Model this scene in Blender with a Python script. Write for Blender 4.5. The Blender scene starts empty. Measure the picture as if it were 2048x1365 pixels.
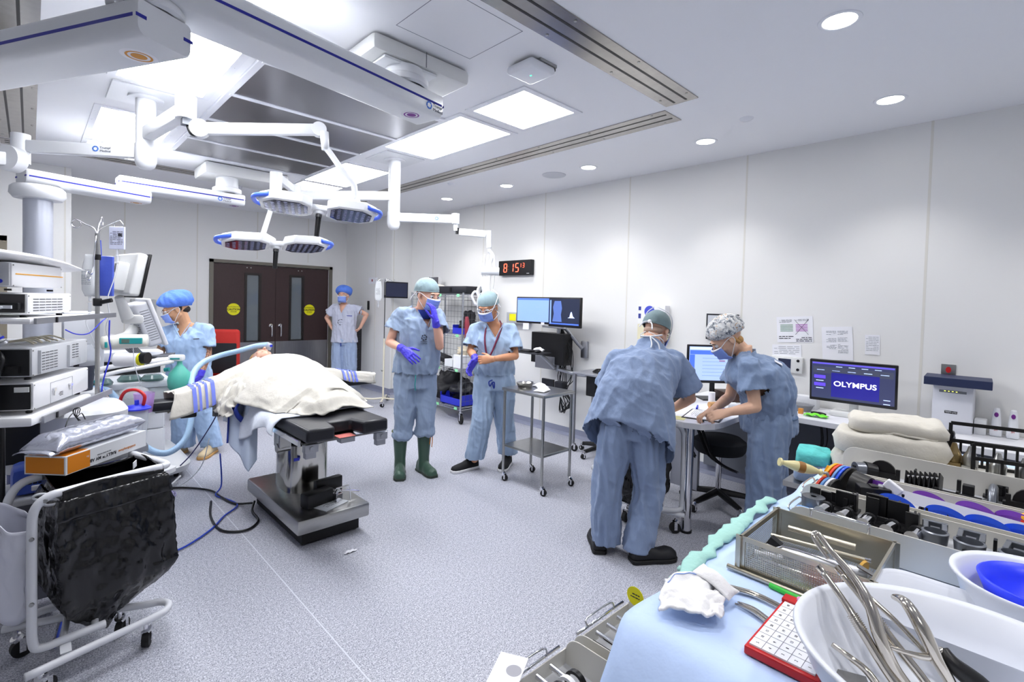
import bpy, bmesh, math, random
from mathutils import Vector, Matrix, Quaternion, noise
random.seed(7)
S = bpy.context.scene
COL = S.collection
PI = math.pi
# ---------------------------------------------------------------- camera
_y, _p, _r = 0.768282, 0.028498, 0.027222
_f = Vector((math.sin(_y)*math.cos(_p), math.cos(_y)*math.cos(_p), -math.sin(_p)))
_r0 = Vector((math.cos(_y), -math.sin(_y), 0)); _u0 = _r0.cross(_f)
_rt = _r0*math.cos(_r) + _u0*math.sin(_r); _up = _u0*math.cos(_r) - _r0*math.sin(_r)
cam = bpy.data.objects.new('camera', bpy.data.cameras.new('camera')); COL.objects.link(cam)
m = Matrix((( _rt.x, _up.x, -_f.x, 0), (_rt.y, _up.y, -_f.y, 0), (_rt.z, _up.z, -_f.z, 1.6), (0, 0, 0, 1)))
cam.matrix_world = m
cam.data.sensor_width = 36; cam.data.lens = 999.0/2048*36; cam.data.shift_y = -48.6/2048
cam.data.clip_start = 0.02; cam.data.clip_end = 60
S.camera = cam
# ---------------------------------------------------------------- world, exposure
w = bpy.data.worlds.new('world'); S.world = w; w.use_nodes = True
w.node_tree.nodes['Background'].inputs[0].default_value = (0.8, 0.85, 1, 1)
w.node_tree.nodes['Background'].inputs[1].default_value = 0.15
S.view_settings.view_transform = 'Standard'; S.view_settings.look = 'None'
S.view_settings.gamma = 1; S.view_settings.use_curve_mapping = False
S.view_settings.exposure = 0.92
PANEL_E = 12.5      # light of the ceiling panels
SPOT_W = 28.0       # power of each recessed downlight
# ---------------------------------------------------------------- materials
MATS = {}
def srgb(c):
    return tuple((x/255/12.92 if x/255 <= .04045 else ((x/255+.055)/1.055)**2.4) for x in c)
def M(name, c=(200, 200, 200), rough=.5, metal=0, emit=0, alpha=1, spec=.5, trans=0, bump=0, bscale=40, aniso=None, var=0, sheen=0, coat=0, ior=1.45, bd=.01, stretch=(1, 1, 1)):
    if name in MATS: return MATS[name]
    m = bpy.data.materials.new(name); m.use_nodes = True; MATS[name] = m
    nt = m.node_tree; b = nt.nodes['Principled BSDF']; col = srgb(c)
    b.inputs['Base Color'].default_value = (*col, 1); b.inputs['Roughness'].default_value = rough
    b.inputs['Metallic'].default_value = metal; b.inputs['Specular IOR Level'].default_value = spec
    b.inputs['IOR'].default_value = ior
    if emit: b.inputs['Emission Color'].default_value = (*col, 1); b.inputs['Emission Strength'].default_value = emit
    if alpha < 1: b.inputs['Alpha'].default_value = alpha
    if trans: b.inputs['Transmission Weight'].default_value = trans
    if sheen: b.inputs['Sheen Weight'].default_value = sheen
    if coat: b.inputs['Coat Weight'].default_value = coat
    if bump or var:
        tc = nt.nodes.new('ShaderNodeTexCoord'); mp = nt.nodes.new('ShaderNodeMapping'); n = nt.nodes.new('ShaderNodeTexNoise')
        mp.inputs['Scale'].default_value = stretch; n.inputs['Scale'].default_value = bscale; n.inputs['Detail'].default_value = 4
        nt.links.new(tc.outputs['Object'], mp.inputs[0]); nt.links.new(mp.outputs[0], n.inputs['Vector'])
        if bump:
            bp = nt.nodes.new('ShaderNodeBump'); bp.inputs['Strength'].default_value = bump; bp.inputs['Distance'].default_value = bd
            nt.links.new(n.outputs[0], bp.inputs['Height']); nt.links.new(bp.outputs[0], b.inputs['Normal'])
        if var:
            mx = nt.nodes.new('ShaderNodeMix'); mx.data_type = 'RGBA'
            mx.inputs[6].default_value = (*[x*(1-var) for x in col], 1); mx.inputs[7].default_value = (*[min(1, x*(1+var)) for x in col], 1)
            nt.links.new(n.outputs[0], mx.inputs[0]); nt.links.new(mx.outputs[2], b.inputs['Base Color'])
    return m
WHITE = M('white_enamel', (232, 234, 240), .3)
OFFW = M('off_white_plastic', (222, 223, 222), .4)
STEEL = M('brushed_steel', (176, 176, 174), .28, 1, var=.12, bscale=30, stretch=(1, 1, 12))
STEELD = M('dull_steel', (120, 120, 120), .35, 1)
CHROME = M('chrome', (225, 225, 228), .07, 1)
BLACK = M('black_plastic', (14, 14, 17), .4)
RUBBER = M('black_rubber', (18, 18, 20), .65)
GREY = M('grey_plastic', (120, 124, 132), .45)
ALU = M('aluminium', (170, 172, 178), .35, .9)
PAPER = M('paper', (235, 236, 242), .8)
INK = M('ink', (50, 50, 60), .8)
BLUE = M('blue_plastic', (38, 52, 200), .35)
TEAL = M('teal_plastic', (30, 150, 150), .4)
RED = M('red_plastic', (190, 28, 32), .4)
GLASS = M('clear_glass', (235, 240, 245), .03, alpha=.25)
CLEAR = M('clear_plastic', (225, 230, 240), .08, alpha=.35)
# ---------------------------------------------------------------- mesh helpers
V = Vector
def V3(p): return Vector(p)
class MB:
    """collects shapes in one bmesh"""
    def __init__(s): s.b = bmesh.new(); s.mi = 0
    def _add(s, vs, fs):
        bv = [s.b.verts.new(v) for v in vs]
        for f in fs:
            try: q = s.b.faces.new([bv[i] for i in f]); q.material_index = s.mi
            except ValueError: pass
        return bv
    def box(s, c, d, rz=0, bev=0, rot=None, seg=2):
        R = rot if rot is not None else Matrix.Rotation(rz, 3, 'Z'); c = V(c)
        vs = [c + R @ V((x*d[0]/2, y*d[1]/2, z*d[2]/2)) for x in (-1, 1) for y in (-1, 1) for z in (-1, 1)]
        bv = s._add(vs, [(0, 1, 3, 2), (4, 6, 7, 5), (0, 4, 5, 1), (2, 3, 7, 6), (0, 2, 6, 4), (1, 5, 7, 3)])
        if bev:
            es = list({e for v in bv for e in v.link_edges})
            r = bmesh.ops.bevel(s.b, geom=es, offset=min(bev, min(d)*.49), segments=seg, affect='EDGES', profile=.5)
            for f in r['faces']: f.material_index = s.mi
        return s
    def span(s, a, b, bev=0):
        return s.box([(a[i]+b[i])/2 for i in range(3)], [abs(a[i]-b[i]) for i in range(3)], bev=bev)
    def frame_of(s, d):
        d = V(d).normalized(); u = d.cross(V((0, 0, 1)))
        if u.length < 1e-3: u = V((1, 0, 0))
        u.normalize(); return u, d.cross(u)
    def cyl(s, p0, p1, r0, r1=None, n=16, cap=True, sq=1):
        p0, p1 = V(p0), V(p1); r1 = r0 if r1 is None else r1
        u, w = s.frame_of(p1-p0)
        vs = [p + (u*math.cos(2*PI*i/n)*r + w*math.sin(2*PI*i/n)*r*sq) for p, r in ((p0, r0), (p1, r1)) for i in range(n)]
        fs = [(i, (i+1) % n, n+(i+1) % n, n+i) for i in range(n)]
        if cap: fs += [tuple(range(n))[::-1], tuple(range(n, 2*n))]
        s._add(vs, fs); return s
    def rings(s, R, cap=True, closed=True):
        n = len(R[0]); vs = [v for r in R for v in r]; fs = []
        m = n if closed else n-1
        for k in range(len(R)-1):
            fs += [(k*n+i, k*n+(i+1) % n, (k+1)*n+(i+1) % n, (k+1)*n+i) for i in range(m)]
        if cap: fs += [tuple(range(n))[::-1], tuple(range((len(R)-1)*n, len(R)*n))]
        s._add(vs, fs); return s
    def tube(s, pts, r, n=8, smooth=4, cap=True, closed=False):
        P = [V(p) for p in pts]
        rad = list(r) if isinstance(r, (list, tuple)) else None
        if smooth > 1 and len(P) > 2:
            Q = []; Rr = []; N = len(P)
            for i in range(N if closed else N-1):
                a, b, c, d = [P[(i+k) % N] if closed else P[max(0, min(N-1, i+k))] for k in (-1, 0, 1, 2)]
                for t in range(smooth):
                    t /= smooth
                    Q.append(.5*((2*b)+(c-a)*t+(2*a-5*b+4*c-d)*t*t+(3*b-a-3*c+d)*t**3))
                    if rad: Rr.append(rad[i]*(1-t)+rad[(i+1) % N]*t)
            if not closed:
                Q.append(P[-1])
                if rad: Rr.append(rad[-1])
            P = Q; rad = Rr if rad else None
        N = len(P); R = []; u = None
        for i in range(N):
            t = (P[(i+1) % N]-P[i-1]) if closed else (P[min(i+1, N-1)]-P[max(i-1, 0)])
            if t.length < 1e-7: t = V((0, 0, 1))
            t.normalize()
            if u is None: u, _ = s.frame_of(t)
            u = (u-t*u.dot(t))
            if u.length < 1e-4: u, _ = s.frame_of(t)
            u.normalize(); w = t.cross(u); rr = rad[i] if rad else r
            R.append([P[i]+(u*math.cos(2*PI*k/n)+w*math.sin(2*PI*k/n))*rr for k in range(n)])
        if closed: R.append(R[0]); s.rings(R, cap=False)
        else: s.rings(R, cap)
        return s
    def lathe(s, prof, c=(0, 0, 0), n=24, sx=1, sy=1, axis=None, cap=False):
        c = V(c); R = []
        Q = V(axis).to_track_quat('Z', 'Y') if axis is not None else Quaternion()
        for r, z in prof: R.append([c + Q @ V((r*sx*math.cos(2*PI*k/n), r*sy*math.sin(2*PI*k/n), z)) for k in range(n)])
        s.rings(R, cap=cap); return s
    def ball(s, c, r, seg=16, rg=10, rot=None):
        r = (r, r, r) if isinstance(r, (int, float)) else r; c = V(c); R = rot if rot is not None else Matrix.Identity(3)
        rings = [[c + R @ V((r[0]*math.sin(a)*math.cos(2*PI*k/seg), r[1]*math.sin(a)*math.sin(2*PI*k/seg), -r[2]*math.cos(a))) for k in range(seg)] for a in [PI*(i+.5)/rg for i in range(rg)]]
        s.rings(rings); return s
    def prism(s, pts, z0, z1, T=None):
        T = T or (lambda p: V(p)); n = len(pts)
        vs = [T((x, y, z)) for z in (z0, z1) for x, y in pts]
        s._add(vs, [tuple(range(n))[::-1], tuple(range(n, 2*n))]+[(i, (i+1) % n, n+(i+1) % n, n+i) for i in range(n)]); return s
    def grid(s, nx, ny, fn, thick=0):
        vs = [V(fn(i/nx, j/ny)) for j in range(ny+1) for i in range(nx+1)]
        fs = [(j*(nx+1)+i, j*(nx+1)+i+1, (j+1)*(nx+1)+i+1, (j+1)*(nx+1)+i) for j in range(ny) for i in range(nx)]
        s._add(vs, fs); return s
    def caps(s, p0, p1, r0, r1=None, n=12):
        """capsule between two joints, closed ends"""
        p0, p1 = V(p0), V(p1); r1 = r0 if r1 is None else r1; d = (p1-p0); L = d.length
        if L < 1e-6: return s.ball(p0, r0)
        d.normalize(); u, w = s.frame_of(d); R = []
        for k in range(4):
            a = PI/2*(k+.5)/4; R.append([p0-d*r0*math.cos(a)+(u*math.cos(2*PI*i/n)+w*math.sin(2*PI*i/n))*r0*math.sin(a) for i in range(n)])
        for k in range(4):
            a = PI/2*(3.5-k)/4; R.append([p1+d*r1*math.cos(a)+(u*math.cos(2*PI*i/n)+w*math.sin(2*PI*i/n))*r1*math.sin(a) for i in range(n)])
        s.rings(R); return s
class Thing:
    def __init__(s, name, label, cat, loc=(0, 0, 0), rz=0, group=None, kind=None, local=False):
        o = bpy.data.objects.new(name, None); COL.objects.link(o); o.empty_display_size = .1
        o.location = loc; o.rotation_euler = (0, 0, rz); s.o = o; s.off = V((0, 0, 0)) if (rz or local) else V(loc)
        tag(o, label, cat, group, kind)
def tag(o, label=None, cat=None, group=None, kind=None):
    if label: o['label'] = label
    if cat: o['category'] = cat
    if group: o['group'] = group
    if kind: o['kind'] = kind
    return o
def part(name, mb, mat, par=None, smooth=False, label=None, loc=None, bevel=0, kind=None, solid=0, sub=0, keep=False):
    me = bpy.data.meshes.new(name); off = V((0, 0, 0)); po = None
    if isinstance(par, Thing): off = par.off; po = par.o
    elif par is not None: po = par; off = V(par.get('_off', (0, 0, 0)))
    if loc is not None and po is None: off = V(loc)
    bmesh.ops.recalc_face_normals(mb.b, faces=mb.b.faces[:])
    if off.length: bmesh.ops.translate(mb.b, verts=mb.b.verts[:], vec=-off)
    mb.b.to_mesh(me); mb.b.free()
    for mm in (mat if isinstance(mat, (list, tuple)) else [mat]): me.materials.append(mm)
    o = bpy.data.objects.new(name, me); COL.objects.link(o)
    if smooth:
        me.polygons.foreach_set('use_smooth', [True]*len(me.polygons))
        if smooth != 2:
            try: me.set_sharp_from_angle(angle=math.radians(42))
            except Exception: pass
    if po is not None:
        o.parent = po
        if off.length: o['_off'] = tuple(off)
    elif loc is not None: o.location = loc; o['_off'] = tuple(off)
    if solid: md = o.modifiers.new('s', 'SOLIDIFY'); md.thickness = solid; md.offset = 0
    if bevel: md = o.modifiers.new('b', 'BEVEL'); md.width = bevel; md.segments = 2; md.limit_method = 'ANGLE'
    if sub: md = o.modifiers.new('u', 'SUBSURF'); md.levels = sub; md.render_levels = sub
    if label: o['label'] = label
    if kind: o['kind'] = kind
    return o
def single(name, mb, mat, label, cat, loc=(0, 0, 0), group=None, kind=None, **k):
    o = part(name, mb, mat, None, loc=loc, **k); tag(o, label, cat, group, kind); return o
def struct(name, mb, mat, par=None, **k):
    o = part(name, mb, mat, par, **k)
    if par is None: o['kind'] = 'structure'
    return o
def text(name, s, size, p, right, up, mat, par, depth=.0008, align='CENTER', bold=0, sx=1):
    """real lettering as a mesh: p centre, right / up are directions of the text plane"""
    cu = bpy.data.curves.new('t', 'FONT'); cu.body = s; cu.size = size; cu.extrude = depth; cu.align_x = align; cu.align_y = 'CENTER'; cu.offset = bold
    to = bpy.data.objects.new('t', cu); COL.objects.link(to); bpy.context.view_layer.update()
    me = bpy.data.meshes.new_from_object(to.evaluated_get(bpy.context.evaluated_depsgraph_get()))
    bpy.data.objects.remove(to); bpy.data.curves.remove(cu)
    r = V(right).normalized(); u = V(up); u = (u-r*u.dot(r)).normalized(); n = r.cross(u)
    off = par.off if isinstance(par, Thing) else V(par.get('_off', (0, 0, 0)))
    R = Matrix((r*sx, u, n)).transposed(); me.transform(Matrix.Translation(V(p)-off) @ R.to_4x4())
    me.name = name; me.materials.append(mat); o = bpy.data.objects.new(name, me); COL.objects.link(o)
    o.parent = par.o if isinstance(par, Thing) else par
    if off.length: o['_off'] = tuple(off)
    return o
def lines(mb, p, right, up, rows, seed=1, h=.004, gap=.009, w=.1, t=.0006):
    """rows of tiny printed marks"""
    rr = random.Random(seed); r = V(right).normalized(); u = V(up).normalized(); n = r.cross(u)
    R = Matrix((r, u, n)).transposed()
    for k in range(rows):
        x = 0; y = -k*gap
        while x < w*.97:
            l = min(rr.uniform(.1, .35)*w, w-x)
            if rr.random() < .82: mb.box(V(p)+r*(x+l/2)+u*y, (l, h, t), rot=R)
            x += l+w*.05
    return mb
def copy_tree(o, par=None):
    c = o.copy(); COL.objects.link(c)
    if par is not None: c.parent = par
    for ch in list(o.children): copy_tree(ch, c)
    return c
def dup(o, loc, rz=None, label=None, group=None):
    c = copy_tree(o); c.location = loc
    if rz is not None: c.rotation_euler = (0, 0, rz)
    if label: c['label'] = label
    if group: c['group'] = group
    return c
# ================================================================ room
XR, YB, ZC = 4.713, 9.04, 3.0
XL, YN = -3.0, -1.5
YJ, XS = 7.38, 4.324        # jog of the right wall
YL, XJ = 7.68, 0.345        # jog on the left
def nodes(m): return m.node_tree, m.node_tree.nodes['Principled BSDF']
mf = M('vinyl_floor', (186, 190, 206), .42); nt, b = nodes(mf)
tc = nt.nodes.new('ShaderNodeTexCoord')
def noise_n(sc, det=2): 
    n = nt.nodes.new('ShaderNodeTexNoise'); n.inputs['Scale'].default_value = sc; n.inputs['Detail'].default_value = det
    nt.links.new(tc.outputs['Object'], n.inputs['Vector']); return n
def ramp(n, stops):
    r = nt.nodes.new('ShaderNodeValToRGB'); e = r.color_ramp.elements
    e[0].position, e[0].color = stops[0][0], (*srgb(stops[0][1]), 1); e[1].position, e[1].color = stops[1][0], (*srgb(stops[1][1]), 1)
    for p, c in stops[2:]: q = e.new(p); q.color = (*srgb(c), 1)
    nt.links.new(n.outputs[0], r.inputs[0]); return r
r1 = ramp(noise_n(170, 3), [(.30, (100, 102, 114)), (.66, (222, 224, 231)), (.46, (172, 174, 185)), (.54, (190, 192, 202))])
r2 = ramp(noise_n(60, 1), [(.3, (205, 205, 212)), (.7, (255, 255, 255))])
mx = nt.nodes.new('ShaderNodeMix'); mx.data_type = 'RGBA'; mx.blend_type = 'MULTIPLY'; mx.inputs[0].default_value = .7
nt.links.new(r1.outputs[0], mx.inputs[6]); nt.links.new(r2.outputs[0], mx.inputs[7]); nt.links.new(mx.outputs[2], b.inputs['Base Color'])
mw = M('wall_panel', (230, 230, 229), .55); mwl = M('wall_seam', (218, 216, 209), .5)
mc = M('ceiling_paint', (238, 239, 243), .6)
mbase = M('cove_vinyl', (138, 142, 162), .5, var=.12, bscale=160)
f = MB(); f.span((XL-.1, YN-.1, -.08), (XR+.1, YB+.1, 0)); struct('floor', f, mf)
t = MB()
for a, c in (((-3, 4.63), (1.9, 2.2)),):
    pass
t.span((1.02, 1.6, 0), (1.026, 5.5, .0007)); struct('trim_1', t, M('floor_weld', (205, 208, 216), .5))
c = MB(); c.span((XL-.1, YN-.1, ZC), (XR+.1, YB+.1, ZC+.1)); struct('ceiling', c, mc)
def wall(name, boxes, seams, mats=None):
    w = MB()
    for a, q in boxes: w.span(a, q)
    w.mi = 1
    for a, q in seams: w.span(a, q)
    return struct(name, w, [mw, mwl])
e = .0015
wall('wall_right', [((XR, YN-.1, 0), (XR+.1, YJ, ZC)), ((XS, YJ, 0), (XR+.1, YJ+.1, ZC)), ((XS, YJ+.1, 0), (XS+.1, YB, ZC))],
     [((XR-e, y-.008, .1), (XR, y+.008, ZC)) for y in (-.7, .54, 1.84, 3.077, 4.319, 5.51, 6.75)] + [((XS+.03, YJ-e, .1), (XS+.045, YJ, ZC)), ((XS-e, 7.9, .1), (XS, 7.915, ZC))])
DX0, DX1, DZ = 2.10, 3.99, 2.115
wall('wall_back', [((XJ-.1, YB, 0), (DX0, YB+.1, ZC)), ((DX1, YB, 0), (XS+.1, YB+.1, ZC)), ((DX0, YB, DZ), (DX1, YB+.1, ZC))],
     [((x-.008, YB-e, .1), (x+.008, YB, ZC)) for x in (.98, 1.879)] + [((x-.008, YB-e, DZ+.1), (x+.008, YB, ZC)) for x in (2.75, 3.6)])
LD0, LD1 = -1.15, -.235
wall('wall_left', [((XJ-.1, YL, 0), (XJ, YB, ZC)), ((LD1, YL, 0), (XJ-.1, YL+.1, ZC)), ((XL, YL, 0), (LD0, YL+.1, ZC)), ((LD0, YL, 2.115), (LD1, YL+.1, ZC)), ((XL-.1, YN, 0), (XL, YL+.1, ZC))],
     [((x-.008, YL-e, .1), (x+.008, YL, ZC)) for x in (.29, -1.5)])
wall('wall_near', [((XL-.1, YN-.1, 0), (XR+.1, YN, ZC))], [])
bb = MB()
def cove(mb, a, q, n):
    a, q, n = V(a), V(q), V(n); prof = [(0, .1), (.004, .1), (.005, .035), (.014, .012), (.035, .001), (0, .001)]
    mb.rings([[p+n*d+V((0, 0, z)) for d, z in prof] for p in (a, q)])
cove(bb, (XR, YN, 0), (XR, YJ, 0), (-1, 0, 0)); cove(bb, (XS, YJ, 0), (XR, YJ, 0), (0, -1, 0)); cove(bb, (XS, YJ, 0), (XS, YB, 0), (-1, 0, 0))
struct('baseboard_right', bb, mbase)
bb = MB(); cove(bb, (XJ, YB, 0), (DX0-.05, YB, 0), (0, -1, 0)); cove(bb, (DX1+.06, YB, 0), (XS, YB, 0), (0, -1, 0)); struct('baseboard_back', bb, mbase)
bb = MB(); cove(bb, (LD1, YL, 0), (XJ, YL, 0), (0, -1, 0)); cove(bb, (XL, YL, 0), (LD0, YL, 0), (0, -1, 0)); struct('baseboard_left', bb, mbase)
# ---- double doors
mfr = M('door_frame_paint', (112, 108, 98), .5); mbr = M('brown_door_laminate', (58, 40, 40), .5, var=.3, bscale=90, stretch=(3, 1, .3))
mkick = M('kick_plate', (158, 156, 158), .33, 1, var=.15, bscale=9, stretch=(5, 1, .4)); mglass = M('door_glass', (150, 160, 168), .04, alpha=.35, spec=1)
fr = MB()
fr.span((DX0-.055, YB-.03, 0), (DX0, YB+.09, DZ+.05)); fr.span((DX1, YB-.03, 0), (DX1+.055, YB+.09, DZ+.05)); fr.span((DX0-.055, YB-.03, DZ), (DX1+.055, YB+.09, DZ+.05))
struct('trim_2', fr, mfr)
def leaf(nm, x0, x1, wx0, wx1, hx, sx, tx):
    z0, z1 = .82, 1.94
    wz0 = .83; d = MB(); y0, y1 = YB+.02, YB+.065
    d.span((x0, y0, .015), (wx0, y1, DZ-.006)); d.span((wx1, y0, .015), (x1, y1, DZ-.006)); d.span((wx0, y0, .015), (wx1, y1, wz0)); d.span((wx0, y0, z1), (wx1, y1, DZ-.006))
    dr = struct(nm, d, mbr)
    k = MB(); k.span((x0+.006, y0-.003, .03), (x1-.006, y0-.0005, .815)); part('kick_plate', k, mkick, dr)
    q = MB(); w_ = .035
    for a, c in (((wx0-w_, z1), (wx1+w_, z1+w_)), ((wx0-w_, wz0-.012), (wx1+w_, wz0+.01)), ((wx0-w_, wz0), (wx0, z1)), ((wx1, wz0), (wx1+w_, z1))):
        q.span((a[0], y0-.012, a[1]), (c[0], y0-.0005, c[1]))
    part('window_frame', q, M('window_bezel', (52, 48, 46), .35, .5), dr)
    g = MB(); g.span((wx0, y0+.02, wz0), (wx1, y0+.026, z1)); part('window_pane', g, mglass, dr)
    h = MB(); h.cyl((hx, y0-.001, 1.09), (hx, y0-.012, 1.09), .033, n=20); h.tube([(hx, y0-.01, 1.09), (hx, y0-.05, 1.09), (hx+.004, y0-.06, 1.06), (hx+.004, y0-.06, .93), (hx+.004, y0-.03, .905)], .013, n=10)
    part('handle', h, CHROME, dr, smooth=True)
    s_ = MB(); s_.cyl((sx, y0-.001, 1.365), (sx, y0-.003, 1.365), .098, n=36); st = part('caution_sticker', s_, M('sticker_yellow', (232, 226, 20), .5), dr, label='round yellow caution sticker')
    text('sticker_lettering', 'AUTOMATIC', .03, (sx, y0-.0035, 1.402), (1, 0, 0), (0, 0, 1), BLACK, st)
    text('sticker_lettering', 'CAUTION', .043, (sx, y0-.0035, 1.362), (1, 0, 0), (0, 0, 1), BLACK, st, bold=.0012)
    text('sticker_lettering', 'DOOR', .03, (sx, y0-.0035, 1.324), (1, 0, 0), (0, 0, 1), BLACK, st)
    sc = MB()
    for dx in (-.03, .03): sc.cyl((tx+dx, y0-.0005, 2.06), (tx+dx, y0-.005, 2.06), .009, n=10)
    part('screw_cap', sc, STEEL, dr)
XM = 3.06
leaf('door_1', DX0+.004, XM-.002, 2.60, 2.79, 2.985, 2.405, 2.63)
leaf('door_2', XM+.002, DX1-.004, 3.32, 3.51, 3.135, 3.645, 3.47)
# corridor behind the door glass and the far left door
cr = MB(); cr.span((1.2, YB+2.2, 0), (4.9, YB+2.3, 2.6)); cr.span((1.2, YB+.1, -.05), (4.9, YB+2.2, 0)); cr.span((1.2, YB+.1, 2.6), (4.9, YB+2.3, 2.7)); cr.span((1.1, YB+.1, 0), (1.2, YB+2.3, 2.6)); cr.span((4.9, YB+.1, 0), (5, YB+2.3, 2.6))
struct('wall_corridor', cr, mw)
fr = MB(); fr.span((LD1, YL-.03, 0), (LD1+.06, YL+.09, 2.17)); fr.span((LD0-.06, YL-.03, 0), (LD0, YL+.09, 2.17)); fr.span((LD0-.06, YL-.03, 2.115), (LD1+.06, YL+.09, 2.17))
struct('trim_3', fr, M('door_frame_tan', (140, 132, 116), .5))
d = MB(); d.span((LD0+.004, YL+.02, .015), (-.40, YL+.065, 2.11)); d.span((-.40, YL+.02, .015), (LD1-.004, YL+.065, .9)); d.span((-.40, YL+.02, 1.98), (LD1-.004, YL+.065, 2.11)); d.span((-.27, YL+.02, .9), (LD1-.004, YL+.065, 1.98))
dr = struct('door_3', d, mbr); g = MB(); g.span((-.40, YL+.04, .9), (-.27, YL+.046, 1.98)); part('window_pane', g, M('louvre_glass', (90, 110, 116), .2, spec=.8), dr)
# ---- ceiling: light panels
mdiff = M('lit_diffuser', (251, 252, 255), .5, emit=PANEL_E)
PN = [(2.335, 2.85, 2.36, 2.88), (2.34, 2.86, 3.04, 4.15), (2.35, 2.86, 4.96, 6.03), (2.37, 2.86, 6.12, 6.64),
      (.40, .88, 2.36, 2.88), (.40, .88, 3.04, 4.13), (.39, .87, 4.93, 6.0), (.39, .87, 6.1, 6.62)]
where = ['square light panel nearest the corner of the steel slots', 'long light panel beside the square one on the right', 'long light panel behind the right hand drop pole', 'small light panel farthest back on the right',
         'light panel above the big near boom on the left', 'long light panel between the near boom and the left drop pole', 'light panel behind the left drop pole', 'small light panel farthest back on the left']
for (x0, x1, y0, y1), lb in zip(PN, where):
    T = Thing('ceiling_light', 'lit white ' + lb, 'ceiling light', ((x0+x1)/2, (y0+y1)/2, ZC), group='recessed ceiling light panels')
    q = MB(); o_ = .045; z0 = ZC-.008
    for a, c in (((x0-o_, y0-o_), (x1+o_, y0)), ((x0-o_, y1), (x1+o_, y1+o_)), ((x0-o_, y0), (x0, y1)), ((x1, y0), (x1+o_, y1))): q.span((*a, z0), (*c, ZC))
    for k in range(4):
        for sx in (x0-o_*.6, x1+o_*.6): q.cyl((sx, y0+(y1-y0)*(k+.5)/4, z0-.002), (sx, y0+(y1-y0)*(k+.5)/4, z0), .005, n=6)
    part('frame', q, WHITE, T); q = MB(); q.span((x0, y0, ZC-.004), (x1, y1, ZC-.0005)); part('diffuser', q, mdiff, T)
# ---- laminar flow diffuser
mperf = M('perforated_steel', (148, 147, 152), .3, .9); nt, b = nodes(mperf); tc = nt.nodes.new('ShaderNodeTexCoord')
vo = nt.nodes.new('ShaderNodeTexVoronoi'); vo.inputs['Scale'].default_value = 260; vo.inputs['Randomness'].default_value = 0; nt.links.new(tc.outputs['Object'], vo.inputs['Vector'])
rr = nt.nodes.new('ShaderNodeValToRGB'); rr.color_ramp.elements[0].position = .28; rr.color_ramp.elements[0].color = (.09, .09, .1, 1); rr.color_ramp.elements[1].position = .36; rr.color_ramp.elements[1].color = (.34, .34, .36, 1)
nt.links.new(vo.outputs['Distance'], rr.inputs[0]); nt.links.new(rr.outputs[0], b.inputs['Base Color'])
T = Thing('ceiling_diffuser', 'large stainless perforated air diffuser in four fields above the operating table', 'air diffuser', (1.64, 4.5, ZC))
q = MB(); X0, X1 = 1.02, 2.27
for y in (3.20, 3.88, 4.55, 5.22, 5.82): q.span((X0-.03, y-.022, ZC-.022), (X1+.03, y+.022, ZC), .003)
for x in (X0-.03, X1+.03): q.span((x-.02, 3.18, ZC-.018), (x+.02, 5.84, ZC))
part('frame', q, WHITE, T)
for i, (a, c) in enumerate(((3.222, 3.858), (3.902, 4.528), (4.572, 5.198), (5.242, 5.798))):
    q = MB(); q.span((X0-.01, a, ZC-.014), (X1+.01, c, ZC-.002)); part('perforated_panel', q, mperf, T)
# ---- stainless slot strips
mst = M('slot_steel', (168, 164, 160), .22, 1, var=.2, bscale=5, stretch=(4, 4, 1))
def strip(x0, x1, y0, y1, lb):
    T = Thing('slot_diffuser', lb, 'air vent', ((x0+x1)/2, (y0+y1)/2, ZC), group='stainless slot diffusers in the ceiling')
    q = MB(); q.span((x0, y0, ZC-.006), (x1, y1, ZC)); part('face_plate', q, mst, T)
    s_ = MB(); k = MB(); al = (x1-x0) > (y1-y0)
    L = (x1-x0) if al else (y1-y0); W = (y1-y0) if al else (x1-x0)
    for f_ in (.30, .66):
        if al: s_.span((x0+.03, y0+W*f_-.007, ZC-.0075), (x1-.03, y0+W*f_+.007, ZC-.0062))
        else: s_.span((x0+W*f_-.007, y0+.03, ZC-.0075), (x0+W*f_+.007, y1-.03, ZC-.0062))
    part('slot', s_, BLACK, T)
    n = int(L/.5)
    for i in range(n):
        u = .12+(L-.24)*i/max(1, n-1)
        for f_ in (.1, .9):
            x, y = (x0+u, y0+W*f_) if al else (x0+W*f_, y0+u); k.cyl((x, y, ZC-.009), (x, y, ZC-.006), .009, n=8)
    part('screw', k, STEEL, T, kind='stuff')
strip(-2.2, 3.2, 1.585, 1.82, 'stainless two-slot air strip running over the camera side, nearest of the ceiling strips')
strip(3.255, 3.5, 1.86, 6.62, 'stainless two-slot air strip running along the row of round downlights')
strip(-.2, .04, 2.0, 6.62, 'stainless two-slot air strip at the far left of the ceiling')
strip(-.2, 3.5, 6.67, 6.91, 'stainless two-slot air strip across the back of the ceiling')
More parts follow.
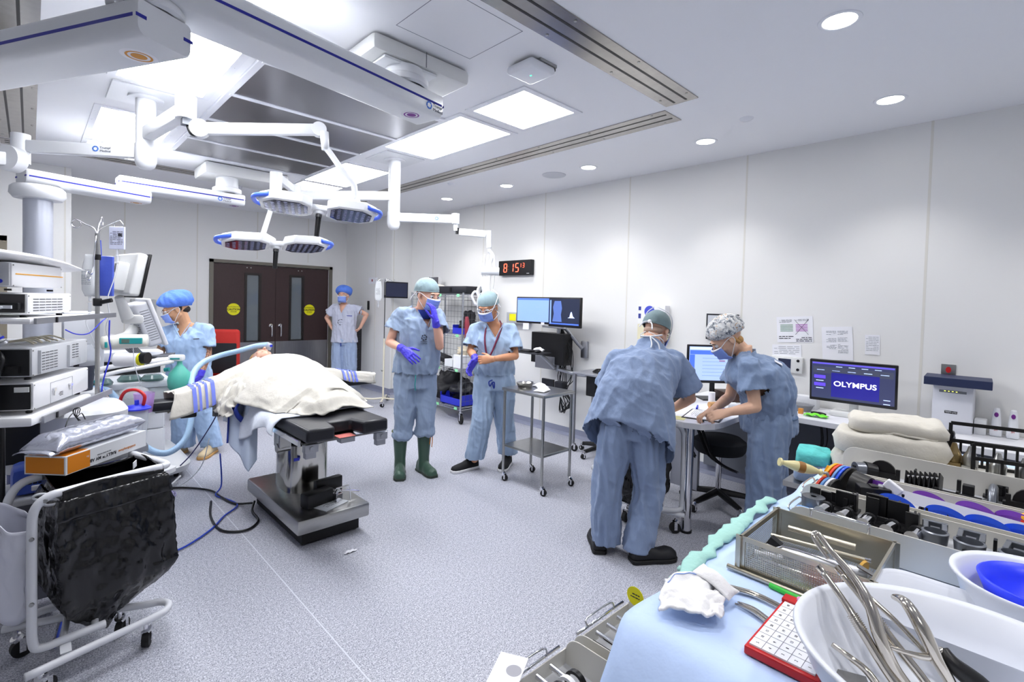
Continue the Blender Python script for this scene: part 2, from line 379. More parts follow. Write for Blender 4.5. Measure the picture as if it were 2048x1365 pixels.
# ---- access panel seam, sprinkler, speaker, smoke head, wifi
q = MB()
for a, c in (((1.345, 1.87), (1.83, 1.873)), ((1.345, 2.30), (1.83, 2.303)), ((1.345, 1.87), (1.348, 2.303)), ((1.827, 1.87), (1.83, 2.303))): q.span((*a, ZC-.0007), (*c, ZC))
struct('trim_4', q, M('ceiling_gap', (120, 124, 140), .7))
T = Thing('ceiling_speaker', 'round flush perforated speaker grille in the ceiling beside the downlights', 'speaker', (4.102, 3.648, ZC))
q = MB(); q.lathe([(0, -.004), (.1, -.004), (.125, -.008), (.13, 0)], (4.102, 3.648, ZC), n=32); part('grille', q, M('grille', (214, 216, 222), .6, bump=.4, bscale=900), T, smooth=True)
q = MB(); q.lathe([(0, -.02), (.03, -.018), (.045, -.006), (.05, 0)], (3.79, 1.5, ZC), n=20); single('sprinkler_cover', q, WHITE, 'small round white sprinkler cap on the plain ceiling right of the slot corner', 'sprinkler', (3.79, 1.5, ZC), smooth=True)
q = MB(); q.lathe([(0, -.02), (.03, -.018), (.045, -.006), (.05, 0)], (3.62, 4.85, ZC), n=20); single('smoke_detector', q, WHITE, 'tiny round white ceiling head beyond the long slot strip near the wall', 'detector', (3.62, 4.85, ZC), smooth=True)
T = Thing('access_point', 'white square wireless box hanging under the ceiling with a green light', 'network device', (2.12, 2.09, ZC))
q = MB(); q.box((2.12, 2.09, ZC-.038), (.21, .21, .05), bev=.022, seg=4); part('housing', q, WHITE, T, smooth=True)
q = MB(); q.box((2.16, 2.06, ZC-.008), (.14, .15, .016)); part('mount_plate', q, STEEL, T); q = MB(); q.span((2.19, 2.0, ZC-.028), (2.235, 2.075, ZC-.008)); part('connector', q, BLACK, T)
q = MB(); q.cyl((2.12, 2.09, ZC-.0645), (2.12, 2.09, ZC-.063), .006, n=10); part('status_light', q, M('green_led', (60, 230, 140), .4, emit=2), T)
# ---- round downlights
mdl = M('downlight_lens', (255, 253, 250), .4, emit=9)
DL = [(2.806, .69), (4.07, .69), (4.095, 1.95), (4.105, 3.183), (4.12, 4.42), (4.127, 5.62), (4.1, -.6), (2.8, -.6), (1.5, -.6), (0.2, -.6), (1.55, .69), (0.3, .69)]  # last two are added out of view to brighten the foreground drape
dn = ['largest round downlight at the top right', 'second round downlight from the right, above the cream wall', 'third round downlight from the right', 'fourth round downlight, beside the round speaker', 'fifth round downlight of the row along the wall', 'smallest round downlight, farthest along the wall',
      'round downlight behind the viewer near the right wall', 'round downlight behind the viewer above the instrument table', 'round downlight behind the viewer, third from the wall', 'round downlight behind the viewer, fourth from the wall', 'added unseen downlight brightening the foreground instrument table', 'added unseen downlight above the camera corner of the room']
for (x, y), lb in zip(DL, dn):
    T = Thing('downlight', lb, 'downlight', (x, y, ZC), group='round recessed downlights')
    q = MB(); q.lathe([(.07, -.001), (.078, -.006), (.092, -.004), (.094, 0)], (x, y, ZC), n=32); part('trim_ring', q, WHITE, T, smooth=True)
    q = MB(); q.cyl((x, y, ZC-.003), (x, y, ZC-.001), .072, n=32); part('lens', q, mdl, T)
    L = bpy.data.lights.new('downlight_lamp', 'SPOT'); L.energy = SPOT_W; L.spot_size = math.radians(105); L.spot_blend = .75; L.shadow_soft_size = .07; L.color = (1, .98, .96)
    lo = bpy.data.objects.new('lamp', L); COL.objects.link(lo); lo.parent = T.o; lo.location = (0, 0, -.012)
# ================================================================ ceiling equipment
NAVY = M('navy_stripe', (30, 34, 150), .4); PEND = M('pendant_white', (226, 228, 232), .35); LTXT = M('logo_blue', (60, 120, 215), .5); GTXT = M('logo_grey', (110, 115, 125), .6)
def rbox_arm(a, c, z0, z1, w, r=.035, ext=.0):
    """long rounded arm between two plan points"""
    a, c = V((*a, 0)), V((*c, 0)); d = (c-a).normalized(); l = V((-d.y, d.x, 0)); g = MB()
    def sec(p, k=1):
        o = []
        for cx, cz, a0 in ((w/2-r, z0+r, -90), (w/2-.02, z1-.02, 0), (-w/2+.02, z1-.02, 90), (-w/2+r, z0+r, 180)):
            rr = r if cz < (z0+z1)/2 else .02
            for t in range(5): an = math.radians(a0+t*22.5); o.append(p+l*(cx+rr*math.cos(an))*k+V((0, 0, (cz+rr*math.sin(an)-(z0+z1)/2)*k+(z0+z1)/2)))
        return o
    g.rings([sec(a-d*ext, .93), sec(a-d*(ext-.012)), sec(c+d*(ext-.012)), sec(c+d*ext, .93)]); return g, a, c, d, l
def boom_arm(T, a, c, z0, z1, w, ring, par=None, stripe_end=True):
    g, a, c, d, l = rbox_arm(a, c, z0, z1, w); o = part('boom_arm', g, PEND, T, smooth=True)
    s = MB(); zs = z0+(z1-z0)*.52
    for q in (-1, 1): s.box((a+c)/2+l*q*(w/2+.0003)+V((0, 0, zs)), ((c-a).length-.03, .0016, .012), rz=math.atan2(d.y, d.x))
    for e_, q in ((a, -1), (c, 1)):
        for k in (-1, 1): s.box(e_+d*q*.0008+l*k*(w/2-.018)+V((0, 0, zs)), (.0022, .036, .012), rz=math.atan2(d.y, d.x))
    part('blue_stripe', s, NAVY, o)
    if ring:
        p, colr = ring; s = MB(); n = 40
        s.lathe([(.036, 0), (.044, 0)], (*p, z0-.0008), n=n); s.cyl((*p, z0-.0008), (*p, z0-.0003), .026, n=n); part('ring_marker', s, colr, o)
        s = MB(); s.cyl((*p, z0-.0002), (*p, z0+.0005), .06, n=n); part('ring_plate', s, M('ring_plate', (236, 236, 242), .3), o)
    return o, d, l
def brand(p, r, par, s=.05, up=(0, 0, 1)):
    r = V(r).normalized(); u = V(up); n = r.cross(u); g = MB(); R = Matrix((r, u, n)).transposed()
    for k in range(6):
        a = k*PI/3; g.box(V(p)+r*math.cos(a)*s*.34+u*math.sin(a)*s*.34+n*.001, (s*.17, s*.34, .0012), rot=R @ Matrix.Rotation(a, 3, 'Z'))
    part('brand_emblem', g, LTXT, par)
    text('brand_lettering', 'Trumpf', s*.5, V(p)+r*s*1.35+u*s*.22+n*.001, r, u, GTXT, par, sx=1.0); text('brand_lettering', 'Medical', s*.5, V(p)+r*s*1.38-u*s*.28+n*.001, r, u, GTXT, par)
# near pendant
T = Thing('ceiling_boom', 'big near white ceiling boom with purple ring marker and lettering at its end', 'ceiling boom', (1.45, 2.36, 3))
g = MB(); g.span((1.277, 2.405, 2.9), (1.918, 2.80, 2.995), .03); part('ceiling_cover', g, OFFW, T, smooth=True)
g = MB(); g.span((1.60, 2.4035, 2.905), (1.604, 2.4055, 2.99)); part('cover_joint', g, GREY, T)
g = MB(); g.box((1.52, 2.53, 2.892), (.34, .22, .018), bev=.008); part('cover_plate', g, PEND, T, smooth=True)
g = MB(); g.lathe([(.12, 2.79), (.135, 2.80), (.135, 2.83), (.11, 2.845), (.105, 2.89)], (1.52, 2.50, 0), n=36); part('swivel_collar', g, PEND, T, smooth=True)
o, d, l = boom_arm(T, (.2, 2.27), (1.715, 2.532), 2.66, 2.79, .235, ((1.575, 2.505), M('marker_purple', (128, 44, 150), .5)))
brand(V((1.60, 2.512, 2.70))-l*.1185, d, o, .05)
T = Thing('ceiling_boom', 'near white ceiling boom with orange ring marker, running out of frame at upper left', 'ceiling boom', (.22, 2.15, 2.6))
g = MB(); g.lathe([(.10, 2.62), (.12, 2.625), (.12, 2.645), (.11, 2.66)], (.31, 2.30, 0), n=36); part('swivel_collar', g, PEND, T, smooth=True)
boom_arm(T, (-.35, 3.58), (.355, 2.215), 2.49, 2.62, .21, ((.297, 2.37), M('marker_orange', (214, 146, 44), .5)))
g = MB(); g.cyl((-.29, 3.47, 2.49), (-.29, 3.47, 2.44), .12, .13, n=32); g.cyl((-.29, 3.47, 2.44), (-.29, 3.47, 1.75), .085, n=32); part('drop_column', g, PEND, T, smooth=True)
# far pendant
T = Thing('ceiling_boom', 'far ceiling boom with brand lettering, its square cover at the back of the ceiling', 'ceiling boom', (1.55, 6.13, 3))
g = MB(); g.span((1.31, 6.0, 2.868), (2.16, 6.50, 2.995), .03); part('ceiling_cover', g, OFFW, T, smooth=True)
g = MB(); g.lathe([(.12, 2.70), (.14, 2.71), (.14, 2.75), (.11, 2.77), (.105, 2.87)], (1.55, 6.13, 0), n=36); part('swivel_collar', g, PEND, T, smooth=True)
o, d, l = boom_arm(T, (.6, 6.08), (1.70, 6.14), 2.58, 2.70, .22, ((1.62, 6.13), M('marker_purple')))
brand(V((1.45, 6.126, 2.618))-l*.112, d, o, .05)
T = Thing('ceiling_boom', 'white ceiling boom carrying the tall round column at the left edge', 'ceiling boom', (.70, 5.97, 2.58))
g = MB(); g.lathe([(.10, 2.555), (.13, 2.558), (.13, 2.572), (.11, 2.58)], (.70, 5.95, 0), n=36); part('swivel_collar', g, PEND, T, smooth=True)
boom_arm(T, (-.05, 5.62), (.80, 5.90), 2.44, 2.555, .21, ((.72, 5.87), M('marker_orange')))
g = MB(); g.lathe([(.15, 2.44), (.17, 2.42), (.175, 2.37), (.15, 2.335), (.09, 2.33)], (.05, 5.655, 0), n=36); part('column_head', g, PEND, T, smooth=True)
g = MB(); g.lathe([(.092, 2.33), (.092, .9)], (.05, 5.655, 0), n=40, cap=True); part('column', g, M('column_alu', (196, 200, 212), .3, .35), T, smooth=True)
g = MB(); g.span((-.13, 5.45, .55), (.22, 5.85, .92), .03); part('column_console', g, PEND, T, smooth=True)
# operating light pole, left
def lamp_head(T, c, ax, tilt=0, z=0):
    """two hexagonal wings joined at a hub; ax: direction of the long axis"""
    c = V(c); d = V(ax).normalized(); l = V((0, 0, 1)).cross(d).normalized(); U = d.cross(l); U = U if U.z > 0 else -U; U = (U+V((.695, .719, 0))*tilt).normalized(); l = U.cross(d)
    for q, nm in ((-1, 'a'), (1, 'b')):
        o = c+d*q*.215; pts = [(-.165, -.12), (-.10, -.2), (.085, -.2), (.17, -.10), (.17, .10), (.085, .2), (-.10, .2), (-.165, .12)]
        T_ = lambda p: o+d*q*p[0]+l*p[1]+U*p[2]
        g = MB(); g.prism(pts, -.022, .042, T_); h = part('lamp_wing', g, PEND, T, smooth=True, bevel=.008)
        g = MB(); g.prism([(x*.84, y*.84) for x, y in pts], -.0255, -.0215, T_); part('lens_field', g, M('lamp_glass', (38, 40, 66), .12, .3), h)
        g = MB()
        for i in range(7):
            for k in range(7):
                x, y = -.125+.042*i, -.125+.042*k
                if abs(x)+abs(y) < .2: g.lathe([(.0005, -.0262), (.012, -.0268), (.016, -.0256)], (0, 0, 0), n=6); 
        g.b.free(); g.b = bmesh.new()
        for i in range(7):
            for k in range(8):
                x, y = -.125+.042*i, -.147+.042*k
                if abs(x)+abs(y) < .23: g.cyl(T_((x, y, -.0268)), T_((x, y, -.0256)), .011, .015, n=6)
        part('led_lens', g, M('led_lens', (150, 156, 190), .15, .5), h, kind='stuff')
        g = MB(); g.tube([T_((.10, -.175, .012)), T_((.19, -.10, .012)), T_((.21, 0, .012)), T_((.19, .10, .012)), T_((.10, .175, .012))], .016, n=8); part('blue_handle', g, M('handle_blue', (80, 116, 240), .35), h, smooth=2)
    g = MB(); g.box(c+U*.0, (.16, .10, .04), rot=Matrix((d, l, U)).transposed(), bev=.012); g.cyl(c-U*.02, c-U*.04, .04, n=20); part('hub', g, PEND, T, smooth=True)
    g = MB(); g.cyl(c-U*.04, c-U*.062, .022, n=16); part('handle_collar', g, STEELD, T, smooth=True)
    g = MB(); g.cyl(c-U*.062, c-U*.20, .019, .017, n=16); part('sterile_handle', g, BLACK, T, smooth=True)
def pole(T, x, y, zb, r=.062):
    g = MB(); g.box((x, y, 2.994), (.42, .42, .012), bev=.004); part('ceiling_plate', g, PEND, T)
    g = MB(); g.lathe([(r+.045, 2.988), (r+.045, 2.975), (r, 2.973), (r, zb), (r*1.08, zb), (r*1.08, zb-.12), (r*.9, zb-.155), (r*.5, zb-.175), (0.001, zb-.178)], (x, y, 0), n=36); part('drop_pole', g, PEND, T, smooth=True)
def beam(p, q, w, h, r0=.0):
    p, q = V(p), V(q); d = (q-p).normalized(); l = V((0, 0, 1)).cross(d).normalized(); U = d.cross(l); g = MB(); g.box((p+q)/2, ((q-p).length+r0, w, h), rot=Matrix((d, l, U)).transposed(), bev=.012); return g
T = Thing('surgical_light', 'operating light on the left drop pole, nearer twin-wing head above the table', 'surgical light', (.6, 4.45, 3))
pole(T, .6, 4.45, 2.66)
part('swing_arm', beam((.6, 4.45, 2.73), (.709, 3.78, 2.76), .075, .09), PEND, T, smooth=True)
g = MB(); g.cyl((.709, 3.74, 2.84), (.709, 3.74, 2.70), .058, n=28); j_ = part('joint', g, PEND, T, smooth=True)
g = MB(); g.box((.712, 3.735, 2.685), (.055, .055, .05)); part('cable_socket', g, GREY, j_)
g = MB(); g.tube([(.715, 3.73, 2.66), (.73, 3.71, 2.61), (.765, 3.70, 2.60)], .009, n=6); part('cable', g, BLACK, j_, smooth=2)
a, c = V((.775, 3.69, 2.645)), V((1.438, 3.456, 2.756)); part('spring_arm', beam(a, c, .05, .075), PEND, T, smooth=True)
l = V((0, 0, 1)).cross((c-a)).normalized(); g = MB(); g.cyl(a-l*.03, a+l*.03, .055, n=28); part('spring_joint', g, PEND, T, smooth=True); g = MB(); g.cyl(c-l*.03, c+l*.03, .048, n=28); part('spring_joint', g, PEND, T, smooth=True)
g = MB(); g.cyl((1.463, 3.43, 2.74), (1.47, 3.42, 2.62), .03, .026, n=16); g.tube([(1.47, 3.42, 2.635), (1.50, 3.41, 2.60), (1.575, 3.39, 2.50), (1.645, 3.37, 2.42), (1.662, 3.367, 2.38), (1.662, 3.365, 2.30)], .021, n=12); part('lamp_yoke', g, PEND, T, smooth=2)
g = MB(); g.cyl((1.69, 3.34, 2.285), (1.56, 3.45, 2.262), .028, n=20); part('yoke_pivot', g, PEND, T, smooth=True)
lamp_head(T, (1.50, 3.575, 2.235), (.92, -.38, -.05), .10)
# second arm of the same pole, off to the left
o = part('monitor_arm', beam((.575, 4.465, 2.60), (-.03, 4.88, 2.59), .06, .085), PEND, T, smooth=True)
dd = V((.605, -.415, 0)).normalized(); brand(V((.35, 4.62, 2.60))-V((-dd.y, dd.x, 0))*.0315, dd, o, .045)
g = MB(); g.cyl((-.045, 4.885, 2.67), (-.045, 4.885, 2.47), .052, n=24); part('joint', g, PEND, T, smooth=True)
g = MB(); nn = V((.695, .72, 0)); g.cyl(V((-.09, 4.80, 2.475))-nn*.04, V((-.09, 4.80, 2.475))+nn*.04, .085, n=32); part('joint', g, PEND, T, smooth=True)
part('spring_arm', beam((-.10, 4.80, 2.47), (-.75, 4.65, 2.40), .06, .09), PEND, T, smooth=True)
# right pole
T = Thing('surgical_light', 'operating light hanging from the right drop pole, farther and lower twin-wing head', 'surgical light', (2.62, 4.45, 3))
pole(T, 2.62, 4.45, 2.47, .058)
part('swing_arm', beam((2.58, 4.47, 2.625), (1.80, 4.825, 2.55), .07, .085), PEND, T, smooth=True)
g = MB(); g.cyl((1.80, 4.825, 2.645), (1.80, 4.825, 2.50), .05, n=20); part('joint', g, PEND, T, smooth=True); g = MB(); g.cyl((1.579, 4.706, 2.70), (1.579, 4.706, 2.46), .05, n=20); part('joint', g, PEND, T, smooth=True)
part('spring_arm', beam((1.80, 4.83, 2.585), (1.60, 4.715, 2.665), .05, .07), PEND, T, smooth=True)
part('lamp_yoke', beam((1.565, 4.69, 2.475), (1.375, 4.395, 2.09), .035, .045), PEND, T, smooth=True)
lamp_head(T, (1.44, 4.265, 2.02), (.95, -.25, .02), .14)
g = beam((1.375, 4.395, 2.10), (1.43, 4.30, 2.045), .05, .05); part('yoke_pivot', g, PEND, T, smooth=True)
o = part('monitor_arm', beam((2.65, 4.42, 2.42), (3.045, 4.035, 2.415), .06, .085), PEND, T, smooth=True)
dd = V((.395, -.385, 0)).normalized(); brand(V((2.93, 4.145, 2.415))-V((-dd.y, dd.x, 0))*.0315, dd, o, .04)
g = MB(); g.cyl((3.06, 4.015, 2.47), (3.06, 4.015, 2.37), .04, n=20); g.cyl((3.06, 4.015, 2.37), (3.065, 4.01, 2.30), .024, n=14); part('joint', g, PEND, T, smooth=True)
g = MB(); g.cyl((3.075, 4.0, 2.33), (3.07, 4.0, 2.27), .016, n=10); part('cable_clip', g, BLACK, T)
part('spring_arm', beam((3.085, 3.985, 2.29), (3.28, 3.80, 2.275), .05, .07), PEND, T, smooth=True)
g = MB(); g.cyl((3.30, 3.78, 2.31), (3.305, 3.775, 2.14), .03, .026, n=16); g.cyl((3.305, 3.775, 2.14), (3.305, 3.77, 2.10), .018, n=12); part('drop_tube', g, PEND, T, smooth=True)
g = MB(); g.tube([(3.305, 3.77, 2.11), (3.33, 3.75, 2.06), (3.31, 3.77, 1.98), (3.30, 3.77, 1.90)], .02, n=10); g.cyl((3.25, 3.82, 1.905), (3.38, 3.70, 1.905), .04, n=24); part('tilt_joint', g, PEND, T, smooth=True)
g = MB()
for dx in (-.045, -.015, .015, .045): g.tube([(3.305+dx*.7, 3.77-dx*.7, 2.07), (3.30+dx*.9, 3.77-dx*.9, 1.88), (3.275+dx, 3.79-dx, 1.64)], .011, n=8)
g.box((3.285, 3.78, 1.72), (.075, .05, .26), rz=-.77, bev=.008); part('bracket', g, OFFW, T, smooth=True)
g = MB(); g.tube([(3.23, 3.80, 1.60), (3.205, 3.82, 1.70), (3.24, 3.81, 1.76), (3.27, 3.80, 1.68)], .013, n=8); g.tube([(3.20, 3.83, 1.56), (3.17, 3.86, 1.65), (3.20, 3.84, 1.70), (3.235, 3.82, 1.62)], .013, n=8); part('grab_handle', g, PEND, T, smooth=2)
g = MB(); g.span((3.30, 3.72, 1.585), (3.325, 3.745, 1.655)); g.span((3.335, 3.69, 1.585), (3.36, 3.715, 1.655)); part('cable_plug', g, BLACK, T)
g = MB(); g.lathe([(0.001, 2.78), (.035, 2.80), (.055, 2.84), (.06, 2.862)], (1.72, 6.42, 0), n=20); g2 = single('camera_dome', g, CLEAR, 'small clear camera dome beside the end of the far boom', 'camera', (1.72, 6.42, 2.87), smooth=True)
# ================================================================ people
YAW = 0.768282
def fabric(nm, c, var=.06):
    return M(nm, c, .85, sheen=.15, bump=.6, bscale=16, bd=.02, var=var, stretch=(1, 1, .45))
SCRUB = fabric('scrub_cotton', (158, 180, 208)); SCRUBD = fabric('scrub_cotton_dusty', (128, 148, 180)); SCRUBL = fabric('scrub_cotton_pale', (196, 200, 218))
SCRUBM = fabric('scrub_cotton_grey', (146, 164, 190))
SKIN = M('skin', (226, 176, 152), .5, var=.06, bscale=12); SKIN2 = M('skin_tanned', (206, 148, 112), .5, var=.08, bscale=14); SKIN3 = M('skin_light', (216, 172, 148), .5, var=.05)
GLOVE = M('nitrile_glove', (74, 66, 214), .4, bump=.3, bscale=60); MASKB = M('mask_blue', (138, 164, 236), .8, bump=.2, bscale=50)
CAPG = fabric('cap_green_grey', (136, 158, 164), .1); HAIR = M('dark_hair', (36, 28, 26), .6); HAIRB = M('blond_hair', (184, 140, 84), .6)
BOUF = M('bouffant_blue', (96, 140, 240), .7, bump=.6, bscale=45, alpha=.96)
def vol(name, mb, vox, mat, par, it=3, disp=None, cut=None, solid=0, label=None, fac=.5):
    """union of the collected closed shapes as one continuous skin"""
    me = bpy.data.meshes.new('t'); bmesh.ops.recalc_face_normals(mb.b, faces=mb.b.faces[:]); mb.b.to_mesh(me); mb.b.free()
    o = bpy.data.objects.new('t', me); COL.objects.link(o)
    r = o.modifiers.new('r', 'REMESH'); r.mode = 'VOXEL'; r.voxel_size = vox
    if it: s_ = o.modifiers.new('s', 'SMOOTH'); s_.factor = fac; s_.iterations = it
    bpy.context.view_layer.update()
    nm = bpy.data.meshes.new_from_object(o.evaluated_get(bpy.context.evaluated_depsgraph_get()))
    bpy.data.objects.remove(o)
    b = bmesh.new(); b.from_mesh(nm); bpy.data.meshes.remove(nm); b.normal_update()
    if disp:
        for v, d in [(v, disp(v.co, v.normal)) for v in b.verts]: v.co += d
    if cut:
        b.normal_update(); kill = [f for f in b.faces if cut(f.calc_center_median(), f.normal)]; bmesh.ops.delete(b, geom=kill, context='FACES')
    q = MB(); q.b.free(); q.b = b
    return part(name, q, mat, par, smooth=2, solid=solid, label=label)
def fold(amp=.008, f=(16, 16, 4), seed=0, fine=.0025):
    def g(p, n):
        q = V((p.x*f[0]+seed, p.y*f[1]+seed*1.7, p.z*f[2]+p.x*3)); a = noise.noise(q); a = 1-2*abs(a)*1.6
        c = noise.noise(V((p.x*38+p.z*20, p.y*38, p.z*30+seed))); e = 1-3*abs(noise.noise(V((p.x*11+p.z*9+seed, p.y*11-p.z*5, p.z*11))))
        return n*(amp*(a-.5)+fine*c+amp*.38*max(0, e))
    return g
def cuff(mb, p0, p1, r0, r1, sq=1):
    mb.cyl(p0, p1, r0, r1, n=20, sq=sq); return mb
def hand(mb, w, d, n, side, curl=.5, s=1, spread=.12, thumb=.5):
    """w wrist, d pointing direction, n palm normal, side the thumb's direction"""
    w = V(w); d = V(d).normalized(); n = V(n); n = (n-d*n.dot(d)).normalized(); l = V(side); l = (l-d*l.dot(d)-n*l.dot(n)).normalized()
    R = []
    for t, a, b_ in ((-.02, .028, .026), (.0, .031, .026), (.03, .037, .021), (.06, .042, .016), (.088, .041, .013), (.096, .036, .009)):
        R.append([w+d*t*s+l*math.cos(k*PI/8)*a*s+n*math.sin(k*PI/8)*b_*s for k in range(16)])
    mb.rings(R)
    for i, (x, L) in enumerate(((.031, .074), (.0105, .083), (-.0105, .077), (-.031, .06))):
        p = w+d*.088*s+l*x*s; c = curl*(1+.12*i); a = .25*c; dd = d+l*x*spread/.03*.6
        for k, (fr, r) in enumerate(((.45, .0092), (.31, .0085), (.24, .0075))):
            e = (dd*math.cos(a)+n*math.sin(a)).normalized(); q = p+e*L*fr*s
            mb.caps(p, q, r*s, r*s*.93, n=8); p = q; a += c
    p = w+d*.022*s+l*.024*s; e = (l*(1-.5*thumb)+d*.6+n*.35*thumb).normalized(); q = p+e*.042*s; mb.caps(p, q, .013*s, .011*s, n=8)
    e2 = (e*.6+d*.6+n*.4*thumb).normalized(); q2 = q+e2*.032*s; mb.caps(q, q2, .0105*s, .0095*s, n=8); mb.caps(q2, q2+e2*.022*s, .0095*s, .008*s, n=8)
def axes(f, up=(0, 0, 1)):
    F = V(f).normalized(); U = V(up); U = (U-F*U.dot(F)).normalized(); return F, U, F.cross(U)
HS = 1.1
def head_shape(mb, c, f, s=1, up=(0, 0, 1)):
    s *= HS
    F, U, L = axes(f, up); R = Matrix((F, L, U)).transposed(); c = V(c)
    P = lambda a, l, u: c+F*a*s+L*l*s+U*u*s
    mb.ball(P(-.018, 0, .03), (.095*s, .074*s, .086*s), 20, 14, R); mb.ball(P(.022, 0, -.02), (.07*s, .064*s, .088*s), 20, 14, R)
    mb.ball(P(.05, 0, -.082), (.034*s, .036*s, .03*s), 12, 8, R)
    for q in (-1, 1):
        mb.caps(P(-.005, q*.056, -.055), P(.05, q*.02, -.09), .018*s, .018*s)
        mb.ball(P(-.008, q*.077, -.008), (.018*s, .009*s, .032*s), 10, 8, R); mb.ball(P(.058, q*.038, -.03), (.024*s, .022*s, .02*s), 10, 8, R)
    mb.caps(P(.078, -.03, .026), P(.078, .03, .026), .013*s, .013*s); mb.caps(P(.088, 0, .01), P(.108, 0, -.034), .0085*s, .0125*s)
    mb.caps(P(.085, -.016, -.062), P(.085, .016, -.062), .009*s, .009*s)
def face_bits(T, c, f, s=1, brow=HAIR, up=(0, 0, 1)):
    s *= HS
    F, U, L = axes(f, up); c = V(c); P = lambda a, l, u: c+F*a*s+L*l*s+U*u*s
    for q in (-1, 1):
        e = MB(); e.ball(P(.079, q*.031, .006), .0125*s, 12, 8); ey = part('eye', e, M('eye_white', (232, 228, 226), .2), T, smooth=2)
        e = MB(); e.ball(P(.0865, q*.031, .004), .0065*s, 10, 6); part('iris', e, M('iris_dark', (40, 26, 20), .15), ey, smooth=2)
        e = MB(); e.tube([P(.087, q*.016, .023), P(.092, q*.03, .028), P(.082, q*.047, .023)], [.0025*s, .0035*s, .002*s], n=6); part('eyebrow', e, brow, T, smooth=2)
def mask(T, c, f, s=1, ties='ear', col=None, up=(0, 0, 1), drop=0):
    s *= HS
    F, U, L = axes(f, up); c = V(c); P = lambda a, l, u: c+F*a*s+L*l*s+U*u*s
    def sf(u, v, k=0):
        a = math.radians(-66+132*u); z = -.006-.098*v
        bul = math.sin(PI*min(1, v*1.05))**.6; ri = .012*math.cos(a)*math.exp(-((v-.12)/.18)**2)
        fw = .031+(.074+.014*bul+k)*math.cos(a)+ri+.003*math.sin(v*20)*math.cos(a); tuck = max(0, v-.75)*.10*math.cos(a)
        return P(fw-tuck, (.07+k)*math.sin(a)*(1-.14*max(0, v-.6)), z-drop)
    g = MB(); g.grid(20, 12, sf); mk = part('face_mask', g, col or MASKB, T, smooth=2, solid=.002)
    g = MB(); g.grid(16, 1, lambda u, v: sf(u, v*.07, .001)); part('mask_band', g, PAPER, mk, smooth=2, solid=.0025)
    for q in (-1, 1):
        g = MB(); a, b_ = sf(0 if q < 0 else 1, .03), sf(0 if q < 0 else 1, .93)
        if ties == 'ear': g.tube([a, P(.02, q*.083, .01), P(-.02, q*.088, .01), P(-.022, q*.087, -.02), P(.01, q*.082, -.05), b_], .0022*s, n=5)
        else:
            g.tube([a, P(.01, q*.09, .045), P(-.06, q*.085, .09), P(-.115, q*.015, .105)], .0035*s, n=5); g.tube([b_, P(0, q*.075, -.085), P(-.07, q*.055, -.095), P(-.1, q*.01, -.09)], .0035*s, n=5)
        part('mask_strap', g, WHITE, mk, smooth=2)
def cap(T, c, f, mat, s=1, puff=0, seed=1, up=(0, 0, 1), front=1.42, back=1.95, ties=True, label=None, nm='surgical_cap'):
    s *= HS
    F, U, L = axes(f, up); c = V(c); P = lambda a, l, u: c+F*a*s+L*l*s+U*u*s
    def sf(u, v):
        a = 2*PI*u; fr = (1+math.cos(a))/2; pm = back+(front-back)*fr; ph = pm*v
        n_ = noise.noise(V((math.cos(a)*2.2, math.sin(a)*2.2+seed, v*3.2)))
        if puff:
            k = 1+puff*math.sin(PI*min(1, v**.8*1.02))**.7; rip = .035*math.sin(a*17+n_*3)*v+.02*math.sin(a*9+2+v*8)
            rx, rl, ru = .107*k, .091*k, .1*(1+puff*.7)
            if v > .93: rx *= .93; rl *= .93; rip *= .5
        else: rx, rl, ru, rip = .106, .088, .099, .014*math.sin(a*5+seed+v*5)*v+.012*math.sin(u*60)*(v > .9)
        k2 = 1+n_*(.09 if puff else .04)*v+rip
        return P(-.018+rx*math.sin(ph)*math.cos(a)*k2-(.012 if puff else .006)*v, rl*math.sin(ph)*math.sin(a)*k2, .028+ru*math.cos(ph)*k2)
    g = MB(); g.grid(72, 18, sf); bmesh.ops.remove_doubles(g.b, verts=g.b.verts[:], dist=.0006)
    o = part(nm, g, mat, T, smooth=2, solid=.002, label=label)
    if not puff:
        g = MB(); g.tube([V(sf(i/48, .985)) for i in range(48)], .004, n=6, smooth=1, closed=True); part('cap_band', g, mat, o, smooth=2)
        if ties:
            g = MB(); g.ball(P(-.12, 0, -.02), (.014, .02, .014)); g.tube([P(-.12, 0, -.02), P(-.13, .03, -.05), P(-.13, .045, -.09)], .005, n=6); g.tube([P(-.12, 0, -.02), P(-.135, -.03, -.04), P(-.13, -.05, -.075)], .005, n=6); part('cap_tie', g, PAPER, o, smooth=2)
    return o
def ell(c, lat, f, a, b_, n=24, ph=0): 
    c = V(c); return [c+lat*math.cos(2*PI*k/n)*a+f*math.sin(2*PI*k/n)*b_ for k in range(n)]
def spine(j, chest_f, fat):
    """rings along the trunk, widths (lateral, depth)"""
    pel, nk, sa, sb = V(j['pel']), V(j['neck']), V(j['sa']), V(j['sb'])
    lat = (sb-sa); lat.normalize(); up = (nk-pel).normalized(); f = up.cross(lat); f = (f if f.dot(V(chest_f)) > 0 else -f).normalized()
    sh = (sa+sb)/2; W = (sb-sa).length/2
    return pel, nk, sh, lat, f, up, W
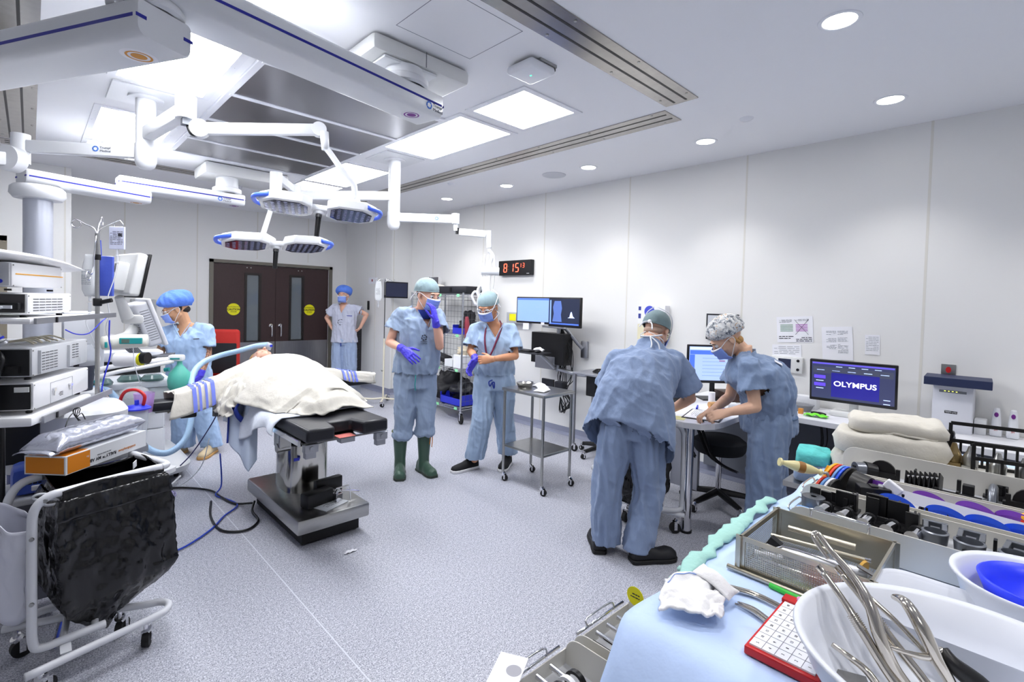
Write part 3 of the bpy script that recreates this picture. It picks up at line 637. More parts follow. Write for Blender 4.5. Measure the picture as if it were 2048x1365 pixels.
def trunk(mb, j, cf, extra=0, hem=None, hemw=None, fat=1, belly=0, neck=True, hf=0):
    pel, nk, sh, lat, f, up, W = spine(j, cf, fat); L = []
    hip = V(j.get('hiplat', (1, 0, 0))); hip = (hip-up*hip.dot(up)).normalized()
    if hip.dot(lat) < 0: hip = -hip
    def mix(t): l = (hip*(1-t)+lat*t).normalized(); ff = up.cross(l); return l, (ff if ff.dot(f) > 0 else -ff)
    if hem is not None:
        l, ff = mix(0); h = V(hem); L.append(ell(h, l, ff+up*hf, hemw[0], hemw[1])); L.append(ell(h+(pel-h)*.15+up*.015, l, ff+up*hf, hemw[0]*.985, hemw[1]*.985))
    else:
        l, ff = mix(0); L.append(ell(pel-up*.07, l, ff, .12*fat+extra, .10*fat+extra)); L.append(ell(pel, l, ff, .165*fat+extra, .115*fat+extra))
    for t, a, b_, k in ((.22, .152, .108, .15), (.42, .148, .108, .4), (.62, .158, .118, .7), (.8, .172, .12, 1), (.92, W*.93, .10, 1)):
        l, ff = mix(k); c = pel+(sh-pel)*t+ff*(belly*math.sin(PI*t)); e_ = extra*(1+.25*(1-t))
        if hem is not None and (c-V(hem)).dot(up) < .05: continue
        L.append(ell(c, l, ff, a*(fat if t < .9 else 1)+e_, b_*fat+e_))
    l, ff = mix(1); L.append(ell(sh+up*.035, l, ff, W*.62+extra*.4, .07+extra*.4)); L.append(ell(sh+(nk-sh)*.9+up*.015, l, ff, .062+extra*.2, .06+extra*.2))
    mb.rings(L); 
    for s_ in (j['sa'], j['sb']): mb.caps(V(s_), sh+up*.03, .052+extra*.35, .062+extra*.25)
    return lat, f, up
def body(T, j, cf, ff, skin, s=1, hands=(), hup=(0, 0, 1), legs=True, calf=1):
    b_ = MB(); trunk(b_, j, cf, -.014); head_shape(b_, j['head'], ff, s, hup)
    F, U, L = axes(ff, hup); nb = V(j['head'])-F*.03*s-U*.06*s; b_.caps(V(j['neck'])-V((0, 0, .03)), nb, .056*s, .05*s)
    for a in 'ab':
        if 's'+a in j and 'e'+a in j:
            S_, E_, W_ = V(j['s'+a]), V(j['e'+a]), V(j['w'+a]); b_.caps(S_, E_, .05, .038); m_ = E_+(W_-E_)*.3; b_.caps(E_, m_, .038, .039); b_.caps(m_, W_, .039, .025, n=14)
    if legs:
        for a in 'ab':
            h = V(j['pel'])+V(j.get('hiplat', (1, 0, 0)))*(-.085 if a == 'a' else .085)-V((0, 0, .03)); b_.caps(h, V(j['k'+a]), .085, .055); m_ = V(j['k'+a])*.7+V(j['a'+a])*.3; b_.caps(V(j['k'+a]), m_, .052*calf, .055*calf); b_.caps(m_, V(j['a'+a]), .055*calf, .038)
    for h in hands: hand(b_, **h)
    o = vol('body', b_, .0055, skin, T, it=2)
    return o
def glove(T, E, W_, **h):
    g = MB(); W_ = V(W_); E = V(E); d = (W_-E).normalized(); g.cyl(W_-d*.055, W_+d*.01, .036, .032, n=20); hand(g, w=W_, s=1.07, **h)
    return vol('glove', g, .0035, GLOVE, T, it=2, disp=fold(.0012, (60, 60, 60), fine=.0008))
def shirt(T, j, cf, mat, extra=.032, hem=None, hemw=(.24, .17), sl=(.62, .62), slr=.088, seed=1, vneck=.15, fat=1, belly=0, amp=.011, vox=.0085, hf=0, hips=True, ff_=(15, 15, 4.5)):
    b_ = MB(); lat, f, up = trunk(b_, j, cf, extra, hem or j['hem'], hemw, fat, belly, hf=hf)
    for a, t in zip('ab', sl):
        S_, E_ = V(j['s'+a]), V(j['e'+a]); d = (E_-S_); b_.caps(S_, S_+d*.3, .06+extra*.2, slr*.85, n=16); cuff(b_, S_, S_+d*t, .06, slr)
    nk = V(j['neck']); 
    HM = V(hem or j['hem']); HU = (up+f*0).normalized(); SE = [(V(j['s'+a])+(V(j['e'+a])-V(j['s'+a]))*t, (V(j['e'+a])-V(j['s'+a])).normalized()) for a, t in zip('ab', sl)]
    def cut(p, nn):
        if (p-HM).dot(HU) < .016 and nn.dot(HU) < -.35: return True
        for e_, d_ in SE:
            if (p-e_).dot(d_) > -.014 and nn.dot(d_) > .5 and (p-e_).length < slr+.012: return True
        r = p-nk; u = r.dot(up); x = r.dot(lat); y = r.dot(f)
        if u > -.035 and math.hypot(x, y) < .086: return True
        return vneck and y > 0 and u > -vneck and abs(x) < .072*(u+vneck)/vneck and u < .1
    o = vol('scrub_shirt', b_, vox, mat, T, it=4, disp=fold(amp, ff_, seed), cut=cut, solid=.003)
    # hem stitching line and neck band
    if vneck:
        g = MB(); q = []
        for sx in (-1, 1):
            q.append([])
            for k in range(7):
                t = k/6; u = -vneck+(vneck+.01)*t; x = sx*.074*(u+vneck)/vneck; q[-1].append(nk+up*u+lat*x+f*(.115+extra*.9-.055*t**1.3))
        o2 = MB()
        for w_ in q: o2.tube(w_, .0035, n=6)
        part('neck_band', o2, mat, o, smooth=2)
    return o, lat, f, up
def trousers(T, j, mat, rh=.115, rk=.1, ra=.1, drop=.03, seed=3, waist=None, wr=(.185, .13), amp=.010, zend=None, vox=.0085, blouse=0):
    b_ = MB(); pel = V(waist or j['pel']); hl = V(j.get('hiplat', (1, 0, 0))).normalized(); f = V((0, 0, 1)).cross(hl)
    P = V(j['pel']); b_.rings([ell(P+V((0, 0, -.10)), hl, f, wr[0]*.93, wr[1]*.98), ell(P, hl, f, *wr), ell(P+V((0, 0, .06)), hl, f, wr[0]*.93, wr[1]*.93), ell(pel+V((0, 0, .09)), hl, f, wr[0]*.87, wr[1]*.9)])
    for a, sg in (('a', -1), ('b', 1)):
        h = P+hl*.085*sg-V((0, 0, .06)); K, A = V(j['k'+a]), V(j['a'+a]); z = (zend or (A.z-drop, A.z-drop))[0 if a == 'a' else 1]
        e = K+(A-K)*((K.z-z)/max(.01, K.z-A.z)); pts = [h+V((0, 0, .05)), h+(K-h)*.5, K, K+(e-K)*.5, e]; rr_ = [rh*.95, (rh+rk)/2, rk, (rk+ra)/2, ra]
        R = [[p+hl*math.cos(2*PI*k/20)*r+f*math.sin(2*PI*k/20)*r*1.02 for k in range(20)] for p, r in zip(pts, rr_)]
        b_.rings(R)
        if blouse: b_.lathe([(.0, -.03), (blouse*.75, -.028), (blouse, 0), (blouse*.95, .05), (.05, .09)], e, n=20)
    zz = min(zend) if zend else 0
    return vol('scrub_trousers', b_, vox, mat, T, it=4, disp=fold(amp, (17, 17, 3.2), seed, .002), cut=(None if blouse else (lambda p, nn: p.z < zz+.012)), solid=.003)
def shoe(T, c, d, mat, sole, L=.29, h=.09, name='shoe', w=.05, toe=1, label=None):
    """c heel point on the ground, d direction"""
    c = V(c); d = V(d).normalized(); l = V((-d.y, d.x, 0)).normalized(); U = V((0, 0, 1))
    st = [(0, .55, .8), (.06, .75, 1), (.25, .82, 1), (.42, .82, .92), (.6, .95, .68), (.8, 1, .55*toe), (.93, .82, .45*toe), (1, .4, .3*toe)]
    g = MB(); R = []
    for t, a, z in st:
        R.append([c+d*L*t+l*math.cos(PI*k/8)*w*a+U*(.018+max(0, math.sin(PI*k/8))**.7*h*z) for k in range(9)]+[c+d*L*t+U*.018+l*x*w*a for x in (-.5, 0, .5)])
    g.rings(R); o = part(name, g, mat, T, smooth=2, label=label)
    g = MB(); g.rings([[c+d*L*(t*1.03-.015)+l*x*(w*a+.004)+U*z for x, z in ((1, 0.001), (1, .026), (-1, .026), (-1, .001))] for t, a, _ in st]); part('sole', g, sole, o, smooth=True, bevel=.004)
    return o
def logo(T, p, r, u, s=.028, lab='NOT TO BE|REMOVED|PROPERTY'):
    """round ring of print marks"""
    r = V(r).normalized(); u = V(u); u = (u-r*u.dot(r)).normalized(); n = r.cross(u); g = MB(); R = Matrix((r, u, n)).transposed()
    for k in range(6):
        a = k*PI/3+.26; q = Matrix.Rotation(a, 3, 'Z'); g.box(V(p)+r*math.cos(a)*s+u*math.sin(a)*s, (.009, s*.75, .001), rot=R @ q)
    g.box(p, (s, .004, .001), rot=R)
    return part('printed_ring_logo', g, INK, T)
def onsurf(o, p, d, off=.002):
    """point of mesh o hit from p along d (o's own coordinates)"""
    bpy.context.view_layer.update(); ok, loc_, nn, _ = o.ray_cast(V(p), V(d)); return (loc_-V(d).normalized()*off, nn) if ok else (V(p), -V(d))
def stamp(o, c, n, mb_fn, mat, name, w, h, nx=24, ny=24): pass
# ---- tall man in green rubber boots
j = dict(head=(0.101, -.04, 1.652), neck=(0.035, .01, 1.5), sa=(-0.125, -0.10, 1.46), sb=(0.17, 0.10, 1.455), ea=(-0.215, -0.13, 1.215), wa=(-0.055, -0.30, 1.175), eb=(0.228, -0.10, 1.19), wb=(0.203, -0.21, 1.42), pel=(0.0, 0, 0.90), hem=(-0.011, -.01, 0.93), ka=(-0.086, -0.04, 0.50), aa=(-0.126, -0.02, 0.1), kb=(0.098, 0.0, 0.50), ab=(0.078, 0.05, 0.1), hiplat=(.93, .36, 0))
T = Thing('person', 'tall person in blue scrubs and green rubber boots, purple gloved hand at the mask', 'person', (2.55, 3.89, 0), -YAW)
cf = (.45, -.9, 0); ff = (.80, -.6, -.30)
body(T, j, cf, ff, SKIN, s=1.06, calf=.66); face_bits(T, j['head'], ff, 1.06); mask(T, j['head'], ff, 1.06)
cap(T, j['head'], ff, CAPG, s=1.06, label='grey green tie-back cap')
F, U, L = axes(ff); g = MB(); hc = V(j['head'])
for q in (-1, 1): g.ball(hc-F*.03+L*q*.074+U*-.005, (.022, .012, .035), 10, 8)
g.ball(hc-F*.085-U*.05, (.03, .05, .035)); part('hair', g, HAIR, T, smooth=2)
s1, lat, f, up = shirt(T, j, cf, SCRUBM, extra=.045, hemw=(.2, .165), sl=(.55, .5), slr=.098, seed=2, belly=.03, amp=.012)
trousers(T, j, SCRUBM, rk=.085, ra=.078, zend=(.35, .37), blouse=.094, wr=(.19, .145), seed=9)
glove(T, j['ea'], j['wa'], d=(.75, -.35, -.55), n=(.25, .6, -.5), side=(.3, -.4, .8), curl=.28)
glove(T, j['eb'], j['wb'], d=(-.22, .05, 1), n=(-.9, .35, -.1), side=(-.3, -.9, .1), curl=.42, spread=.02)
g = MB(); g.rings([ell(V(j['neck'])+V((0, 0, z)), V((1, 0, 0)), V((0, 1, 0)), r, r) for z, r in ((-.07, .098), (-.02, .083), (.012, .072))], cap=False); part('undershirt', g, M('royal_blue_cloth', (40, 60, 150), .85), T, smooth=2, solid=.004)
g = MB(); g.tube([(.03, -.165, .94), (.035, -.185, .90), (.03, -.18, .85), (.035, -.175, .80)], .005, n=5); part('drawstring', g, TEAL, T, smooth=2)
BOOT = M('boot_green', (66, 92, 78), .35, bump=.1, bscale=15)
for A, d, zt in (((-.123, -.022, 0), (.22, -1, 0), .40), ((.084, .042, 0), (.62, -.8, 0), .41)):
    d = V(d).normalized(); A = V(A); c = A-d*.075; g = MB(); g.rings([ell(A+V((0, 0, z)), V((1, 0, 0)), V((0, 1, 0)), r, r*1.05, 20) for z, r in ((.02, .05), (.08, .052), (.14, .05), (.22, .056), (.34, .066), (zt, .07))])
    st = [(0, .045, .09), (.25, .05, .10), (.45, .045, .085), (.65, .052, .06), (.85, .05, .052), (.98, .03, .035)]; l = V((-d.y, d.x, 0))
    g.rings([[c+d*.285*t+l*math.cos(2*PI*k/16)*w_+V((0, 0, max(.012, .03+math.sin(2*PI*k/16)*h_))) for k in range(16)] for t, w_, h_ in st])
    bo = vol('rubber_boot', g, .006, BOOT, T, it=3, label='green rubber boot')
    g = MB(); g.rings([[c+d*.295*(t-.01)+l*x*(w_+.004)+V((0, 0, z)) for x, z in ((1, .001), (1, .022), (-1, .022), (-1, .001))] for t, w_, h_ in st]); part('sole', g, M('boot_sole', (50, 60, 52), .6), bo, bevel=.003)
    g = MB(); g.tube([A+V((math.cos(k*PI/8)*.074, math.sin(k*PI/8)*.077, zt-.004)) for k in range(16)], .008, n=6, closed=True, smooth=1)
    g2 = part('boot_rim', g, M('boot_rim', (96, 104, 56), .6), bo, smooth=2)
    if d.x > .4: g = MB(); g.tube([A+V((.07, -.05, zt)), A+V((.085, -.06, zt-.07)), A+V((.08, -.055, zt-.16))], .004, n=5); g.tube([A+V((.07, -.05, zt)), A+V((.07, -.075, zt-.06)), A+V((.062, -.07, zt-.13))], .004, n=5); part('bootlace', g, M('orange_lace', (200, 120, 30), .7), bo, smooth=2)
P1 = T; S1 = s1; J1 = j
def print_on(o, T, origin, direction, s, lines_=()):
    p, n = onsurf(o, origin, direction); r = V((0, 0, 1)).cross(n)
    if r.length < .1: r = V((1, 0, 0))
    r.normalize(); p = p+n*.004; g = logo(o, p, r, V((0, 0, 1)), s)
    for k, t in enumerate(lines_): text('printed_lettering', t, s*.62, p-V((0, 0, s*1.7+k*s*.72)), r, (0, 0, 1), INK, o)
cam_l = (.0, 1, 0)
print_on(s1, T, (.10, -.8, 1.27), cam_l, .022, ('PROPERTY', 'HOSPITAL'))
# ---- man pulling on gloves
j = dict(head=(0.007, -0.08, 1.555), neck=(0.07, 0, 1.39), sa=(-0.10, -0.01, 1.33), sb=(0.232, 0.02, 1.33), ea=(-0.145, -0.06, 1.13), wa=(-0.08, -0.25, 1.075), eb=(0.275, -0.07, 1.095), wb=(0.07, -0.285, 1.085), pel=(0.085, 0, 0.87), hem=(0.085, 0, 0.90), ka=(-0.02, -0.10, 0.49), aa=(-0.085, -0.06, 0.1), kb=(0.185, 0.04, 0.48), ab=(0.235, 0.12, 0.1))
T = Thing('person', 'person in blue scrubs with maroon lanyard pulling on purple gloves beside the steel cart', 'person', (3.15, 3.6, 0), -YAW)
cf = (-.2, -1, 0); ff = (-.36, -.82, -.46)
body(T, j, cf, ff, SKIN2, hands=[dict(w=V(j['wb']), d=(-1, .05, -.1), n=(0, .9, -.2), side=(0, -.2, .9), curl=.75, thumb=1)]); face_bits(T, j['head'], ff, brow=M('grey_brow', (120, 100, 90), .7)); mask(T, j['head'], ff, ties='head')
cap(T, j['head'], ff, CAPG, seed=4, label='pale grey green tie-back cap')
s2, lat, f, up = shirt(T, j, cf, SCRUB, extra=.04, hemw=(.195, .145), sl=(.80, .75), slr=.09, seed=5, belly=.02, vneck=.13)
trousers(T, j, SCRUB, rk=.092, ra=.092, rh=.12, wr=(.195, .145), seed=12, zend=(.11, .10))
glove(T, j['ea'], j['wa'], d=(-.45, -.35, -.75), n=(.75, -.5, -.2), side=(.2, -.9, .1), curl=.4, spread=.25)
g = MB(); nk = V(j['neck'])
for sx in (-1, 1): g.tube([nk+V((sx*.05, .05, .03)), nk+V((sx*.07, -.06, -.02)), nk+V((sx*.06-.02, -.165, -.12)), nk+V((sx*.03-.035, -.195, -.24)), nk+V((-.04, -.20, -.31))], .0085, n=4)
part('lanyard', g, M('lanyard_maroon', (112, 36, 66), .7), T, smooth=2)
g = MB(); g.box(nk+V((-.04, -.20, -.335)), (.05, .004, .035)); part('id_card', g, PAPER, T)
g = MB(); g.tube([(.07, -.16, .875), (.04, -.178, .86), (.05, -.178, .82), (.068, -.168, .85), (.09, -.178, .855), (.088, -.178, .80), (.07, -.17, .86)], .006, n=6); part('drawstring', g, M('royal_blue_cloth'), T, smooth=2)
F, U, L = axes(ff); hc = V(j['head'])
def goggles(T, hc, F, U, L, mat):
    g = MB(); P = lambda a, l, u: hc+F*a+L*l+U*u
    for q in (-1, 1):
        g.tube([P(.108, q*.012, -.002), P(.112, q*.03, .022), P(.1, q*.055, .018), P(.098, q*.06, -.004), P(.106, q*.04, -.018), P(.112, q*.018, -.014)], .0022, n=5, closed=True)
        g.tube([P(.098, q*.062, .012), P(.04, q*.085, .01), P(-.01, q*.088, .005)], .003, n=5)
    g.tube([P(.108, -.014, .004), P(.112, 0, .008), P(.108, .014, .004)], .0022, n=5)
    o = part('safety_glasses', g, mat, T, smooth=2)
    g = MB()
    for q in (-1, 1): g.grid(4, 4, lambda u, v: P(.108-abs(u-.5)*.01, q*(.012+u*.048), .02-.034*v))
    part('lens', g, M('clear_lens', (220, 230, 240), .05, alpha=.18), o, smooth=2)
goggles(T, hc, F, U, L, WHITE)
SOLEW = M('sole_white', (230, 230, 232), .6)
shoe(T, (-.06, -.0, .0), (-.75, -.62, 0), M('shoe_black_knit', (22, 22, 26), .8), SOLEW, label='black trainer with a white sole'); shoe(T, (.245, .16, 0), (-.25, -1, 0), M('shoe_black_knit'), SOLEW, label='black trainer with a white sole')
SCRUBX = fabric('scrub_cotton_shaded', (130, 148, 180))  # darker copy of the scrub cotton, this figure's shade put into the colour
# ---- man bent over the desk, seen from behind
j = dict(head=(0.295, 0.425, 1.425), neck=(0.225, 0.31, 1.372), sa=(-0.02, 0.20, 1.245), sb=(0.375, 0.25, 1.225), ea=(-0.06, 0.32, 0.97), wa=(0.16, 0.52, 0.80), eb=(0.50, 0.26, 0.965), wb=(0.41, 0.46, 0.825), pel=(0.03, -.02, 0.86), hem=(0.01, -0.03, 0.745), ka=(-0.12, -.02, 0.45), aa=(-0.115, 0.0, 0.07), kb=(0.15, -.03, 0.43), ab=(0.075, -0.08, 0.07), hiplat=(.99, -.12, 0))
T = Thing('person', 'person in loose blue scrubs and black clogs bent over the desk, back to the viewer', 'person', (2.78, 1.78, 0), -YAW)
cf = (.3, .7, -.5); ff = (.50, .55, -.62)
body(T, j, cf, ff, SKIN3, hands=[dict(w=V(j['wb']), d=(-.7, .7, -.25), n=(-.2, .1, -1), side=(-.7, -.6, 0), curl=.6), dict(w=V(j['wa']), d=(.75, .6, .02), n=(0, 0, -1), side=(-.5, .8, 0), curl=.5)]); face_bits(T, j['head'], ff)
F, U, L = axes(ff); hc = V(j['head']); goggles(T, hc, F, U, L, STEELD)
g = MB(); g.ball(hc-F*.045-U*.03, (.068, .072, .035)); part('hair', g, M('grey_hair', (176, 150, 134), .8), T, smooth=2)
cap(T, j['head'], ff, fabric('cap_slate', (116, 136, 140)), seed=8, back=2.15, front=1.5, label='slate green cap with white ties'); mask(T, j['head'], ff, ties='head')
j2 = dict(j); j2['pel'] = (.02, -.03, .95)
s3, lat, f, up = shirt(T, j2, cf, SCRUBX, extra=.058, hem=(.0, -.05, .725), hemw=(.295, .22), fat=1.14, sl=(.78, .80), slr=.115, seed=13, vneck=0, amp=.011, hf=-.1, ff_=(11, 11, 2.6))
g = MB(); nb = V(j['neck'])+V((-.03, -.075, .02)); g.tube([nb, nb+V((.04, -.05, -.04)), nb+V((.05, -.07, -.09))], .005, n=5); g.tube([nb, nb+V((.0, -.05, -.05)), nb+V((-.02, -.07, -.10))], .005, n=5); g.tube([nb+V((-.06, .02, 0)), nb, nb+V((.09, .02, .01))], .006, n=5); part('mask_tie', g, WHITE, T, smooth=2)
trousers(T, j, SCRUBX, rh=.118, rk=.096, ra=.092, zend=(.05, .05), wr=(.165, .12), seed=15, amp=.012, waist=(.03, .03, .84))
CLOG = M('clog_black', (22, 23, 28), .55)
shoe(T, (-.16, -.06, 0), (.05, 1, 0), CLOG, RUBBER, L=.28, h=.08, name='clog', w=.056, toe=1.3); shoe(T, (.02, -.14, 0), (.98, .2, 0), CLOG, RUBBER, L=.30, h=.085, name='clog', w=.058, toe=1.4)
# ---- woman at the desk in profile
j = dict(head=(-0.295, 0.03, 1.395), neck=(-0.17, 0.03, 1.335), sa=(-0.205, -0.13, 1.225), sb=(-0.12, 0.20, 1.235), ea=(-0.185, -0.19, 0.975), wa=(-0.34, -0.14, 0.925), eb=(-0.16, 0.24, 0.96), wb=(-0.33, 0.12, 0.885), pel=(0.0, 0, 0.88), hem=(-0.005, 0, 0.885), ka=(-0.06, -0.09, 0.48), aa=(-0.075, -0.08, 0.1), kb=(0.075, 0.09, 0.47), ab=(0.09, 0.10, 0.1), hiplat=(.3, .95, 0))
T = Thing('person', 'person in blue scrubs and a patterned grey cap leaning over the desk, seen in profile', 'person', (3.6, 1.2, 0), -YAW)
cf = (-.9, .1, -.5); ff = (-.74, .12, -.66)
SKIN4 = M('skin_fair', (226, 182, 154), .5, var=.05)
body(T, j, cf, ff, SKIN4, s=.97, hands=[dict(w=V(j['wa']), d=(-.95, .15, -.3), n=(.0, .5, -.8), side=(-.2, .75, .5), curl=.95, thumb=1), dict(w=V(j['wb']), d=(-.9, -.3, -.35), n=(0, -.3, -.9), side=(-.2, -.9, .1), curl=.6)], hup=(-.4, 0, 1)); face_bits(T, j['head'], ff, .97, up=(-.4, 0, 1))
capm = M('cap_patterned', (196, 198, 202), .8); nt, b = nodes(capm); tc = nt.nodes.new('ShaderNodeTexCoord'); mu = nt.nodes.new('ShaderNodeTexNoise'); mu.inputs['Scale'].default_value = 34; mu.inputs['Detail'].default_value = 3; mu.inputs['Distortion'].default_value = 1.5; nt.links.new(tc.outputs['Object'], mu.inputs[0])
r_ = ramp(mu, [(.36, (92, 98, 108)), (.5, (206, 208, 210)), (.60, (224, 224, 222)), (.68, (186, 148, 110))]); nt.links.new(r_.outputs[0], b.inputs['Base Color'])
cap(T, j['head'], ff, capm, s=1.02, seed=3, up=(-.4, 0, 1), front=1.5, back=1.9, puff=.12, label='white and grey patterned bouffant cap')
F, U, L = axes(ff, (-.4, 0, 1)); hc = V(j['head']); g = MB(); g.ball(hc-F*.052-U*.05, (.038, .056, .032)); g.tube([hc-F*.03-L*.07-U*.01, hc-F*.04-L*.07-U*.06], .012, n=6); g.tube([hc-F*.03+L*.07-U*.01, hc-F*.04+L*.07-U*.06], .012, n=6); part('hair', g, HAIRB, T, smooth=2); mask(T, j['head'], ff, .97, up=(-.4, 0, 1))
j2 = dict(j); j2['pel'] = (-.0, 0, .93)
s4, lat, f, up = shirt(T, j2, cf, SCRUBD, extra=.045, hem=(.0, 0, .87), hemw=(.185, .165), sl=(.62, .62), slr=.09, seed=17, vneck=0, amp=.011, belly=-.05, fat=1.12)
trousers(T, j, SCRUBD, rh=.125, rk=.105, ra=.10, zend=(.06, .06), wr=(.195, .175), seed=19, amp=.012)
g = MB(); g.tube([V((.0, 0, .89))+V((math.cos(a*PI/10)*.163, math.sin(a*PI/10)*.170, 0)) for a in range(20)], .012, n=8, smooth=2, closed=True)
part('elastic_waistband', g, M('scrub_band', (104, 128, 164), .9, bump=1, bscale=120, stretch=(1, 1, .1)), T, smooth=2)
p, n = onsurf(s4, (-.02, -.6, 1.37), (0, 1, -.25)); 
g = MB(); r = V((1, 0, 0)); r = (r-n*r.dot(n)).normalized(); g.box(p+n*.006, (.055, .032, .001), rot=Matrix((r, n.cross(r), n)).transposed() @ Matrix.Rotation(-.3, 3, 'Z')); part('size_label', g, PAPER, s4)
shoe(T, (.0, -.08, 0), (-1, .1, 0), CLOG, RUBBER, L=.26, w=.046); shoe(T, (.16, .10, 0), (-1, .1, 0), CLOG, RUBBER, L=.26, w=.046)
# ---- anaesthetist on the left
j = dict(head=(-0.17, -0.07, 1.445), neck=(-0.105, 0, 1.30), sa=(-0.27, -0.03, 1.21), sb=(0.075, 0.03, 1.235), ea=(-0.345, -0.04, 1.0), wa=(-0.50, -0.07, 0.905), eb=(0.10, 0.0, 1.0), wb=(0.085, -0.08, 0.80), pel=(-0.07, 0, 0.84), hem=(-0.075, 0, 0.69), ka=(-0.10, -0.04, 0.45), aa=(-0.125, 0, 0.1), kb=(0.055, 0, 0.45), ab=(0.13, 0.04, 0.1))
T = Thing('person', 'person with tattooed arm and bright blue bouffant cap reaching towards the anaesthesia machine', 'person', (1.2, 5.75, 0), -YAW)
cf = (-.3, -1, 0); ff = (-.72, -.55, -.42)
body(T, j, cf, ff, M('skin_olive', (212, 162, 126), .5, var=.05)); face_bits(T, j['head'], ff); mask(T, j['head'], ff)
F, U, L = axes(ff); goggles(T, V(j['head']), F, U, L, CLEAR)
g = MB(); hc = V(j['head']); g.ball(hc-F*.07-U*.03, (.045, .06, .04)); 
for q in (-1, 1): g.ball(hc-F*.035+L*q*.07+U*.0, (.022, .012, .03))
part('hair', g, HAIR, T, smooth=2); cap(T, j['head'], ff, BOUF, puff=.5, seed=2, label='bright blue bouffant cap', nm='bouffant_cap', front=1.45, back=1.9)
s5, lat, f, up = shirt(T, j, cf, fabric('scrub_cotton_bright', (158, 184, 218)), extra=.042, hemw=(.205, .155), sl=(.62, .70), slr=.088, seed=21, vneck=.13)
trousers(T, j, M('scrub_cotton_bright'), rk=.1, ra=.1, rh=.12, wr=(.19, .15), seed=22, zend=(.06, .06))
glove(T, j['ea'], j['wa'], d=(-1, -.05, -.28), n=(0, -.3, -.9), side=(.1, -.9, .2), curl=.4)
glove(T, j['eb'], j['wb'], d=(-.25, -.2, -.95), n=(-.8, .3, .2), side=(-.4, -.8, 0), curl=.35)
g = MB(); E_, W_ = V(j['eb']), V(j['wb']); mt = M('tattoo_ink', (150, 110, 92), .6); nt, b = nodes(mt); tc = nt.nodes.new('ShaderNodeTexCoord'); mu = nt.nodes.new('ShaderNodeTexNoise'); mu.inputs['Scale'].default_value = 42; mu.inputs['Distortion'].default_value = 2.5; nt.links.new(tc.outputs['Object'], mu.inputs[0])
r_ = ramp(mu, [(.42, (112, 82, 76)), (.55, (196, 146, 116)), (.5, (160, 120, 100))]); nt.links.new(r_.outputs[0], b.inputs['Base Color'])
S_ = V(j['sb']); g.rings([ell(p, V((1, 0, 0)), V((0, 1, 0)), r, r, 16) for p, r in ((S_+(E_-S_)*.6, .0475), (E_, .043), (E_+(W_-E_)*.3, .0425), (E_+(W_-E_)*.75, .0345))], cap=False); part('tattoo', g, mt, T, smooth=2)
p, n = onsurf(s5, (.06, -.6, 1.16), (0, 1, 0)); g = MB(); r = V((0, 0, 1)).cross(n).normalized(); g.box(p+n*.003, (.085, .009, .001), rot=Matrix((r, n.cross(r), n)).transposed()); part('name_strip', g, INK, s5)
TAN = M('shoe_tan', (190, 172, 140), .75); 
shoe(T, (-.13, .04, 0), (-.2, -1, 0), TAN, M('sole_gum', (196, 150, 90), .7)); shoe(T, (.14, .08, 0), (.12, -1, 0), TAN, M('sole_gum'))
# ---- woman by the doors, hands on hips
j = dict(head=(0.085, -0.05, 1.635), neck=(0.09, 0, 1.495), sa=(-0.075, 0, 1.425), sb=(0.275, 0, 1.42), ea=(-0.235, .07, 1.25), wa=(-0.125, 0.02, 1.08), eb=(0.46, 0.05, 1.32), wb=(0.36, 0.04, 1.10), pel=(0.10, 0, 0.90), hem=(0.10, 0, .835), ka=(0.0, 0, 0.45), aa=(0.0, 0, 0.08), kb=(0.21, 0, 0.45), ab=(0.21, 0, 0.08))
T = Thing('person', 'person in pale lilac scrub top standing hands on hips beside the double doors', 'person', (3.82, 8.23, 0), -YAW)
cf = (0, -1, 0); ff = (.06, -1, .02)
body(T, j, cf, ff, SKIN, hands=[dict(w=V(j['wa']), d=(.5, .1, -.8), n=(.8, 0, .4), side=(0, -.9, 0), curl=.4), dict(w=V(j['wb']), d=(-.6, .1, -.7), n=(-.8, 0, .4), side=(0, -.9, 0), curl=.4)]); face_bits(T, j['head'], ff); mask(T, j['head'], ff)
cap(T, j['head'], ff, BOUF, puff=.58, seed=6, label='blue bouffant cap', nm='bouffant_cap', front=1.4)
s6, lat, f, up = shirt(T, j, cf, SCRUBL, extra=.04, hemw=(.225, .15), sl=(.55, .42), slr=.095, seed=23, vneck=.16)
trousers(T, j, fabric('scrub_cotton_sky', (162, 180, 212)), rk=.11, ra=.105, rh=.125, wr=(.205, .14), seed=24, zend=(.05, .05))
g = MB(); g.tube([(.10, -.17, .84), (.10, -.175, .78)], .01, n=6); part('drawstring', g, M('royal_blue_cloth'), T, smooth=2)
p, n = onsurf(s6, (.21, -.6, 1.30), (0, 1, 0)); g = MB(); g.box(p-V((0, .004, 0)), (.12, .001, .012)); part('name_strip', g, M('strip_blue', (52, 66, 160), .7), s6)
print_on(s6, T, (.085, -.8, 1.19), (0, 1, 0), .045)
shoe(T, (.0, .06, 0), (-.1, -1, 0), SOLEW, SOLEW); shoe(T, (.21, .06, 0), (.1, -1, 0), SOLEW, SOLEW)
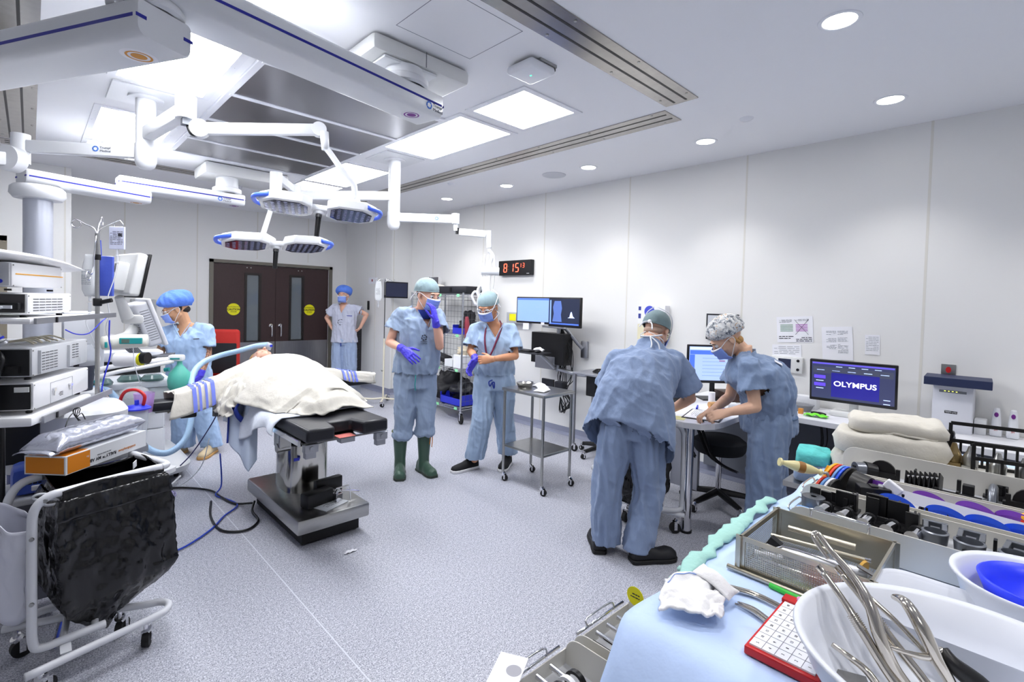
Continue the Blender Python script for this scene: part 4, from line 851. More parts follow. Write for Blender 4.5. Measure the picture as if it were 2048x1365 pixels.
# ================================================================ operating table and patient
PADM = M('black_vinyl_pad', (26, 27, 34), .38, bump=.12, bscale=14); SHEET = M('white_sheet', (222, 228, 240), .85, bump=.3, bscale=25)
TOWEL = M('cream_towel', (206, 202, 192), .9, sheen=.2, bump=.35, bscale=30); STRIPE = M('towel_stripe_blue', (112, 126, 214), .9)
T = Thing('operating_table', 'operating table with black pads and a stainless column and base, patient lying on it', 'operating table', (1.45, 3.6, 0))
g = MB(); g.span((1.20, 3.11, .10), (1.69, 4.12, .195), .014); bs = part('base_cover', g, STEEL, T, smooth=True)
g = MB(); g.span((1.25, 3.17, .012), (1.64, 4.05, .10)); part('base_plinth', g, RUBBER, T)
for x, y in ((1.27, 3.2), (1.62, 3.2), (1.27, 4.0), (1.62, 4.0)): g = MB(); g.cyl((x, y, 0), (x, y, .06), .018, n=12); part('levelling_foot', g, STEELD, T)
def rrect(cx, cy, a, b_, r, z, n=8):
    o = []
    for qx, qy, a0 in ((1, 1, 0), (-1, 1, 90), (-1, -1, 180), (1, -1, 270)):
        for t in range(n+1): an = math.radians(a0+90*t/n); o.append(V((cx+qx*(a-r)+r*math.cos(an), cy+qy*(b_-r)+r*math.sin(an), z)))
    return o
g = MB(); g.rings([rrect(1.47, 3.75, .155, .20, .13, z) for z in (.195, .54)]); part('column_cover', g, M('column_steel', (198, 196, 190), .14, 1), T, smooth=True)
g = MB(); g.rings([rrect(1.47, 3.75, .155+d, .20+d, .13, z) for d, z in ((.004, .535), (.006, .545), (-.01, .56), (-.05, .575), (-.06, .74))]); part('bellows', g, BLACK, T, smooth=True)
g = MB(); g.span((1.335, 3.5475, .44), (1.375, 3.549, .462)); part('maker_plate', g, BLUE, T)
g = MB(); g.span((1.22, 3.3, .66), (1.60, 4.6, .755), .01); part('frame_underside', g, BLACK, T)
g = MB(); g.span((1.17, 3.36, .60), (1.25, 3.47, .74), .01); g.cyl((1.165, 3.40, .60), (1.25, 3.40, .60), .03, n=16); part('tilt_bracket', g, STEEL, T)
g = MB()
g.span((1.13, 2.86, .745), (1.64, 4.78, .757)); tt = part('top_plate', g, STEELD, T)
for x in (1.115, 1.655):
    g = MB(); g.span((x-.008, 2.88, .738), (x+.008, 3.9, .772), .003); part('side_rail', g, CHROME, T)
for x in (1.17, 1.62): g = MB(); g.span((x-.04, 2.84, .70), (x+.04, 2.885, .75), .005); g.cyl((x, 2.83, .725), (x, 2.84, .725), .014, n=12); g.span((x-.03, 2.85, .665), (x+.03, 2.89, .70)); part('rail_clamp', g, ALU, T)
g = MB(); g.span((1.36, 2.87, .715), (1.45, 2.93, .745)); part('latch', g, ALU, T)
# leg pad with notch
g = MB(); pts = [(1.125, 2.80), (1.29, 2.80), (1.31, 2.93), (1.45, 2.93), (1.47, 2.80), (1.64, 2.80), (1.64, 3.30), (1.125, 3.30)]
g.prism(pts, .765, .845); part('leg_pad', g, PADM, T, smooth=True, bevel=.016)
g = MB(); g.span((1.125, 3.30, .765), (1.64, 4.25, .845), .016); part('seat_pad', g, PADM, T, smooth=True)
g = MB(); g.span((1.16, 4.26, .765), (1.62, 4.55, .845), .016); g.span((1.34, 4.56, .765), (1.66, 4.98, .905), .03); part('head_pad', g, PADM, T, smooth=True)
g = MB(); g.span((1.335, 2.84, .7575), (1.44, 2.92, .759)); part('warning_label', g, M('label_red', (196, 110, 104), .6), T)
g = MB(); g.box((1.55, 2.86, .764), (.2, .07, .006), rz=-.2); part('cloth_strip', g, SHEET, T)
# arm boards
g = MB(); g.span((.585, 4.08, .79), (1.12, 4.24, .855), .02); ab = part('arm_board', g, PADM, T, smooth=True, label='black arm board on the left')
g = MB(); g.span((.62, 4.12, .775), (1.18, 4.20, .79)); g.cyl((1.0, 4.16, .70), (1.0, 4.16, .78), .03, n=14); part('board_bracket', g, STEELD, ab)
g = MB(); g.span((.76, 4.10, .72), (.86, 4.18, .775), .01); part('board_clamp', g, BLACK, ab)
g = MB(); g.span((1.66, 4.24, .80), (2.32, 4.38, .865), .02); ab = part('arm_board', g, PADM, T, smooth=True, label='black arm board on the right')
g = MB(); g.box((1.86, 4.27, .74), (.035, .02, .13)); part('board_bracket', g, STEELD, ab)
g = MB(); g.span((2.05, 4.30, .70), (2.22, 4.36, .80)); part('board_shield', g, CLEAR, ab)
# black bolsters and clamp stored on the base
g = MB(); g.box((1.40, 3.30, .245), (.20, .09, .095), rz=.22, bev=.012); g.box((1.52, 3.40, .27), (.20, .05, .11), rz=.12, bev=.008)
single('leg_bolster', g, BLACK, 'black padded bolsters stored on the stainless table base', 'bolster', (1.45, 3.34, .2), smooth=True)
T2 = Thing('rail_socket', 'chrome rail socket with rods and lever lying on the table base', 'clamp', (1.55, 3.28, .2))
g = MB(); g.box((1.53, 3.27, .225), (.055, .045, .055), rz=.3, bev=.004); g.cyl((1.52, 3.27, .25), (1.53, 3.26, .285), .012, n=10); part('socket', g, CHROME, T2)
g = MB(); g.cyl((1.42, 3.33, .285), (1.69, 3.27, .225), .007, n=8); part('rod', g, CHROME, T2); g = MB(); g.cyl((1.51, 3.255, .29), (1.60, 3.25, .295), .006, n=8); g.cyl((1.585, 3.2, .30), (1.587, 3.195, .205), .004, n=8); part('lever', g, CHROME, T2)
g = MB(); g.box((1.47, 3.235, .198), (.20, .12, .004), rz=.35); o = single('instruction_card', g, M('card_print', (196, 200, 206), .4), 'shiny printed card lying on the stainless table base', 'card', (1.47, 3.235, .198))
g = MB(); lines(g, (1.41, 3.245, .2005), (math.cos(.35), math.sin(.35), 0), (-math.sin(.35), math.cos(.35), 0), 5, h=.004, gap=.012, w=.12); part('printed_lines', g, INK, o)
# ---- patient
pj = dict(head=(1.52, 4.83, 1.015), neck=(1.47, 4.64, .965), sa=(1.25, 4.36, .96), sb=(1.58, 4.38, .96), ea=(1.0, 4.2, .905), wa=(.92, 4.17, .885), eb=(1.90, 4.33, .91), wb=(2.08, 4.31, .89), pel=(1.40, 3.78, .955), ka=(1.33, 3.48, .92), kb=(1.47, 3.48, .92), aa=(1.32, 3.27, .90), ab=(1.48, 3.27, .90))
TP = Thing('patient', 'patient lying on the operating table under cream towels, only the face showing', 'person', (0, 0, 0), local=True)
b_ = MB(); trunk(b_, pj, (0, 0, 1)); head_shape(b_, pj['head'], (0.08, -.12, 1), 1, (.1, 1, 0)); b_.caps(pj['neck'], (1.50, 4.74, .985), .055, .05)
for a in 'ab':
    b_.caps(pj['s'+a], pj['e'+a], .05, .04); b_.caps(pj['e'+a], pj['w'+a], .04, .028)
    b_.caps(V(pj['pel'])+V((-.08 if a == 'a' else .08, 0, 0)), pj['k'+a], .085, .06); b_.caps(pj['k'+a], pj['a'+a], .055, .04)
hand(b_, pj['wa'], (-1, -.05, -.1), (0, 0, -1), (0, 1, 0), curl=.5); hand(b_, pj['wb'], (1, -.05, -.1), (0, 0, -1), (0, 1, 0), curl=.5)
body_o = vol('body', b_, .007, SKIN, TP, it=2); g = MB(); g.ball((1.52, 4.91, .995), (.085, .07, .085)); part('hair', g, HAIRB, TP, smooth=2)
def drape(name, fn, nx, ny, mat, label, cat, loc, group=None, par=None, solid=.006):
    g = MB(); g.grid(nx, ny, fn); 
    if par: return part(name, g, mat, par, smooth=2, solid=solid)
    return single(name, g, mat, label, cat, loc, group, smooth=2, solid=solid)
def nz(x, y, s=6, a=.01, sd=0): return a*noise.noise(V((x*s+sd, y*s-sd, sd)))
def ridg(x, y, s, a, sd=0): return a*(.5-abs(noise.noise(V((x*s+sd, y*s, sd)))))
# sheet over the seat pad, hanging at the left
def f_sheet(u, v):
    y = 3.16+1.1*v+.02*math.sin(u*9); x = 1.70-.82*u; z = .853
    if x < 1.115: d = 1.115-x; x = 1.115-.05*math.tanh(d*8)-.02*math.sin(y*22)*d*3; z = .853-d*.92*(.55+.75*v+.25*math.sin(y*7))
    if x > 1.65: z = .853-(x-1.65)*1.6; x = 1.652+.01
    return (x, y, z+nz(x, y, 9, .008, 2))
drape('bed_sheet', f_sheet, 60, 50, SHEET, 'thin white sheet over the table pad, hanging down at the left', 'sheet', (1.38, 3.6, .85))
# hanging side drape
def f_side(u, v):
    A_, B_, tip = V((1.05, 3.98, .85)), V((1.14, 3.70, .85)), V((1.085, 3.66, .40)); lo = V((1.02, 3.92, .57))
    top = A_.lerp(B_, u); bot = lo.lerp(tip, min(1, u*1.25)) if u < .8 else tip.lerp(V((1.13, 3.66, .47)), (u-.8)/.2); p = top.lerp(bot, v)
    return p+V((-.695, -.719, 0))*(.02*math.sin(u*11)*(1-.4*v)+.015)
o = drape('hanging_drape', f_side, 40, 30, M('drape_pale_blue', (190, 202, 222), .85, bump=.25, bscale=20), 'pale drape with a blue edge hanging to a point at the left of the table', 'drape', (1.08, 3.8, .8), solid=.003)
g = MB(); g.tube([V(f_side(.06, t/8))+V((-.01, -.006, 0)) for t in range(9)], .006, n=6); part('blue_edge', g, M('royal_blue_cloth'), o, smooth=2)
g = MB(); g.grid(10, 10, lambda u, v: (1.085-.05*math.sin(v*PI)-.012*math.sin(u*8), 3.78+.13*u, .90-.17*v-.04*math.sin(u*PI))); single('blue_strap', g, M('royal_blue_cloth'), 'royal blue strap tucked under the towel at the table edge', 'strap', (1.08, 3.85, .85), smooth=2, solid=.006)
# body blanket
def f_body(u, v):
    y = 3.06+1.48*v; x0 = 1.40+.05*v; s_ = 2*u-1
    w_ = .34+.05*math.sin(v*PI)-.05*(v < .12)-(.11*(1-min(1, v/.45)) if s_ < 0 else 0)
    prof = [(0, .862), (.05, .94), (.13, .995), (.22, 1.02), (.3, 1.06), (.42, 1.11), (.52, 1.135), (.62, 1.145), (.74, 1.13), (.85, 1.095), (1, 1.05)]
    for (a, h0), (c, h1) in zip(prof, prof[1:]):
        if a <= v <= c: t = (v-a)/(c-a); t = t*t*(3-2*t); H = h0+(h1-h0)*t; break
    k = abs(s_)**2.3; z = H-(H-.862)*k-.015*k
    z += ridg(x0+s_*.3, y, 7, .04, 5)*(1-v)**.6*(1-k*.4)+.012*math.sin((s_*2.2+v*9))*(1-k)*(1-v)+nz(s_, y, 4, .012, 9)
    return (x0+s_*w_-(0.012*math.sin(v*17)*(abs(s_) > .9)), y+.03*math.sin(s_*5)*(v < .1)+.05*(abs(s_))*(1-v), max(z, .858))
drape('cream_blanket', f_body, 70, 110, TOWEL, 'cream blanket mounded over the patient body on the operating table', 'blanket', (1.42, 3.8, .86))
def arm_towel(x0, z0, x1, z1, y0, y1, hw, drop, sg, sd):
    def f(u, v, off=0):
        x = x0+(x1-x0)*u; yc = y0+(y1-y0)*u; s_ = 2*v-1; zt = z0+(z1-z0)*(u**1.4); h = hw*(1+.55*u)
        side = max(0, abs(s_)-.45)/.55; z = zt-.015*s_*s_-drop*side**1.2*(1.15-.2*u)+nz(x, s_, 6, .012, sd)+ridg(x, s_*.3, 9, .012, sd)
        y = yc+h*(s_*(1-.28*side))+math.copysign(side*off*2, s_); return (x+.02*math.sin(s_*4+sd)*(u < .02), y, z+off*(1-.5*side))
    return f
f1 = arm_towel(.70, .90, 1.33, 1.095, 4.15, 4.30, .165, .135, 1, 3)
o = drape('arm_towel', f1, 60, 40, TOWEL, 'cream towel with blue stripes over the left arm board', 'towel', (.9, 4.16, .9), group='striped towels over the arms')
for k in range(4): g = MB(); a = .20+.062*k; w_ = (.04, .026, .026, .04)[k]; g.grid(4, 60, lambda u, v: f1(a+w_*(u), v, .009)); part('blue_stripe', g, STRIPE, o, smooth=2)
f2 = arm_towel(2.33, .895, 1.52, 1.07, 4.28, 4.38, .125, .06, 1, 8)
o = drape('arm_towel', f2, 60, 40, TOWEL, 'cream towel with blue stripes over the right arm board', 'towel', (2.0, 4.3, .9), group='striped towels over the arms')
for k in range(4): g = MB(); a = .24+.045*k; w_ = (.028, .018, .018, .028)[k]; g.grid(4, 60, lambda u, v: f2(a+w_*u, v, .009)); part('blue_stripe', g, STRIPE, o, smooth=2)
# crumpled sheet by the left armpit
def f_cr(u, v):
    a = u*PI; y = 3.82+.40*v; r = .07+.03*math.sin(v*PI)+ridg(u*2, v*2, 3, .05, 4); return (1.10+.06*v*0-r*1.3*math.cos(a)*.9, y, .84+r*1.1*math.sin(a)-.10*max(0, math.cos(a))+ridg(u, v, 7, .03, 1))
drape('crumpled_sheet', f_cr, 40, 50, TOWEL, 'crumpled cream cloth bunched beside the patient under the left towel', 'cloth', (1.1, 4.0, .85))
# breathing circuit
HOSE = M('hose_pale_blue', (178, 212, 246), .25, bump=.5, bscale=130, stretch=(1, 1, 1)); 
g = MB(); g.tube([(1.555, 4.80, 1.155), (1.47, 4.86, 1.14), (1.36, 4.92, 1.10), (1.22, 5.00, 1.055), (1.08, 4.98, 1.0), (.99, 4.90, .90), (.96, 4.78, .75), (.94, 4.70, .55), (.88, 4.64, .42), (.76, 4.60, .36), (.64, 4.62, .42), (.56, 4.68, .56), (.50, 4.76, .72), (.45, 4.85, .82), (.40, 4.95, .845), (.34, 5.05, .84)], .024, n=14, smooth=8)
T3 = Thing('breathing_circuit', 'pale blue breathing hose looping from the machine to the patient face', 'hose', (1.5, 4.8, 1.1))
part('hose', g, HOSE, T3, smooth=2)
g = MB(); g.cyl((1.545, 4.80, 1.155), (1.585, 4.79, 1.14), .03, .026, n=16); g.cyl((1.575, 4.79, 1.16), (1.565, 4.80, 1.11), .02, n=12); part('elbow_connector', g, CLEAR, T3, smooth=True); g = MB(); g.cyl((1.575, 4.768, 1.148), (1.578, 4.76, 1.147), .012, n=10); part('port_cap', g, BLUE, T3)
# ================================================================ left side: hamper, tower, anaesthesia machine
TUBEW = M('white_tube', (216, 218, 224), .3)
def caster(T, x, y, d=(1, 0, 0), r=.038, top=.10, mat=None, par=None, brake=False):
    """swivel wheel: fork + wheel"""
    d = V(d).normalized(); l = V((-d.y, d.x, 0)); h = V((x, y, 0)); a = h+d*.02
    g = MB(); g.cyl(a+l*.014+V((0, 0, r)), a-l*.014+V((0, 0, r)), r, n=20); w_ = part('caster', g, RUBBER, T, smooth=True)
    g = MB()
    for q in (-1, 1): g.box(a+l*q*.019+V((0, 0, r+.018*r/.038)), (.022*r/.038, .003, .06*r/.038), rz=math.atan2(d.y, d.x)); g.cyl(a+l*q*.022+V((0, 0, r)), a+l*q*.015+V((0, 0, r)), .010*r/.038, n=10)
    g.cyl(h+d*.01+V((0, 0, 2*r+.004)), h+d*.0+V((0, 0, 2*r+.018)), .022, n=14); g.cyl(h+V((0, 0, 2*r+.015)), h+V((0, 0, top)), .009, n=8)
    if brake: g.box(a+d*.03+V((0, 0, r+.01)), (.035, .03, .006), rz=math.atan2(d.y, d.x))
    part('caster_fork', g, CHROME, w_); return w_
T = Thing('waste_hamper', 'white tubular wheeled hamper frame holding the black bin bag, lower left', 'hamper', (.2, 2.8, 0))
g = MB(); g.tube([(-.013, 2.575, .135), (.2, 2.635, .135), (.405, 2.69, .135), (.455, 2.72, .135), (.47, 2.77, .135), (.44, 2.81, .135), (.38, 2.83, .135), (.16, 2.93, .135), (-.085, 3.01, .135)], .0155, n=12); part('base_tube', g, TUBEW, T, smooth=2)
g = MB(); g.tube([(.235, 2.72, .165), (.10, 2.70, .165), (.03, 2.695, .165), (.008, 2.695, .20), (.006, 2.697, .35), (.006, 2.70, .62), (.012, 2.705, .72), (.05, 2.715, .765), (.12, 2.735, .772), (.30, 2.80, .772), (.45, 2.84, .772)], .0165, n=12); part('side_tube', g, TUBEW, T, smooth=2)
g = MB(); g.tube([(.20, 3.02, .165), (.05, 3.01, .165), (-.05, 2.99, .165), (-.07, 2.97, .21), (-.072, 2.965, .4), (-.07, 2.96, .64), (-.06, 2.965, .72), (-.02, 2.99, .765), (.06, 3.02, .772), (.25, 3.12, .772), (.36, 3.17, .772)], .0165, n=12); part('side_tube', g, TUBEW, T, smooth=2)
g = MB(); g.tube([(.45, 2.84, .772), (.475, 2.86, .772), (.465, 2.92, .772), (.40, 3.10, .772), (.385, 3.15, .772), (.36, 3.17, .772)], .0155, n=12); part('front_tube', g, TUBEW, T, smooth=2)
for a, c in (((.10, 2.70, .165), (.13, 3.015, .165)), ((.20, 2.715, .165), (.22, 3.02, .165))): g = MB(); g.tube([a, c], .013, n=10); part('cross_tube', g, TUBEW, T, smooth=True)
g = MB(); g.box((.105, 2.68, .15), (.035, .10, .004), rot=Matrix.Rotation(.1, 3, 'X')); part('strut_plate', g, TUBEW, T)
g = MB()
for p in ((.006, 2.679, .62), (.045, 2.70, .757), (.006, 2.679, .36)): g.cyl(p, V(p)+V((-.002, -.006, 0)), .008, n=10)
part('bolt', g, STEEL, T)
for x, y, d in ((.375, 2.70, (.3, .8, 0)), (.03, 2.615, (.5, .5, 0)), (-.045, 2.99, (.8, .2, 0)), (.30, 2.87, (.4, .6, 0))): caster(T, x, y, d, top=.125, brake=(x > .3))
g = MB()
for c in ((.035, 2.80, .745), (.06, 2.74, .735)): g.tube([V(c)+V((math.cos(a*PI/5)*.026, -math.cos(a*PI/5)*.01, math.sin(a*PI/5)*.012)) for a in range(10)], .005, n=6, closed=True)
part('bag_hook', g, TUBEW, T, smooth=2)
# black bag
BAG = M('bin_bag', (9, 9, 13), .2, spec=.6, bump=1, bscale=3.6, stretch=(1, 1, .5), bd=.10)
def bag_pt(u, v):
    a = 2*PI*u; z = .778-.62*v
    A, Bc, C, D = V((.09, 2.70, 0)), V((.468, 2.825, 0)), V((.40, 3.13, 0)), V((.03, 3.0, 0))
    t = (u*4) % 4; i = int(t); f = t-i; P = [A, Bc, C, D]; p = P[i]*(1-f)+P[(i+1) % 4]*f; c = (A+Bc+C+D)/4; c2 = c+V((.03, -.02, 0))*v
    k = (.95+.09*min(1, v*4)+.04*math.sin(a*5+v*6)*v) if v < .70 else 1.04-((v-.70)/.3)**1.5*.95; k = max(.04, k); r = p-c; r = r*(1-.25*(abs(f-.5) < .5)*0)
    k += ridg(math.cos(a)*1.5, math.sin(a)*1.5+v*2.2, 2.4, .13, 4)*min(1, v*3)*(.4 if k < .3 else 1)+ridg(math.cos(a)*1.5+v*3, math.sin(a)*1.5, 5, .07, 9)*min(1, v*4)
    if v < .05: k = .955
    zz = z-.05*(v**3)*(1+math.cos(a-5.6))+.012*math.sin(a*3)*(v < .05)
    return (c2.x+r.x*k, c2.y+r.y*k, zz)
g = MB(); g.grid(120, 60, bag_pt); bmesh.ops.remove_doubles(g.b, verts=g.b.verts[:], dist=.0005)
bag = single('bin_bag', g, BAG, 'glossy black bin bag hanging full in the white wheeled hamper', 'bin bag', (.25, 2.9, .2), smooth=2, solid=.003)
g = MB(); g.grid(80, 10, lambda u, v: V(bag_pt(u, .06+.13*v)).lerp(V((.25, 2.9, .72)), -.03-.012*math.sin(u*40+v*3)-.03*math.sin(v*PI)) if True else None); part('folded_cuff', g, BAG, bag, smooth=2, solid=.002)
for p, r_ in (((.24, 2.775, .75), .3), ((.36, 2.93, .78), 1.2)): g = MB(); g.box(p, (.05, .003, .03), rz=r_); single('paper_scrap', g, PAPER, ('white paper scrap at the front rim of the black bag' if r_ < 1 else 'white paper scrap stuck inside the far side of the black bag'), 'paper', p)
# carton and foil pack
CW = M('carton_white', (226, 228, 232), .6); CO = M('carton_orange', (226, 134, 20), .6)
A, Bx = V((.112, 2.895, .79)), V((.39, 3.165, .79)); dirL = (Bx-A).normalized(); LEN = .46; dn = V((-dirL.y, dirL.x, 0)); W_ = .185; Hh = .082
ang = math.atan2(dirL.y, dirL.x); ctr = A+dirL*LEN/2+dn*W_/2+V((0, 0, Hh/2))
T = Thing('carton', 'long orange and white carton lying across the hamper under the foil pack', 'carton', (.2, 3.0, .79))
g = MB(); g.box(ctr, (LEN, W_, Hh), rz=ang); cb = part('box_body', g, CW, T)
g = MB(); g.box(A+dn*W_/2+V((0, 0, Hh/2))-dirL*.0005, (.001, W_*.93, Hh*.86), rz=ang); g.box(A+dirL*.066+V((0, 0, Hh/2))-dn*.0005, (.112, .001, Hh*.92), rz=ang); g.box(A+dirL*.066+dn*W_/2+V((0, 0, Hh+.0005)), (.112, W_*.9, .001), rz=ang); part('orange_panel', g, CO, cb)
fn = -dirL; up_ = V((0, 0, -1)); tx = lambda s, sz, t, h, m, **k: text('carton_lettering', s, sz, A+dirL*t+V((0, 0, h))-dn*.001, fn, up_, m, cb, depth=.0003, **k)
tx('RALLY\u2122 MV AB', .021, .195, .026, INK, bold=.0004); tx('ALL-IN-ONE SYSTEM', .0085, .20, .043, GTXT); tx('smith&nephew', .018, .335, .024, CO); tx('Rx', .012, .11, .052, CW)
FOIL = M('foil_pack', (206, 209, 222), .25, .75, bump=.8, bscale=11)
def foil(u, v):
    a = 2*PI*v; t = u; end = min(1, min(t, 1-t)/.13); w_ = .078*(.9+.1*end); h_ = .006+.04*math.sqrt(max(0, end))*(1+.12*noise.noise(V((t*6, v*3, 0))))
    x = t*.50-.035; y = math.copysign(abs(math.cos(a))**.7, math.cos(a))*w_*(1+.2*(1-end)); z = (math.copysign(abs(math.sin(a))**.8, math.sin(a)))*h_
    z += ridg(t*5, v*6, 2, .008, 3); p = A+dirL*x+dn*(W_*.48+y)+V((0, 0, Hh+.047+z+(1-end)*(-.018)*(t < .5)+.0*(t > .5))); return p
g = MB(); g.grid(60, 40, foil); bmesh.ops.remove_doubles(g.b, verts=g.b.verts[:], dist=.0004); g.b.faces.ensure_lookup_table()
fp = single('foil_pack', g, FOIL, 'silvery foil pack lying on top of the orange and white carton', 'packet', (.25, 3.05, .86), smooth=2)
g = MB(); g.tube([V(foil(.08+.84*t/12, .245))+V((0, 0, .003)) for t in range(13)], .0025, n=5); part('seam', g, GREY, fp)
g = MB(); g.grid(8, 3, lambda u, v: V(foil(0.01, .5*u))-dirL*.035*v+V((0, 0, -.004*v-.012))); part('end_flap', g, FOIL, fp, smooth=2, solid=.001)
# white cloth pouch
def pouch(u, v):
    a = 2*PI*u; z = .70-.46*v; k = 1+.35*math.sin(v*PI)-.1*v; q = .115*(1-.15*v); r = .05*k
    if v > .9: q *= 1-(v-.9)*4; r *= 1-(v-.9)*6
    ax = V((-.015, 2.86, 0)); d1 = V((.13, -.23, 0)).normalized(); d2 = V((-.87, -.5, 0)).normalized()
    p = ax+d1*math.cos(a)*q*.8+d2*(math.sin(a)*r+.035)+V((0, 0, z-.09*max(0, math.cos(a))*(1-v)+.02*math.cos(a*2)*(v < .1))); return p+d2*ridg(u*4, v*2, 2, .03, 7)
g = MB(); g.grid(60, 30, pouch); bmesh.ops.remove_doubles(g.b, verts=g.b.verts[:], dist=.0005)
single('cloth_pouch', g, M('white_pouch', (214, 216, 228), .6, bump=.2, bscale=20), 'white cloth pouch hanging on the side of the wheeled hamper', 'pouch', (-.06, 2.8, .3), smooth=2, solid=.003)
# ---- equipment tower hanging from the near boom
N0 = V((.009, 3.033, 0)); D0 = V((.216, .485, 0)).normalized(); L0 = V((-D0.y, D0.x, 0)); R0 = Matrix((D0, L0, V((0, 0, 1)))).transposed()
q0 = lambda s, t, z: N0+D0*s+L0*t+V((0, 0, z))
CASE = M('case_white', (243, 243, 245), .35); CASEG = M('case_pale_grey', (206, 208, 212), .4); REAR = M('rear_panel', (84, 82, 84), .4, .5); REARB = M('rear_panel_black', (20, 21, 25), .45)
def unit(name, label, s, t, z, L, Wd, H, mat, rear, vents=(), cat='medical device', bev=.006, group=None):
    T = Thing(name, label, cat, q0(s+L/2, t+Wd/2, z), group=group)
    g = MB(); g.box(q0(s+L/2+.004, t+Wd/2, z+H/2+.008), (L-.008, Wd, H-.016), rot=R0, bev=bev); part('case', g, mat, T, smooth=True)
    g = MB(); g.box(q0(s-.001, t+Wd/2, z+H/2+.008), (.004, Wd-.012, H-.028), rot=R0); part('rear_panel', g, rear, T)
    g = MB()
    for a in (.04, L-.05):
        for b_ in (.03, Wd-.03): g.cyl(q0(s+a, t+b_, z), q0(s+a, t+b_, z+.009), .012, n=10)
    part('foot', g, RUBBER, T)
    if vents:
        g = MB()
        for (a, b_, nc, nr, w_, gp) in vents:
            for i in range(nc):
                for k in range(nr): g.box(q0(s+a+i*(w_+.008)+w_/2, t-.0005, z+b_+k*gp), (w_, .0015, .0035), rot=R0)
        part('vent_slots', g, M('vent_dark', (70, 72, 78), .6), T)
    g = MB()
    for a in (.015, L-.015):
        for b_ in (.022, H-.012): g.cyl(q0(s+a, t+.0005, z+b_), q0(s+a, t-.002, z+b_), .003, n=8)
    part('screw', g, STEEL, T); return T
T = Thing('equipment_shelf', 'upper white shelf with silver side rail in the equipment tower', 'shelf', q0(.2, .2, 1.46))
g = MB(); g.box(q0(.24, .22, 1.462), (.56, .46, .026), rot=R0, bev=.008); part('board', g, CASE, T, smooth=True)
g = MB(); g.box(q0(.40, -.022, 1.462), (.86, .01, .026), rot=R0); part('side_rail', g, ALU, T); g = MB(); g.box(q0(.14, -.028, 1.462), (.012, .006, .026), rot=R0); part('rail_clip', g, BLACK, T)
T = Thing('equipment_shelf', 'lower white shelf with silver side rail in the equipment tower', 'shelf', q0(.2, .2, 1.03))
g = MB(); g.box(q0(.24, .22, 1.025), (.58, .48, .042), rot=R0, bev=.012); part('board', g, CASE, T, smooth=True)
g = MB(); g.box(q0(.38, -.032, 1.02), (.74, .01, .03), rot=R0); part('side_rail', g, ALU, T); g = MB(); g.box(q0(.12, -.038, 1.02), (.014, .006, .026), rot=R0); part('rail_clip', g, BLACK, T)
T = unit('camera_processor', 'white unit with thumb latches and a rear vent, on the lower tower shelf', .0, .0, 1.05, .54, .36, .138, CASE, REARB)
g = MB()
for s_ in (.17, .33): g.cyl(q0(s_, -.001, 1.13), q0(s_, -.012, 1.13), .009, n=14); g.box(q0(s_, -.006, 1.115), (.006, .006, .025), rot=R0); part('latch', g, CHROME, T); g = MB()
g = MB()
for a in ((.15, .36, 1.165, 1.165), (.15, .36, 1.068, 1.068), (.15, .15, 1.068, 1.165), (.36, .36, 1.068, 1.165)): g.box(q0((a[0]+a[1])/2, -.0005, (a[2]+a[3])/2), (abs(a[1]-a[0])+.001, .001, abs(a[3]-a[2])+.001), rot=R0)
part('door_seam', g, GREY, T); g = MB(); lines(g, q0(.225, -.001, 1.105), D0, (0, 0, 1), 3, w=.04, h=.003, gap=.007); part('printed_label', g, INK, T)
g = MB(); g.box(q0(-.006, .035, 1.16), (.006, .05, .022), rot=R0); part('rating_plate', g, OFFW, T)
T = unit('light_source', 'white unit with three blocks of vent slots, on top of the latch unit', -.01, -.0, 1.20, .54, .36, .142, CASEG, REARB, vents=((.08, .035, 2, 7, .03, .013), (.155, .035, 2, 7, .03, .013), (.37, .06, 2, 6, .028, .013)))
g = MB(); g.box(q0(.045, -.006, 1.275), (.006, .012, .105), rot=R0); part('handle_rib', g, CASEG, T); g = MB(); g.box(q0(.31, -.006, 1.275), (.006, .012, .105), rot=R0); part('handle_rib', g, CASEG, T)
g = MB(); g.box(q0(-.02, .06, 1.25), (.03, .05, .03), rot=R0); part('power_plug', g, BLACK, T)
g = MB()
for k in range(9): g.tube([q0(.12+k*.03, .05+.02*math.sin(k*3), 1.352), q0(.16+k*.03, .11, 1.365+.005*math.sin(k*5)), q0(.13+k*.03, .18, 1.352)], .004, n=5)
single('tape_bundle', g, M('cream_tube', (232, 224, 200), .6), 'loose bundle of cream tubing on the slotted white unit', 'tubing', q0(.2, .1, 1.35), smooth=2)
T = unit('insufflator', 'white unit with five columns of vent slots on the upper tower shelf', .0, .02, 1.475, .40, .34, .108, CASE, REAR, vents=((.05, .03, 5, 5, .045, .013),))
g = MB(); g.box(q0(-.016, .07, 1.525), (.03, .07, .032), rot=R0, bev=.004); o = part('power_plug', g, BLACK, T); g = MB(); g.box(q0(-.034, .08, 1.522), (.012, .05, .014), rot=R0); part('plug_label', g, PAPER, o)
g = MB()
for a, z in ((.10, 1.545), (.055, 1.555), (.06, 1.535)): g.cyl(q0(-.002, a*1.0+.06, z), q0(-.010, a+.06, z), .007, n=10)
part('socket', g, CHROME, T)
T = unit('recorder', 'topmost white unit with an orange stripe in the equipment tower', -.07, .04, 1.592, .43, .36, .122, CASE, CASEG, bev=.012)
g = MB(); g.box(q0(.16, .0392, 1.665), (.40, .001, .005), rot=R0); part('orange_stripe', g, M('stripe_orange', (240, 170, 40), .5), T)
